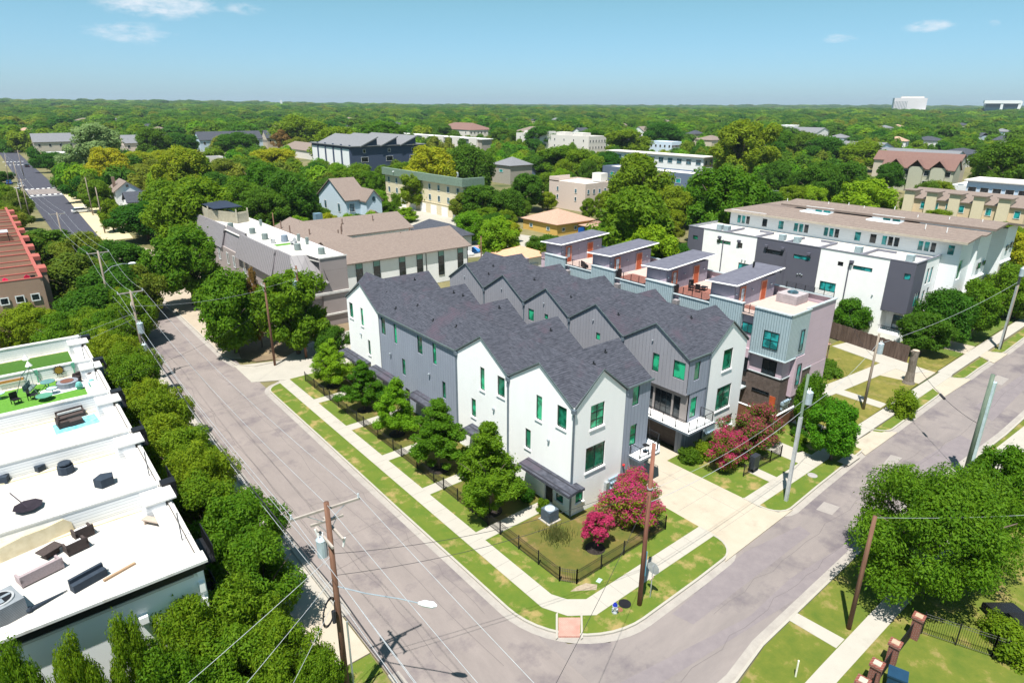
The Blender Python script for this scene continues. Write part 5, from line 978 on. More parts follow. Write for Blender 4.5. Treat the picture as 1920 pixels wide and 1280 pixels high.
# ================================================================== VEHICLES
def car(label,px,py,rz,col,L=4.6,Wd=1.85,pick=False,xy=None):
    x,y=xy or at(px,py); o=thing('parked_car',label,'car',(x,y,.02),rz)
    h=.95 if not pick else 1.1; cab=(-.2*L,.22*L,.16*L,-.36*L) if not pick else (-.02*L,.2*L,.16*L,-.08*L)
    w=Wd/2; prof=[(-L/2,.35),(L/2,.35),(L/2-.02,h-.25),(L/2-.25,h-.12),(L*.22,h),(-L/2+.1,h),(-L/2,h-.1)]
    b=MB().ext(prof,'x',0,0) if 0 else MB(); n=len(prof)
    b.add([(a,-w,z) for a,z in prof]+[(a,w,z) for a,z in prof],[tuple(range(n)),tuple(range(n,2*n))[::-1]]+[(i,n+i,n+(i+1)%n,(i+1)%n) for i in range(n)])
    part('body',b,col,o)
    x0,x1=(-.44*L,.24*L) if not pick else (-.1*L,.26*L); xt0,xt1=(-.34*L,.1*L) if not pick else (-.06*L,.14*L); zt=h+.55; wi=w-.14
    g=MB().add([(x0,-w+.05,h-.01),(x1,-w+.05,h-.01),(x1,w-.05,h-.01),(x0,w-.05,h-.01),(xt0,-wi,zt),(xt1,-wi,zt),(xt1,wi,zt),(xt0,wi,zt)],[(0,1,5,4),(1,2,6,5),(2,3,7,6),(3,0,4,7)]); part('window',g,DRK,o); part('roof',MB().box(xt0-.02,xt1+.02,-wi-.02,wi+.02,zt-.03,zt+.04),col,o)
    if pick: part('truck_bed',MB().box(-L/2+.2,-.12*L,-w+.15,w-.15,h+.0,h+.02),BLK,o)
    for a in (-.3,.3):
        for c in (-1,1): wh=part('wheel',MB().tube([(a*L,c*(w-.2),.34),(a*L,c*(w+.02),.34)],.34,12),BLK,o); part('hub',MB().tube([(a*L,c*(w+.02),.34),(a*L,c*(w+.04),.34)],.18,8),STL,wh)
    for c in (-1,1): part('tail_light',MB().box(-L/2-.02,-L/2+.02,c*(w-.3)-.12,c*(w-.3)+.12,h-.4,h-.2),M('tail_red',(.35,.01,.01)),o)
    return o
CW=M('car_white',(.75,.75,.74),rough=.25,amt=.01); CK=M('car_black',(.015,.015,.018),rough=.2,amt=.01); CB=M('car_blue',(.02,.12,.4),rough=.25,amt=.01); CS=M('car_silver',(.4,.42,.43),rough=.3,amt=.01); CRD=M('car_maroon',(.1,.015,.015),rough=.25,amt=.01)

car('white SUV parked across the verge beside the dark asphalt street',139,396,.12,CW,L=5.2,xy=(-8.0,204)); car('white pickup just beyond the white SUV under the trees',152,388,.1,CW,L=5.4,pick=True,xy=(-3.6,213))
car('bright blue car on the far left of the dark street',17,339,1.6,CB,xy=(-20.5,307)); car('white car nearest the crossing at the left of the dark street',39,347,1.6,CW,xy=(-17.6,292)); car('silver car just behind the white one near the crossing',37,357,1.6,CS,xy=(-19.6,275)); car('white van at the left just before the crossing',40,366,1.6,CW,xy=(-20.6,252)); car('grey car parked beside the poles on the dark street',50,368,1.6,CS,xy=(-18.6,240)); car('dark car on the far right lane beyond the crossing',45,318,1.6,CK,xy=(-8.6,395))
car('black SUV parked at the top of the car court',720,372,.35,CK,L=5.0); car('small blue car beside the round shrub in the car court',737,380,1.2,CB,L=3.6); car('dark maroon car under the yellow green tree in the car court',788,387,.3,CRD); car('black SUV in deep shade beside the maroon car',803,388,.3,CK)
car('pale blue car under the front row between the two rows','',0,0,M('car_pale',(.35,.42,.46),rough=.25),xy=(12.0,52.5)); 
car('dark car standing at the right edge of the lower yard',1912,1195,.9,CK) 
# ================================================================== TREES
LF={'oak':leaf('leaf_oak',(.036,.095,.004),(.135,.235,.010)),'dark':leaf('leaf_dark',(.022,.072,.005),(.075,.168,.010)),
'yel':leaf('leaf_yellow',(.10,.16,.006),(.32,.32,.012)),'olive':leaf('leaf_olive',(.055,.10,.008),(.18,.21,.020)),'bright':leaf('leaf_bright',(.050,.14,.005),(.17,.31,.012)),'priv':leaf('leaf_privet',(.042,.105,.004),(.175,.26,.012)),
'silver':leaf('leaf_silver',(.08,.15,.05),(.19,.28,.11)),'rust':leaf('leaf_rust',(.12,.09,.02),(.26,.16,.05)),'pecan':leaf('leaf_pecan',(.050,.105,.005),(.17,.25,.012)),
'pink':leaf('leaf_pink',(.24,.015,.065),(.48,.055,.15),rand=.1),'pinkd':leaf('leaf_pink_dull',(.17,.02,.05),(.36,.075,.12),rand=.1)}
def leafmesh(name,seed,spec,nleaf,ls,mat,mat2=None,f2=0.,flat=.55):
    # spec: list of clumps (x,y,z,r). Small bent leaf faces on and inside each clump
    rg=np.random.default_rng(seed); sp=np.array(spec); w=sp[:,3]**2; w/=w.sum(); ci=rg.choice(len(sp),nleaf,p=w)
    d=rg.normal(size=(nleaf,3)); d/=np.linalg.norm(d,axis=1)[:,None]; rr=(.35+.65*rg.random(nleaf)**.45)
    rr*=1+.22*rg.normal(size=nleaf)*(rg.random(nleaf)<.3)
    P=sp[ci,:3]+d*(sp[ci,3]*rr)[:,None]*np.array([1,1,.85])
    nrm=d*.9+np.array([0,0,.55])+rg.normal(size=(nleaf,3))*flat; nrm/=np.linalg.norm(nrm,axis=1)[:,None]
    t=np.cross(nrm,rg.normal(size=(nleaf,3))); t/=np.linalg.norm(t,axis=1)[:,None]; bt=np.cross(nrm,t)
    s=ls*(.6+.8*rg.random(nleaf)); L=t*s[:,None]; Bv=bt*(s*.42)[:,None]
    V=np.stack([P-L,P+Bv-nrm*(s*.1)[:,None],P+L,P-Bv-nrm*(s*.1)[:,None]],1).reshape(-1,3)
    me=bpy.data.meshes.new(name); me.vertices.add(len(V)); me.vertices.foreach_set('co',V.astype(np.float32).ravel())
    me.loops.add(nleaf*4); me.loops.foreach_set('vertex_index',np.arange(nleaf*4,dtype=np.int32)); me.polygons.add(nleaf)
    me.polygons.foreach_set('loop_start',np.arange(0,nleaf*4,4,dtype=np.int32))
    me.materials.append(mat)
    if mat2:
        me.materials.append(mat2); hi=(rg.random(nleaf)<f2*np.clip(.35+d[:,2]*.9+ (rr-.5),0,2)).astype(np.int32); me.polygons.foreach_set('material_index',hi)
    a=me.attributes.new('lv','FLOAT','FACE'); a.data.foreach_set('value',rg.random(nleaf).astype(np.float32)); me.update(); me.validate(); return me
def clumps(seed,rx,rz,z0,n,cr,shape='round'):
    rg=random.Random(seed); out=[]; lob=[(rg.uniform(0,6.28),rg.uniform(.75,1.15)) for _ in range(6)]
    k=0
    while len(out)<n and k<n*30:
        k+=1; a=rg.uniform(0,6.283); u=rg.random(); v=rg.uniform(-.8,1)
        if shape=='cone': tq=(v+.8)/1.8; f=(min(1,.55+tq*2.2) if tq<.22 else 1-((tq-.22)/.78)**1.25*.84)*(.9+.1*math.sin(v*11)); rad=rx*f*(.35+.65*u**.5)
        elif shape=='vase': f=.45+.55*min(1,(v+.8)/1.1); f*=math.sqrt(max(0,1-max(0,v)**2.5)); rad=rx*f*(.35+.65*u**.5)
        else: f=math.sqrt(max(0,1-abs(v)**2.3)); rad=rx*f*(.35+.65*u**.45)
        m=1+.30*sum(math.cos(a*(i+2)+p)*s for i,(p,s) in enumerate(lob[:3]))/1.5; rad*=m
        c=cr*rx*rg.uniform(.7,1.35)*(1 if shape!='cone' else (.55+.6*f))
        out.append((rad*math.cos(a),rad*math.sin(a),z0+rz*(v+.8)/1.8*(.93+.14*rg.random()),c))
    # bring the outline to the crown radius and height asked for
    q=sorted(math.hypot(c[0],c[1])+.8*c[3] for c in out)[int(len(out)*.93)]; zt=sorted(c[2]+.8*c[3] for c in out)[-2]; fz=rz/max(.1,zt-z0)
    return [(c[0]*rx/q,c[1]*rx/q,z0+(c[2]-z0)*fz,c[3]*(rx/q)**.5) for c in out]
def trunkmesh(name,seed,h,r,rx,ztop,nl=6):
    rg=random.Random(seed); b=MB(); bend=rg.uniform(-.2,.2)
    b.tube([(0,0,-.1),(.02,0,h*.35),(bend*.6,bend*.3,h*.7),(bend,bend*.5,h)],[r*1.35,r,r*.85,r*.75],8)
    for i in range(nl):
        a=6.283*i/nl+rg.uniform(-.3,.3); l=rx*rg.uniform(.55,.85); z=h*rg.uniform(.8,1.0); zt=z+(ztop-z)*rg.uniform(.45,.85)
        b.tube([(bend*.9,bend*.45,z),(l*.45*math.cos(a),l*.45*math.sin(a),z+(zt-z)*.5),(l*math.cos(a),l*math.sin(a),zt)],[r*.5,r*.32,r*.1],6)
    return b.mesh(name,BARK,True)
PRO={}
def proto(key,seed,rx,rz,z0,n,cr,nleaf,ls,mat,shape='round',mat2=None,f2=0,tr=.22,name='crown'):
    PRO[key]=(leafmesh(name,seed,clumps(seed,rx,rz,z0,n,cr,shape),nleaf,ls,mat,mat2,f2),trunkmesh('trunk',seed,max(z0+.25*rz,.6),tr,rx,z0+rz*.85),rx,z0+rz)
# (unit sizes in metres: crown radius, crown height, first branch height)
for i,k in enumerate(('oak','dark','bright','pecan','yel','olive')):
    proto(k+'A',11+i,4.2,6.6,1.9,95,.24,26000,.21,LF[k]); proto(k+'B',31+i,4.4,6.2,1.6,80,.27,24000,.22,LF[k],tr=.25)
proto('silverA',50,4.2,6.8,1.9,80,.25,20000,.2,LF['silver']); proto('rustA',51,4,7,1.6,60,.2,9000,.2,LF['rust'])
proto('streetA',61,1.75,5.2,1.15,90,.23,21000,.092,LF['oak'],'cone',tr=.07); proto('streetB',62,1.95,4.9,1.0,90,.23,21000,.092,LF['bright'],'cone',tr=.07); proto('streetC',63,2.3,6.6,.9,120,.2,34000,.095,LF['oak'],'cone',tr=.09)
proto('conA',64,3.0,7.2,.5,80,.25,16000,.19,LF['dark'],'cone'); proto('conB',65,2.6,5.4,.5,60,.28,12000,.2,LF['bright'],'cone')
proto('privet',66,3.1,5.2,.9,110,.23,36000,.11,LF['priv'],'vase',tr=.12); proto('privetB',67,3.2,5.0,.9,110,.22,36000,.11,LF['priv'],'vase',tr=.12)
proto('myrtle',68,2.3,3.0,.8,60,.26,17000,.085,LF['pecan'],'round',LF['pink'],.56,tr=.05); proto('myrtleS',69,1.25,1.8,1.1,34,.3,7000,.085,LF['olive'],'round',LF['pink'],1.3,tr=.04); proto('myrtleD',70,2.4,3.0,.7,60,.26,15000,.10,LF['olive'],'round',LF['pinkd'],.45,tr=.05)
proto('bush',71,1.0,1.2,.0,26,.38,5000,.08,LF['oak'],tr=.03); proto('bushD',72,1.0,1.1,.0,26,.38,5000,.08,LF['dark'],tr=.03)
proto('cedarelm',73,5.2,6.6,1.6,120,.21,80000,.105,LF['oak'],tr=.28)
_n=[0]
def tree(key,x,y,h,r,label,group=None,name='tree',cat='tree',trunk=True,z=0):
    cm,tm,rx,ht=PRO[key]; _n[0]+=1
    o=thing(name,label,cat,(x,y,z),(_n[0]*2.399)%6.283,group); o.scale=(r/rx,r/rx*(.94+.12*((_n[0]*7)%10)/10),h/ht)
    link('crown',cm,o)
    if trunk: link('trunk',tm,o)
    return o
def T(key,px,pyt,wpx,h,label,group=None,**k):
    x,y=at(px,pyt,h*.96); w=prj(x,y,h*.6)[2]; r=wpx/2/FPX*w*1.02
    TP.append((x,y,r)); return tree(key,x,y,h,r,label,group,**k)
def blocks(x,y,h,r,k=.35):
    # would this crown stand in front of a building that the photograph shows open?
    p0=prj(x,y,h); p1=prj(x,y,0); rw=r/p0[2]*FPX
    for bx0,bx1,by0,by1,bd in VIS:
        if p0[2]<bd and p0[0]+rw*.6>bx0 and p0[0]-rw*.6<bx1 and p0[1]<by1-(by1-by0)*k and p1[1]>by0: return True
    return False
TP=[]
def T2(key,px,pyt,wpx,asp,label,group=None,**k):
    # placed by where it meets the ground, as tall as it stands in view
    for a_ in ((asp,) if asp<.9 or asp>1.1 or any(q in label for q in ('front','before','porch','pecan','large green','large dark','tall yellow','silvery')) else (asp,.9,.78,.66)):
        x,y=at(px,pyt+a_*wpx); h=min(height(px,pyt,x,y),27)*.97; w=prj(x,y,h*.5)[2]; r=wpx/2/FPX*w*1.02
        if not blocks(x,y,h,r*.8,.12): break
    TP.append((x,y,r)); return tree(key,x,y,h,r,label,group,**k)
# trees of the front lawn
for i,(key,y,h,r,lb) in enumerate((('streetB',35.8,5.3,2.3,'small round street tree farthest along the front lawn by the alley'),('streetA',27.8,5.7,2.25,'slim street tree with pointed top, second from the alley on the front lawn'),('streetB',20.8,5.7,2.3,'street tree in the middle of the front lawn row before the grey wall'),('streetC',12.7,6.9,2.7,'street tree in a round black mulch ring before the white gable'),('streetC',4.7,7.9,3.0,'tallest street tree of the front lawn nearest the corner'))):
    x=(-3.85,-3.9,-3.9,-4.2,-4.5)[i]; tree(key,x,y,h,r,lb,z=.1); TP.append((x,y,2)); solo('mulch_ring',MB().cyl(0,0,-.04,.05,.85 if i<3 else 1.05,.78 if i<3 else .95,20),MUL,['thin mulch ring under the tree nearest the alley','purple black mulch ring under the second lawn tree','mulch ring under the middle lawn tree','round black mulch ring under the fourth lawn tree','black mulch ring under the tallest lawn tree'][i],'mulch ring',loc=(x,y,.105))
tree('myrtleS',-1.3,-4.0,3.1,1.3,'small bright magenta crape myrtle just behind the corner fence',z=.1,name='crape_myrtle'); solo('mulch_ring',MB().cyl(0,0,-.04,.05,.8,.72,20),MUL,'mulch ring under the small magenta crape myrtle','mulch ring',loc=(-1.3,-4.0,.105))
tree('myrtle',2.8,-3.7,3.7,2.35,'big magenta crape myrtle between the front row and the driveway',z=.1,name='crape_myrtle'); tree('myrtle',4.7,-2.6,3.6,2.0,'magenta crape myrtle right beside the driveway edge behind the big one',z=.1,name='crape_myrtle')
tree('myrtle',16.3,-3.4,3.7,2.1,'magenta crape myrtle right of the driveway, nearest the camera',z=.1,name='crape_myrtle'); tree('myrtleD',19.7,-3.2,4.1,2.4,'duller red green crape myrtle in the middle of the right lawn',z=.1,name='crape_myrtle'); tree('myrtleD',23.4,-2.6,3.9,2.1,'fading crape myrtle farthest right before the brown board fence',z=.1,name='crape_myrtle')
for i,(x,y,r,h,k,lb) in enumerate(((-1.3,1.95,.6,1.2,'bush','small leafy bush between the front door and the condenser'),(14.6,-.8,1.1,1.5,'bushD','dark green hedge bush at the corner of the second row'),(16.2,-.9,1.1,1.5,'bush','clipped green bush under the meters of the second row'),(18.6,-.7,.9,1.1,'bush','light leafy bush against the white gable'),(20.8,-.8,1.0,1.1,'bush','light leafy bush below the small green window'),(4.9,-1.0,1.0,1.4,'bush','green bush at the meter wall of the front row'),(6.1,-.9,.9,1.3,'bushD','green bush under the corner balcony'),(-1.2,4.0,.7,1.2,'bushD','dark leafy bush left of the corner front door'),(-1.4,5.6,1.0,1.5,'bushD','dark bush behind the tallest lawn tree'),(-1.3,8.9,.9,1.2,'bushD','dark bush at the wall between two front canopies'),(26.3,-5.2,.8,.7,'bush','low green bush by the right hand paved path'),(27.4,-4.6,.9,.8,'bushD','darker low bush beside the brown board fence'),(24.8,-6.2,.7,.6,'bush','low clump at the end of the short concrete walk'))):
    tree(k,x,y,h,r,lb,name='bush',cat='bush',trunk=False,z=.05)
gr=MB(); rg=random.Random(8)
for k in range(500):
    x,y=-2.6+rg.gauss(0,.5),-1.2+rg.gauss(0,.55); a=rg.uniform(0,6.28); h=rg.uniform(.3,.75); dx,dy=.3*math.cos(a)*h,.3*math.sin(a)*h; gr.add([(x-.03,y,.1),(x+.03,y,.1),(x+dx,y+dy,.1+h)],[(0,1,2),(0,2,1)])
solo('grass_clump',gr,M('straw_grass',(.25,.22,.08),(.16,.24,.05),scale=8),'straw coloured ornamental grass clump by the corner wall','plant')
# right hand trees
tree('brightA',25.2,-8.9,6.2,2.3,'bright green street tree on the verge right of the steel pole'); tree('oakB',28.8,-4.6,6.4,1.6,'leafy tree before the brown fence of the mauve row'); TP+=[(25.2,-8.9,3.4),(29.6,-4.4,3)]
tree('bush',40.9,-9.0,2.7,1.7,'round reddish tipped shrub on the verge by the second driveway',name='shrub',cat='shrub',trunk=False); tree('bushD',45.5,1.8,1.6,2.3,'clipped dark hedge behind the mauve row',name='hedge',cat='hedge',trunk=False)
T('cedarelm',1785,893,300,9.4,'large spreading dark green tree at the lower right corner'); T('oakA',1900,845,120,8,'tree crown behind the large one at the right edge')
T('bright' 'B',1900,1190,60,2.6,'yellow green bush at the far lower right edge',name='bush',cat='bush') if 0 else tree('bush',*at(1905,1235),2.0,1.6,'yellow green bush at the far lower right edge',name='bush',cat='bush',trunk=False)
tree('bush',*at(1860,1190),1.6,1.0,'rusty brown bush behind the black fence',name='bush',cat='bush',trunk=False)
for a in ((('oakB',1600,562,84,5.0,'tree in the gap between the mauve row and the white row')),('dark' 'A',1742,588,84,6,'round dark street tree nearest the tall stump'),('dark' 'B',1790,548,100,8,'bushy dark street tree before the charcoal corner'),('oakA',1845,530,90,8.5,'taller street tree before the beige panels'),('oakB',1895,500,80,8.5,'street tree at the right edge behind the far pole'),('yelA',1915,440,80,10,'yellow green tree at the right edge beyond the white row'),('oliveB',1925,520,80,7,'olive tree at the right edge over the far verge')): T(*a)
# left street trees
x0=-22.9
for i in range(15):
    y=4+i*4.25; h=(6.2,6.7,6.4,6.9,6.3)[i%5]; tree(('privet','privetB')[i%2],x0+.5*math.sin(i*2.1)-.2*(i%3),y,h+.5,3.0+.25*math.sin(i*1.7),'tall bushy privet in the long row between the white terraces and the street',group='privet row along the left street'); TP.append((x0,y,3))
for i,(px,py,w,h,lb) in enumerate(((14,1222,105,10.2,'privet crown at the bottom left corner of the view'),(122,1206,100,10.2,'pointed privet crown second from the left bottom corner'),(226,1166,92,9.6,'tall pointed privet crown before the white end wall'),(345,1126,150,7.5,'broad privet crown under the bottom left power lines'),(430,1100,170,7.0,'privet crown left of the lower driveway'),(520,1165,150,6.2,'privet crown at the bottom right of the lower left group'),(430,1190,190,5.8,'low privet crown in the bottom edge middle'),(590,1235,110,5.2,'small privet crown nearest the foreground pole'),(285,1225,150,7.4,'low privet crown in the bottom row below the white wall'))): T(('privet','privetB')[i%2],px,py,w,h,lb)
for a in (('privetB',40,575,120,6.6,'privet crown between the tan row and white terraces at the left edge'),('privet',110,590,110,6.6,'privet crown just below the three square windows'),('privetB',180,585,110,6.8,'privet crown right of the tan stucco wall'),('privet',240,560,90,7,'privet crown under the transformer pole')): T(*a)
for i,(px,py,w,h,k) in enumerate(((85,432,110,8.5,'dark'),(150,440,120,9,'olive'),(210,455,110,9,'dark'),(130,480,140,9,'olive'),(200,500,130,9,'dark'),(255,500,90,8.5,'olive'),(170,540,120,8,'dark'),(60,445,70,8,'olive'),(235,545,80,7.6,'oak'))):
    T(k+'AB'[i%2],px,py,w,h,'dense dark tree of the clump between the terracotta row and the street',group='dark trees beside the terracotta row')
T('yelA',215,548,50,7,'small yellow tipped tree beside the double crossarm pole')
for a in (('oakA',365,418,128,1.2,'large round tree at the kerb left of the mansard wall'),('oakB',444,503,134,1.18,'left one of the two broad trees at the alley mouth'),('oakA',560,500,136,1.2,'right one of the two broad trees at the alley mouth'),('rustA',492,495,34,4.6,'dead brown tip rising between the two alley trees'),('darkA',280,374,116,1.05,'dark round tree beyond the kerb tree on the sandy verge'),('oakB',214,372,48,1.3,'small tree before the white gabled house'),('darkB',622,610,64,.95,'dark shrub mass under the mansard end wall')): T2(*a)
# mid field: pixel of crown top, width, height
MF=[('oliveA',42,354,58,9,'olive yellow tree at the left edge above the red parapets'),('oliveB',30,384,56,8,'olive tree just above the first red parapet'),('darkA',4,320,40,9,'dark tree at the left edge beside the parked cars'),
('darkB',112,284,64,11,'dark tree above the far crossing'),('darkA',155,288,80,11,'dark tree right of the far crossing'),('silverA',190,226,112,17,'tall silvery pale tree towering over the left middle'),('yelA',215,275,80,12,'yellow green tree right of the silvery one'),('yelB',262,282,70,12,'brightest yellow tree of the left middle'),('yelA',350,274,100,12,'yellow crowned tree before the flat grey shop'),('yelB',312,280,60,11,'yellow green tree between two yellow crowns'),('oliveA',146,300,70,10,'olive green tree above the white SUV'),('darkB',176,326,84,9,'dark tree shading the white pickup'),('darkA',296,236,64,12,'small dark tree before the long grey roofs'),('darkB',340,248,60,10,'dark green tree right of the small dark one'),
('oakA',385,326,150,11,'broad bright green tree above the pale deck fence'),('oakB',322,335,100,11,'green tree right of the white gabled house'),('oliveB',300,296,90,12,'olive brown tree behind the white gabled house'),('oliveA',425,296,80,11,'olive tree at the centre of the left field'),('darkA',446,246,76,16,'tall dark tree left of the orange roof'),('yelB',520,276,76,12,'yellow topped tree beside the orange tree'),('rustA',532,242,44,13,'reddish brown tree before the dark roofs'),('oliveB',560,256,50,14,'slim brownish green tree left of the navy block'),('oakA',500,300,90,12,'green tree under the yellow topped one'),('darkB',545,318,110,12,'dark broad tree left of the pale blue house'),('darkA',500,350,90,11,'dark tree behind the deck fence'),('darkB',560,362,70,9,'dark low tree beside the red wooden fence'),('oakB',455,330,80,10,'mid green tree right of the broad bright one'),
('conA',617,350,60,8,'conical dark green tree in front of the pale blue house'),('oakB',675,306,88,11,'round tree behind the pale blue house'),('darkA',702,280,46,13,'slender dark tree before the navy block'),('bright' 'B',702,395,46,3.4,'low green shrubs beside the pale blue porch'),('conB',761,388,42,5.2,'bright conical small tree above the brown roof'),('yelA',812,273,100,15,'tall yellow green tree before the cornice block'),('pecanA',790,320,70,12,'lower yellow green crown of the tall double tree'),('darkB',885,268,92,15,'large dark tree left of the greige house'),('darkA',945,240,60,15,'tall dark tree above the greige house'),('darkB',905,285,50,12,'dark tree beside the concrete pole'),('bush',742,362,26,3,'round clipped bush at the car court'),
('darkA',905,344,90,9,'dark tree above the bright round one'),('bright' 'A',932,404,82,7.5,'bright round tree left of the yellow house'),('bright' 'B',880,395,60,6.5,'bright tree at the edge of the car court'),('oliveA',870,360,60,8,'reddish olive tree behind the car court'),('darkB',958,352,60,8,'dark tree left of the yellow house roof'),('darkA',990,322,70,10,'dark tree before the pink building'),('oakA',1050,270,100,12,'tree below the stucco complex'),('oakB',1085,278,100,12,'second tree below the stucco complex'),('darkB',1000,290,70,11,'dark tree beneath the white stucco walls'),('darkA',1135,262+20,60,10,'dark tree at the foot of the stucco complex'),
('pecanB',1190,282,130,18,'towering pecan tree in the centre right'),('pecanA',1180,345,170,13,'lower broad crown of the towering pecan'),('pecanB',1255,345,80,11,'right side crown of the towering pecan'),('oakA',1350,306,150,15,'large green tree right of the pecan'),('oakB',1305,330,90,13,'green tree between pecan and large green tree'),('darkA',1415,345,90,11,'dark side of the large green tree'),('bright' 'A',1200,414,120,8.2,'bright leafy tree behind the mauve pavilions'),('pecanA',1385,222,120,19,'tall pecan rising to the right skyline'),('darkB',1440,262,60,16,'dark tree beside the tall right pecan'),('darkA',1497,246,86,16,'dark tall tree of the right middle clump'),('darkB',1545,254,90,16,'second dark tall tree of the right clump'),('oakB',1612,262,90,15,'brighter tree at the right end of the dark clump'),('darkA',1525,300,90,12,'dark tree under the right clump'),('darkB',1580,300,80,12,'dark shaded tree before the bright one'),('bright' 'A',1602,330,112,10,'bright green broad tree above the brown roof ridge'),('oakA',1480,345,60,8,'tree beside the small porch house'),('bright' 'B',1520,347,60,8,'yellow green tree left of the bright broad one'),('darkA',1660,302,56,11,'dark tree before the victorian bays'),('oakB',1700,366,34,5,'small tree left of the cream apartments'),('darkB',1450,300,70,13,'dark tree between the pecan and the porch house'),('darkA',1870,256,120,16,'large dark tree at the right edge'),('darkB',1830,268,60,14,'dark tree left of the right edge giant'),('darkA',1920,262,70,16,'dark tree touching the right edge'),
('oakB',1003,444,38,4.6,'small green tree at the end of the second row'),('oakA',1345,405,60,8,'green tree at the far corner of the charcoal wall'),('darkB',1280,455,80,7,'dark tree behind the third pavilion'),('oakB',1440,392,40,7,'small tree left of the brown roof'),('darkA',1075,455,50,5,'low dark bush before the blue carport'),('oliveA',1040,448,50,4,'yellowish bushes beside the yellow house'),('oakB',1110,240,70,13,'tree above the stucco complex roofs'),('oakA',1170,240,90,13,'tree above the long white building'),('darkB',1240,228,80,13,'dark tree beyond the long white building'),('pecanB',640,235,120,14,'broad green tree above the navy block'),('oakB',560,215,100,14,'green tree above the dark roofs'),('oakA',720,225,100,14,'green tree above the balcony row'),('darkB',600,300,60,11,'dark tree left of the navy block base'),('oakA',640,380,40,4,'bushes before the pale blue house') ,('darkA',1020,235,80,14,'dark tree left of the stucco roofs'),('oakB',1440,232,70,14,'green tree at the right skyline pecan'),('yelB',845,290,50,10,'yellow leafed tree beside the tall yellow green one')]
ASP6=('dark tree above the far crossing','dark tree right of the far crossing','dark tree shading the white pickup','olive green tree above the white SUV','dark tree at the left edge beside the parked cars')
for m in MF:
    T2(*(m[:4]+((.6 if m[5] in ASP6 else 1.05 if m[3]>=45 else .95),)+m[5:]),**({'name':'bush','cat':'bush'} if 'bush' in m[5] else {}))
    _m=bpy.context.scene
# filler wood: individual trees first, then one far wood
rg=random.Random(21); kinds=['oakA','darkA','oakB','darkB','pecanA','darkA','oliveB','oakA','yelA','darkB','pecanB','brightA']
def clear(x,y,m,r):
    for a,b_,c,d in FP:
        if a-m<x<b_+m and c-m<y<d+m: return False
    if -24<x<-4+.0 and y<620: return False
    if -21<y<-6: return False
    if 38<x<104 and 76<y<182 and abs((x-45)-(y-88)*.62)<16: return False
    if -10<y<34 and x<64: return False
    if -6<x<62 and 38<y<66: return False
    if 8<x<64 and 34<y<40: return False
    for a,b_,q in TP:
        if (x-a)**2+(y-b_)**2<(.62*(q+r))**2: return False
    return True
cand=[]; a0=math.atan2(CF.y,CF.x)
rr_=random.Random(77); nr=0
HR=[SHB,SHY,SHK,SHT]; HWm=[WH2,OFF,STN,LVB]
for i in range(420):
    px=rr_.uniform(10,1910); py=rr_.uniform(209,272); w=0; x,y=at(px,py,6.5); dd=math.hypot(x-CAMP.x,y-CAMP.y)
    if any(a-25<x<b_+25 and c-25<y<e+25 for a,b_,c,e in FP) or -30<x<5: continue
    if any(q0-10<px<q1+10 and q2-6<py<q3+6 for q0,q1,q2,q3,q4 in VIS): continue
    if nr>=95: break
    nr+=1; dx,dy=rr_.uniform(10,24),rr_.uniform(9,20); o=thing('distant_house','small roof peeping out of the far trees',"house",(x,y,terr(x,y)),rr_.choice((0,0,.2,-.3)),'roofs peeping out of the far trees'); z1=rr_.uniform(5.5,8); k1=rr_.randrange(4)
    part('wall',MB().box(0,dx,0,dy,0,z1),HWm[rr_.randrange(4)],o); part('roof',MB().hip(0,dx,0,dy,z1,z1+3,.5) if k1 else MB().gable('y',-.3,dy+.3,0,dx,z1,z1+3,.2,.4),HR[rr_.randrange(4)],o)
    FP.append((x-2,x+dx+2,y-2,y+dy+2)); w_=prj(x,y,z1)[2]; VIS.append((px-10,px+16,py-8,py+8,w_-2))
d=95.
while d<560:
    step=8.4+d*.012; n=int(d*1.5/step)
    for i in range(n):
        a=a0+(i/n-.5)*1.52+rg.uniform(-.3,.3)*step/d; dd=d+rg.uniform(-.45,.45)*step; cand.append((CAMP.x+dd*math.cos(a),CAMP.y+dd*math.sin(a),dd))
    d+=step*.95
nt_=len([o for o in COL.objects if o.get('category')=='tree']); k=0; rest=[]
for x,y,dd in cand:
    r=rg.uniform(3.6,5.8); h=rg.uniform(7.5,11)*(1+.12*(dd>250))
    if dd<230: h*=.62; r*=.7
    if not clear(x,y,2.0,r): continue
    px_,py_,w_=prj(x,y,h)
    if blocks(x,y,h,r): continue
    TP.append((x,y,r))
    if nt_+k<292 and -30<px_<1950: tree(rg.choice(kinds),x,y,h,r,'green crown in the belt of yard trees between the houses',group='yard trees between the houses'); k+=1
    else: rest.append((x,y,r,h))
print('trees individual',nt_+k,'rest',len(rest))
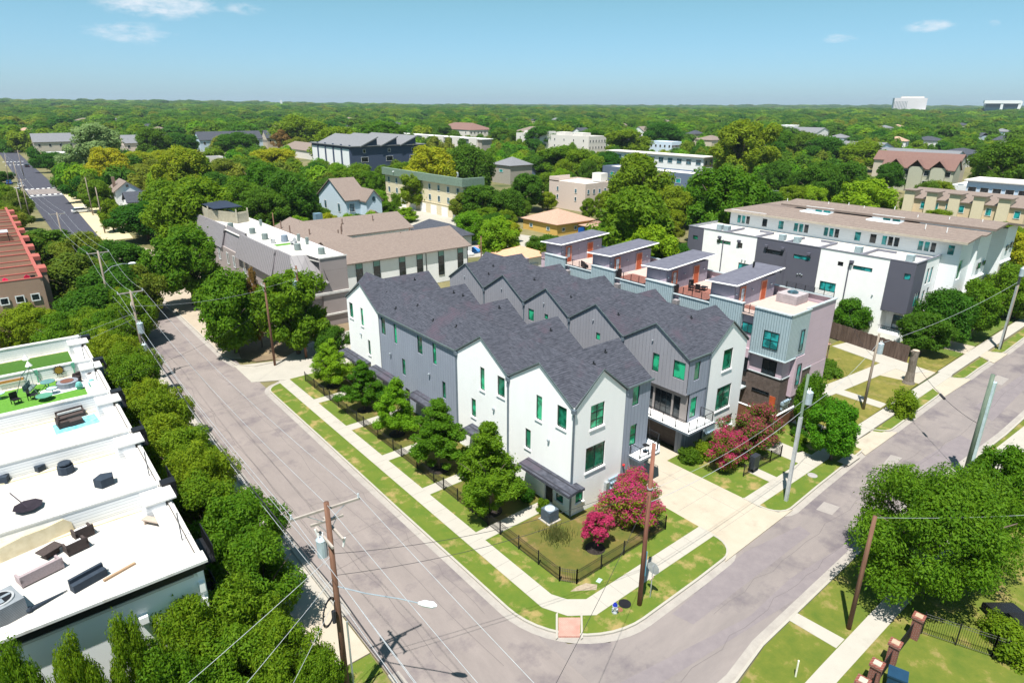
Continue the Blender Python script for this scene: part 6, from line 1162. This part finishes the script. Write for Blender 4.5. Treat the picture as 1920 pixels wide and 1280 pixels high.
# the far wood: one object, its crowns set out with geometry nodes
def lowcrown(key,seed,mat):
    me=leafmesh('wood_crown',seed,clumps(seed,4.3,6.4,1.0,42,.3),1700,.62,mat,flat=.45); o=link('crown_source',me); return o
P=[]; S=[]; K=[]
for x,y,r,h in rest: P.append((x,y,0)); S.append((r/4.3,r/4.3,h/7.6)); K.append(rg.randrange(5))
d=560.
while d<9500:
    step=11.2+ (d-560)*.0118; n=int(d*1.5/step)
    for i in range(n):
        a=a0+(i/n-.5)*1.5+rg.uniform(-.45,.45)*step/d; dd=d+rg.uniform(-.5,.5)*step*.8; x,y=CAMP.x+dd*math.cos(a),CAMP.y+dd*math.sin(a)
        if any(q[0]-3<x<q[1]+3 and q[2]-9<y<q[3]+3 for q in FP): continue
        if rg.random()<.05: continue
        if dd<1300 and blocks(x,y,10.5,5,.25): continue
        s=step/8.4; q_=rg.random(); r=(rg.uniform(4.2,6.4) if q_<.8 else rg.uniform(6.5,9))*s; h=(rg.uniform(9,14) if q_<.75 else rg.uniform(14,19))*(1+.10*min(s-1,5)); P.append((x,y,terr(x,y)-1)); S.append((r/4.3,r/4.3,h/7.6)); K.append(rg.choice([0,0,1,1,1,1,2,1,4,1,0,3]))
    d+=step*.8
print('far wood',len(P))
me=bpy.data.meshes.new('far_wood'); me.vertices.add(len(P)); me.vertices.foreach_set('co',np.array(P,dtype=np.float32).ravel())
a=me.attributes.new('sz','FLOAT_VECTOR','POINT'); a.data.foreach_set('vector',np.array(S,dtype=np.float32).ravel())
me.attributes.new('kd','INT','POINT'); me.update()
wood=link('far_wood',me); wood['kind']='stuff'
ng=bpy.data.node_groups.new('wood','GeometryNodeTree'); ng.interface.new_socket('Geometry',in_out='INPUT',socket_type='NodeSocketGeometry'); ng.interface.new_socket('Geometry',in_out='OUTPUT',socket_type='NodeSocketGeometry')
gi=ng.nodes.new('NodeGroupInput'); go=ng.nodes.new('NodeGroupOutput'); join=ng.nodes.new('GeometryNodeJoinGeometry')
srcs=[]
for j,(kk,sd) in enumerate((('oak',81),('dark',82),('pecan',83),('olive',84),('bright',85))):
    mm=leafmesh('wood_crown',sd,clumps(sd,4.3,6.4,.6,30,.38),3000,.52,LF[kk],flat=.16)
    i0=[q for q in range(len(rest),len(P)) if K[q]==j][40+j*9]; so_=link('tree',mm,None,P[i0]); so_.scale=S[i0]; K[i0]=9; so_['label']='green crown in the belt of yard trees between the houses'; so_['category']='tree'; so_['group']='yard trees between the houses'; srcs.append(so_)
    oi=ng.nodes.new('GeometryNodeObjectInfo'); oi.inputs[0].default_value=so_; oi.inputs['As Instance'].default_value=True; oi.transform_space='ORIGINAL'
    ip=ng.nodes.new('GeometryNodeInstanceOnPoints'); na=ng.nodes.new('GeometryNodeInputNamedAttribute'); na.data_type='INT'; na.inputs[0].default_value='kd'
    cp=ng.nodes.new('FunctionNodeCompare'); cp.data_type='INT'; cp.operation='EQUAL'; ng.links.new(na.outputs['Attribute'],[i for i in cp.inputs if i.type=='INT'][0]); [i for i in cp.inputs if i.type=='INT'][1].default_value=j
    ns=ng.nodes.new('GeometryNodeInputNamedAttribute'); ns.data_type='FLOAT_VECTOR'; ns.inputs[0].default_value='sz'
    rv=ng.nodes.new('FunctionNodeRandomValue'); rv.data_type='FLOAT_VECTOR'; rv.inputs['Min'].default_value=(0,0,0); rv.inputs['Max'].default_value=(0,0,6.283)
    ng.links.new(gi.outputs[0],ip.inputs['Points']); ng.links.new(cp.outputs[0],ip.inputs['Selection']); ng.links.new(oi.outputs['Geometry'],ip.inputs['Instance']); ng.links.new(ns.outputs['Attribute'],ip.inputs['Scale'])
    er=ng.nodes.new('FunctionNodeEulerToRotation'); ng.links.new(rv.outputs['Value'],er.inputs[0]); ng.links.new(er.outputs[0],ip.inputs['Rotation'])
    ng.links.new(ip.outputs[0],join.inputs[0])
ng.links.new(join.outputs[0],go.inputs[0]); me.attributes['kd'].data.foreach_set('value',np.array(K,dtype=np.int32)); me.update(); wood.modifiers.new('wood','NODES').node_group=ng
# ================================================================== POLES, WIRES, FENCES, STREET FURNITURE
def pole(label,x,y,h,mat,r0=.16,r1=.11,arms=(),trans=(),lamp=None,top=None,lean=(0,0),name='utility_pole',group=None,extra=None):
    o=thing(name,label,'utility pole',(x,y,0),0,group); tx,ty=lean
    part('shaft',MB().tube([(0,0,-.3),(tx*.5,ty*.5,h*.5),(tx,ty,h)],[r0,(r0+r1)/2,r1],12),mat,o,smooth=True)
    for z,ax,L,c in arms:
        f=z/h; d=(math.cos(ax),math.sin(ax)); cx,cy=tx*f,ty*f+.0
        a=MB().obox(cx-d[1]*.2,cy+d[0]*.2,z,L,.1,.12,ax); ar=part('crossarm',a,M('crossarm_grey',(.30,.26,.23),(.4,.36,.32),scale=4),o)
        for s_ in (-1,1): part('brace',MB().tube([(cx-d[1]*.15,cy+d[0]*.15,z-.7),(cx-d[1]*.2+d[0]*s_*L*.28,cy+d[0]*.2+d[1]*s_*L*.28,z)],.02,5),STL,ar)
        for q in c: ins=MB().cyl(cx-d[1]*.2+d[0]*q*L,cy+d[0]*.2+d[1]*q*L,z+.12,z+.34,.06,.045,8); part('insulator',ins,M('insulator',(.45,.5,.52),rough=.3),ar)
    for z,ang,rr,hh in trans:
        cx,cy=.42*math.cos(ang)+tx*z/h,.42*math.sin(ang)+ty*z/h; t=MB().cyl(cx,cy,z,z+hh,rr,rr,14).cyl(cx,cy,z+hh,z+hh+.08,rr*1.05,rr*.7,14)
        tt=part('transformer',t,M('transformer_grey',(.40,.47,.52),rough=.35,metal=.2),o,smooth=False); part('bushing',MB().cyl(cx+.1,cy,z+hh,z+hh+.35,.05,.03,6).cyl(cx-.1,cy+.05,z+hh,z+hh+.35,.05,.03,6),CSH,tt); part('hanger',MB().tube([(tx*z/h,ty*z/h,z+.3),(cx,cy,z+.3)],.04,5),STL,tt)
    if lamp:
        z,ang,L,zl=lamp; dx,dy=math.cos(ang),math.sin(ang)
        a=MB().tube([(0,0,z),(dx*L*.35,dy*L*.35,z+(zl-z)*.8+.1),(dx*L*.75,dy*L*.75,zl+.12),(dx*L,dy*L,zl)],.035,6); ar=part('lamp_arm',a,STL,o)
        hd=MB().tube([(dx*(L-.1),dy*(L-.1),zl),(dx*(L+.2),dy*(L+.2),zl+.02),(dx*(L+.65),dy*(L+.65),zl),(dx*(L+.85),dy*(L+.85),zl-.02)],[.07,.17,.17,.05],10); part('lamp_head',hd,M('lamp_white',(.72,.74,.76),rough=.4),ar)
    if extra: extra(o)
    return o
def wires(label,pts,sag=.8,r=.011,mat=None,grp=None):
    b=MB()
    for p,q in zip(pts,pts[1:]):
        p,q=Vector(p),Vector(q); n=14; L=[]
        for i in range(n+1): t=i/n; v=p.lerp(q,t); v.z-=sag*4*t*(1-t); L.append(v)
        b.tube(L,r,5)
    return solo('power_line',b,mat or WIR,label,'power line',grp)
WIR=M('aluminium_wire',(.42,.44,.46),rough=.4,metal=.2); WRD=M('dark_cable',(.03,.03,.035),rough=.6)
PA=(-21.6,-5.0,13.3)
def fgx(o):
    part('primary_arm',MB().obox(.25,.1,11.6,.1,2.2,.12,0).obox(-.25,.1,11.3,.1,2.0,.12,0),M('crossarm_grey',(.3,.26,.23)),o)
    part('cutout',MB().tube([(.25,.9,11.2),(.35,.95,11.7)],.05,6).tube([(.25,-.9,11.2),(.35,-.95,11.7)],.05,6).tube([(-.25,.9,10.9),(-.35,.95,11.4)],.05,6),CSH,o)
    c=MB()
    for k in range(3):
        rr=.75-.05*k; L=[(-.55+rr*math.cos(t/20*6.283)*.7,-.2+rr*math.cos(t/20*6.283)*.6,7.2+rr*math.sin(t/20*6.283)) for t in range(21)]; c.tube(L,.022,5,False)
    part('cable_coil',c,WRD,o); part('cable_case',MB().tube([(-.35,-.25,6.45),(-.3,-.15,7.1)],[.1,.12],8),WRD,o); part('riser',MB().tube([(.15,.12,0),(.13,.1,9.5)],.05,6),WRD,o)
    part('shiny_guard',MB().tube([(.2,-.05,.3),(.2,-.05,1.0)],.05,6),STL,o)
pole('tall dark brown utility pole with double crossarms and street lamp in the foreground',-21.6,-5.0,13.3,WOOD,.18,.125,arms=[(12.75,R(-6),3.4,(-.48,.48)),(12.1,R(-6),1.6,())],trans=[(10.3,R(150),.26,.95)],lamp=(8.4,R(-49),4.4,8.0),extra=fgx)
PB=(-20.3,50.8,11.2); pole('utility pole with crossarm and two hung transformers up the left street',*PB,WOODG,arms=[(10.9,R(0),2.6,(-.48,0,.48)),(9.6,R(80),1.6,())],trans=[(6.2,R(-60),.33,1.2),(4.0,R(-60),.28,.8)],extra=None)
PC=(-20.3,72,12.2); pole('utility pole with lamp arm rising out of the dark trees',*PC,WOODG,arms=[(11.8,0,2.6,(-.48,0,.48))],lamp=(8.9,R(0),3.4,9.9))
PD=(-20.3,121.6,11.3); pole('utility pole with pale crossarm over the dark asphalt',*PD,WOODG,arms=[(10.9,0,2.6,(-.48,0,.48))])
PE=(-21.6,190,12); pole('pair pole left of the dark street near the parked cars',*PE,WOODG,arms=[(11.6,0,2.4,(-.48,.48))]); pole('second pole of the pair left of the dark street',-23.2,186,10.5,WOODG)
PF=(-19.5,256,12); pole('utility pole at the near crossing on the left',*PF,WOODG,arms=[(11.5,0,2.4,(-.48,.48))]); pole('leaning utility pole beyond the crossing',-21,300,12,WOODG,lean=(1.2,0)); pole('far utility pole before the second crossing',-14,330,12,WOODG,arms=[(11.4,0,2.2,())])
pole('thin pole on the right verge beside the white pickup',-6.2,196,11,WOODG,.15,.1); pole('thin pole on the sandy verge near the white house',-8.3,161.5,11.5,WOODG,.16,.11)
PG=(-2.7,46.5,12.3); pole('brown pole with blue grey transformer in front of the mansard wall',*PG,WOOD,arms=[(11.6,R(90),1.4,(-.4,.4))],trans=[(9.3,R(190),.3,1.1)]); part('guard',MB().tube([(.35,-.1,0),(.35,-.1,6)],.05,6),STL,bpy.data.objects['utility_pole'])
PH=(-6.8,46.5,10.8); pole('brown pole left of its transformer twin at the alley mouth',*PH,WOOD,arms=[(10.4,R(90),1.2,(-.4,.4))])
PI=(-3.2,-9.85,12.1); pole('reddish brown pole standing on the corner verge beside the stop sign',*PI,M('red_brown_pole',(.16,.06,.035),(.26,.12,.085),scale=3,stretch=(4,4,.3)),.165,.12,extra=lambda o:(part('blue_sign',MB().box(.14,.2,-.3,.1,4.2,5.4) if 0 else MB().box(.17,.2,-.12,.12,2.4,4.3),M('pole_guard_blue',(.12,.35,.45)),o),part('bolt_ring',MB().cyl(0,0,9.0,9.08,.18),STL,o)))
PJ=(5.5,-19.55,8.5); pole('plain brown pole on the lower right verge',*PJ,WOOD,.15,.12)
PK_=(15.65,-9.75,11.6); sp=pole('galvanised steel clad pole with transformer on the verge right of the driveway',*PK_,WOODN,.1,.11,trans=[(9.0,R(-20),.3,1.0)]); part('steel_channel',MB().box(-.125,-.03,-.125,.125,0,7.9).box(.03,.125,-.125,.125,0,7.9),M('pole_cladding',(.5,.52,.54),rough=.45,metal=.3),sp); part('crossbar',MB().box(-.1,1.0,-.05,.05,9.7,9.8),STL,sp)
PL=(38.7,-6.0,8.8); pole('weathered pole with pale transformer in the dry yard',*PL,WOODG,trans=[(6.6,R(-40),.3,1.1)])
x,y=31.04,-17.95; PM=(x,y,10.5); gp=pole('thick green grey pole with steel channel on the far kerb',x,y,10.2,WOODN,.19,.16); part('steel_channel',MB().box(.05,.42,-.35,-.1,.0,9.5),M('channel_pale',(.45,.55,.58),rough=.4),gp); part('bracket',MB().box(.2,.8,-.1,.1,9.0,9.2).ball(.8,0,9.3,.15),STL,gp)
PN=(72.6,-9.4,11.5); fp=pole('weathered pole with steel channel near the right edge',*PN,WOODG,.2,.15,trans=[(10.4,R(200),.28,1.0)]); part('steel_channel',MB().box(-.45,-.25,-.1,.1,0,9),STL,fp)
x,y=at(858,378); pole('grey concrete pole with white drum before the dark tree',x,y,height(858,322,x,y),M('concrete_pole',(.45,.45,.45)),.22,.15,trans=[(height(858,322,x,y)-1.6,R(-90),.35,1.2)])
x,y=at(755,385); hh=height(752,320,x,y); pole('brown lamp pole at the car court before the cornice block',x,y,hh,WOOD,.16,.12,lamp=(hh-.6,R(175),2.2,hh-.2))
for px,py,pt,lb in ((1105+72,490,455,''),): pass
x,y=at(882,505); x2,y2=at(967,462); pole('thin brown pole behind the brown roofed apartments',40.3,66,8,WOOD,.12,.1)
x,y=at(388,270); hh=height(384,247,x,y); pole('white lone street lamp before the dark dormered roofs',x,y,hh,STL,.12,.08,lamp=(hh-.4,R(150),3,hh))
x,y=at(495,470); pole('thin pole standing behind the white flat mansard roof',8.9+4,98,11,WOOD,.12,.09)
# wires: three conductors along the left street
far_=(-18,330,11.5); nx=(-21.9,-70,13)
for q,lb in ((-1.6,'left conductor of the three strung along the left street'),(0,'middle conductor of the three strung along the left street'),(1.6,'right conductor of the three strung along the left street')):
    wires(lb,[(nx[0]+q,nx[1],13),(PA[0]+q,PA[1],PA[2]-.25+(.15 if q==0 else 0)),(PB[0]+q*.78,PB[1],11.25),(PC[0]+q*.78,PC[1],12.15),(PD[0]+q*.78,PD[1],11.25),(PE[0]+q*.7,PE[1],11.95),(PF[0]+q*.7,PF[1],11.9),(-19,330,11.5)],1.0,.013)
wires('dark bundled cable below the conductors from the foreground pole up the street',[(-22,-70,7.6),(-21.5,-5,7.9),(-20.3,50.8,6.4),(-20.3,72,6.9),(-20.3,121,7)],1.1,.035,WRD); wires('thin pale neutral wire beside the dark bundled cable',[(-22,-70,8.6),(-21.5,-5,8.9),(-20.2,50.8,7.3),(-20.2,121,8)],1.0,.014); wires('second thin pale wire below the foreground lamp arm',[(-22,-70,7.0),(-21.4,-5,7.2),(-20.2,50.8,5.8)],1.0,.016)
wires('upper service wire from the foreground pole to the left edge',[(-21.7,-5,10.2),(-44,-13,9)],.5,.014); wires('lower service wire from the foreground pole to the left edge',[(-21.7,-5,8.9),(-44,-18,8.2)],.5,.014); wires('bottom service wire crossing the lower privets',[(-21.7,-5,7.6),(-40,-22,7)],.4,.012)
wires('dark service wire from the foreground pole over the corner lawn',[(-21.5,-5,10.3),(-3.2,-9.85,9.6)],.9,.013,WRD); wires('second dark service wire to the corner pole',[(-21.5,-5,9.0),(-3.2,-9.85,9.1)],.9,.013,WRD)
wires('wire from the corner pole to the corner balcony',[(-3.2,-9.85,10.9),(8.9,-.1,6.5)],.4,.010,WRD)
wires('wire along the cross street from corner pole past the steel pole',[(-3.2,-9.85,8.0),(15.65,-9.75,8.4),(38.7,-6,7.6),(72.6,-9.4,9.6)],.7,.016); wires('upper wire from the corner pole to the steel pole',[(-3.2,-9.85,8.9),(15.65,-9.75,9.4)],.7,.010); wires('wire from corner pole down to the lower left edge',[(-3.2,-9.85,8.6),(-30,-22,9.5)],1,.012,WRD)
wires('dark slack cable with a splice box over the cross street',[(31.0,-17.9,5.6),(40.5,-9.5,6.0)],.6,.02,WRD); wires('dark slack cable over the dry yard to the weathered pole',[(38.7,-6,6.2),(50.3,2,6.6)],.7,.014,WRD)
wires('thin wire from the plain brown pole over the big tree',[(5.5,-19.55,8.4),(30,-34,8)],.8,.010); wires('wire from alley pole to the transformer pole across the left street',[(-6.8,46.5,10.0),(-20.3,50.8,9.4)],.5,.010); wires('wire from the transformer pole to the alley pair',[(-2.7,46.5,10.8),(-6.8,46.5,10.2)],.1,.010)
wires('wires from the street pole to the left edge over the privets',[(-20.3,50.8,8.6),(-48,38,8)],.6,.012); wires('second wire from the street pole to the left edge',[(-20.3,50.8,8.0),(-48,32,7.6)],.6,.012); wires('service wire crossing the street below the alley trees',[(-21.0,-5+20,9),(-6.8,46.5,7.4)],.8,.014,WRD) if 0 else wires('service wire running from the alley pole over the street',[(-6.8,46.5,7.6),(-26,30,8.6)],.6,.012,WRD)
x,y,z=35.9,-13.6,5.55; solo('splice_box',MB().tube([(-.35,-.3,0),(.35,.3,.05)],.12,8),WRD,'small dark splice box hanging on the slack cable','splice box',loc=(x,y,5.15))
# black metal fence round the corner garden
def pickets(o,pts,z=.1,h=1.15,sp=.115,post=2.4,gates=()):
    for p,q in zip(pts,pts[1:]):
        p,q=Vector(p),Vector(q); L=(q-p).length; d=(q-p)/L; n=max(1,round(L/post)); b=MB(); m=int(L/sp)
        for i in range(m): c=p+d*(i+.5)*L/m; b.box(c.x-.009,c.x+.009,c.y-.009,c.y+.009,z+.08,z+h)
        for zz in (.14,h-.22,h-.04): b.tube([(p.x,p.y,z+zz),(q.x,q.y,z+zz)],.016,4)
        part('picket_panel',b,BLK,o)
        for i in range(n+1): c=p+d*i*L/n; part('post',MB().box(c.x-.035,c.x+.035,c.y-.035,c.y+.035,z-.05,z+h+.1),BLK,o)
f=thing('metal_fence','long black picket fence round the front lawn and its chamfered corner','fence')
pickets(f,[(-5.8,39.2),(-5.8,33.9)]); pickets(f,[(-5.8,32.3),(-5.8,25.8)]); pickets(f,[(-5.8,24.2),(-5.8,18.2)]); pickets(f,[(-5.8,16.6),(-5.8,11.1)]); pickets(f,[(-5.8,9.5),(-5.8,3.3)]); pickets(f,[(-5.8,1.7),(-5.8,-4.9),(-5.05,-5.85),(4.6,-5.85),(4.6,-4.4)])
for i,y in enumerate((33.1,25,17.4,10.3,2.5)): g=thing('garden_gate','black picket gate across '+['the walk nearest the alley','the second garden walk from the alley','the middle garden walk','the garden walk before the white gable','the walk to the corner front door'][i],'gate',group=None); pickets(g,[(-5.8,y+.75),(-5.8,y-.75)],post=3)
f=thing('metal_fence','black picket fence on the lawn right of the driveway','fence'); pickets(f,[(16.2,-5.4),(20.3,-5.6)]); pickets(f,[(20.3,-5.6),(22.0,-5.7),(22.0,-2.2)])
f=thing('metal_fence','black fence on the lower right lawn running back from the brick pier','fence'); pickets(f,[(8.6,-22.6),(9.9,-26.0),(11.5,-31)],h=1.6)
# brick piers
PB_=M('red_pier_brick',(.15,.04,.03),(.23,.07,.05),scale=4,lines=('b',.09,.14),lcol=(.26,.2,.17))
for i,(px,py,s,hh) in enumerate(((1712,1196,.52,1.5),(1668,1247,.52,1.5),(1634,1287,.55,1.5),(1607,1320,.55,1.5))):
    x,y=at(px,py); o=thing('brick_pier',['red brick gate pier with chipped top farthest from the camera','red brick gate pier second from the camera side fence','red brick gate pier with pale tiled cap','nearest red brick pier cut by the bottom edge'][i],'pier',(x,y,.1),.1); part('shaft',MB().box(-s/2,s/2,-s/2,s/2,0,hh),PB_,o); part('cap',MB().box(-s/2-.07,s/2+.07,-s/2-.07,s/2+.07,hh,hh+.16),PB_,o); part('cap_tile',MB().box(-.2,.2,-.2,.2,hh+.16,hh+.2),M('pale_tile',(.40,.36,.29)) if i>1 else M('tan_mortar',(.40,.28,.2)),o)
for i,(a,c) in enumerate((((1712,1190),(1670,1245)),((1670,1245),(1632,1300)))):
    f=thing('metal_fence',['short black gate panel between the two far brick piers','short black gate panel between the near brick piers'][i],'fence'); pickets(f,[at(*a),at(*c)],h=1.3,post=5)
# yard pieces
x,y=at(1676,1292); solo('waste_bin',MB().box(-.4,.4,-.45,.45,0,1.0).box(-.45,.45,-.5,.5,1.0,1.12),M('bin_blue',(.012,.045,.09),rough=.5),'dark blue bin cut by the bottom edge on the lower right lawn','bin',loc=(x,y,.1),rz=.3)
x,y=at(1491,1270); solo('marker_post',MB().cyl(0,0,0,1.2,.05),M('marker_white',(.7,.68,.55)),'short white marker post near the bottom edge','post',loc=(x,y,.1))
x,y=at(1531,825); solo('waste_bin',MB().box(-.3,.3,-.35,.35,0,1.0).box(-.33,.33,-.38,.38,1,1.08),M('bin_blue',(.012,.045,.09)),'blue wheeled bin between bushes by the brown fence','bin',loc=(x,y,.1))
o=thing('mailbox_cluster','dark grey mailbox cabinet beside the short walk','mailbox',(17.6,-5.5,.1)); part('cabinet',MB().box(-.45,.45,-.25,.25,.45,1.7),M('mailbox_grey',(.03,.035,.045),rough=.4),o); part('stand',MB().box(-.12,.12,-.12,.12,0,.45),BLK,o)
# fire hydrant
HS=M('hydrant_silver',(.5,.52,.55),rough=.35,metal=.4); HB=M('hydrant_blue',(.015,.03,.3),rough=.4); o=thing('fire_hydrant','silver fire hydrant with blue cap on the corner verge','fire hydrant',(-5.0,-9.3,.1)); part('barrel',MB().cyl(0,0,0,.1,.2,.2).cyl(0,0,.1,.55,.13,.13).cyl(0,0,.5,.58,.19,.19).tube([(-.25,0,.42),(.25,0,.42)],.07,8).tube([(0,-.25,.38),(0,0,.38)],.09,8),HS,o); part('bonnet',MB().cyl(0,0,.58,.72,.17,.11).cyl(0,0,.72,.8,.04),HB,o)
for x,y,r,lb,c,cat in ((-3.9,-9.2,.42,'dark round manhole cover on the corner verge',BLK,'manhole'),(-4.55,-9.35,.2,'small rusty valve cover beside the manhole',M('rust',(.2,.09,.05)),'valve cover'),(21.2,-9.2,.42,'pale round manhole cover on the verge under the street tree',M('iron_grey',(.3,.28,.28)),'manhole')): solo('manhole_cover',MB().cyl(x,y,.1,.125,r,r,24).cyl(x,y,.125,.13,r*.8,r*.8,24),c,lb,cat)
solo('ground_box',MB().obox(-3.6,-6.6,.1,.45,.3,.03,.3),M('lid_green',(.35,.5,.42)),'pale green utility lid in the grass outside the corner fence','lid')
solo('bare_patch',MB().prism([(-5.9,-6.1),(-4.4,-7.1),(-4.0,-6.8),(-4.5,-6.2),(-5.2,-6.05)],.09,.112),M('bare_soil',(.26,.20,.14),(.36,.30,.22),scale=5),'pale bare soil patch at the chamfered fence corner','soil')
# stop sign seen from behind, hydrant side
o=thing('stop_sign','grey back of an octagonal stop sign on a thin post at the corner','sign',(-2.1,-9.85,.1),R(5)); part('post',MB().cyl(0,0,0,2.55,.035),STL,o); a8=[(.46*math.cos(R(22.5+45*k)),2.35+.46*math.sin(R(22.5+45*k))) for k in range(8)]; part('plate',MB().ext([(c,z) for c,z in a8],'x',.04,.06),STL,o); part('face',MB().ext([(c*.97,2.35+(z-2.35)*.97) for c,z in a8],'x',.06,.068),M('sign_red',(.5,.02,.02)),o)
fo=bpy.data.curves.new('stop_text','FONT'); fo.body='STOP'; fo.size=.26; fo.align_x='CENTER'; fo.align_y='CENTER'; fo.extrude=.002; to=bpy.data.objects.new('stop_text',fo); COL.objects.link(to); to.parent=o; to.location=(.072,0,2.35); to.rotation_euler=(R(90),0,R(90)); fo.materials.append(WPT); bpy.context.view_layer.update(); tm_=bpy.data.meshes.new_from_object(to); t2=bpy.data.objects.new('stop_lettering',tm_); COL.objects.link(t2); t2.parent=o; t2.location=to.location; t2.rotation_euler=to.rotation_euler; bpy.data.objects.remove(to)
part('street_name_plate',MB().box(-.25,.25,-.02,.02,1.5,1.62),M('plate_orange',(.7,.5,.4)),o)
# condenser at the front door
o=thing('air_conditioner','blue grey condenser unit on a pad beside the corner front door','air conditioner',(-1.55,.75,.1)); part('pad',MB().box(-.65,.65,-.65,.65,0,.08),CON,o); part('housing',MB().box(-.5,.5,-.5,.5,.08,1.05),M('ac_blue_grey',(.07,.095,.125),lines=('z',.07,.35),lcol=(.06,.08,.1)),o); part('fan_guard',MB().cyl(0,0,1.05,1.09,.43,.4,16),M('guard_grey',(.35,.4,.43)),o)
solo('door_mat',MB().box(-1.0,-.4,2.1,2.9,.12,.15),M('mat_brown',(.25,.1,.05)),'small reddish brown door mat at the corner front door','door mat')
# storm drain inlet
o=thing('storm_drain','dark storm drain inlet box at the kerb under the street tree','storm drain',(26.5,-10.2,0)); part('opening',MB().box(-1.1,1.1,-.28,-.1,.02,.14),BLK,o); part('lid',MB().box(-1.2,1.2,-.3,.7,.14,.2),CON,o)
# tall stump
x,y=50.3,-6.2; o=thing('tree_stump','tall cut tree stump beside the wood fence','tree stump',(x,y,0)); part('trunk',MB().tube([(0,0,-.1),(.0,0,.4),(.05,0,1.6),(0,.05,3.0),(.1,0,4.2)],[.8,.55,.42,.43,.4],14),M('stump_bark',(.10,.08,.065),(.20,.17,.14),scale=4,stretch=(3,3,.5),bump=.5),o); part('cut_face',MB().cyl(.1,0,4.2,4.23,.38,.37,14),M('cut_wood',(.5,.4,.3)),o); part('limb_stub',MB().tube([(0,0,3.2),(-.4,.25,4.2)],[.22,.18],8),M('stump_bark',(.2,.16,.13)),o)
f=thing('wood_fence','tall weathered dark wood fence behind the dry yard','fence'); a=Vector((57.0,-3.4)); c=Vector((59.4,9.5)); d=(c-a)
q=MB(); n=60
for i in range(n): p=a+d*(i+.5)/n; q.obox(p.x,p.y,.08,.05,d.length/n*.9,2.3+.04*math.sin(i*1.7),math.atan2(d.y,d.x)-math.pi/2)
part('board_panel',q,FNW,f)
for i in range(6): p=a+d*i/5; part('post',MB().box(p.x+.05,p.x+.15,p.y-.06,p.y+.06,0,2.3),FNW,f)
o=thing('garden_shelter','small tan roofed shelter on posts behind the mauve row','shelter',(48.5,6.5,0)); r=MB(); slab(r,-2,2,-3,3,2.7,2.2,.12); part('roof',r,SHT,o); [part('post',MB().box(a-.06,a+.06,c-.06,c+.06,0,2.5),BRO,o) for a in (-1.8,1.8) for c in (-2.8,2.8)]
# metal water tank ring and lot clutter beyond row two
o=thing('stock_tank','low round galvanised stock tank fence behind the second row','tank',(52,70,0)); part('wall',MB().tube([(0,0,0),(0,0,1.2)],5.5,20,False),STL,o)
for i,(px,py,c) in enumerate(((905,468,(.5,.25,.25)),(885,474,(.05,.2,.5)),(870,480,(.6,.62,.64)))):
    x,y=at(px,py); solo('tarpaulin_heap',MB().hip(-2,2,-1.2,1.2,.4,1.2,0,.4),M('tarp%d'%i,c),['faded red tarpaulin heap behind the row of dark roofs','blue tarpaulin heap beside the brown apartments','pale grey sheet heap by the apartment corner'][i],'tarpaulin',loc=(x,y,.1))
x,y=at(970,468,3.2); o=thing('house','small orange tan roof just beyond the second row','house',(x,y-2,0)); part('wall',MB().box(-4,4,-3,5,0,2.6),WH2,o); part('roof',MB().hip(-4,4,-3,5,2.6,4.2),M('orange_tan_shingle',(.50,.27,.16),(.58,.36,.24),scale=2,stretch=(1,1,6)),o)
x,y=at(540,402); f=thing('wood_fence','red brown board fence beside the pale blue house','fence'); a=Vector(at(572,400)); c=Vector(at(618,425)); part('board_panel',MB().prism([(a.x,a.y),(c.x,c.y),(c.x+.1,c.y+.1),(a.x+.1,a.y+.1)],0,2.2),FNR,f)

# HAZE: the air between the camera and the far wood, one closed box of even density
hz=MB().box(-9000,13500,-9000,13500,-8,150); ho=link('haze',hz.mesh('haze',MT['old_asphalt'])); ho['kind']='stuff'
hm=bpy.data.materials.new('air'); hm.use_nodes=True; hn=hm.node_tree.nodes; hn.clear(); hout=hn.new('ShaderNodeOutputMaterial'); pv=hn.new('ShaderNodeVolumePrincipled'); pv.inputs['Color'].default_value=(.72,.86,1,1); pv.inputs['Density'].default_value=.00007; pv.inputs['Anisotropy'].default_value=.2
hm.node_tree.links.new(pv.outputs[0],hout.inputs['Volume']); ho.data.materials.clear(); ho.data.materials.append(hm)
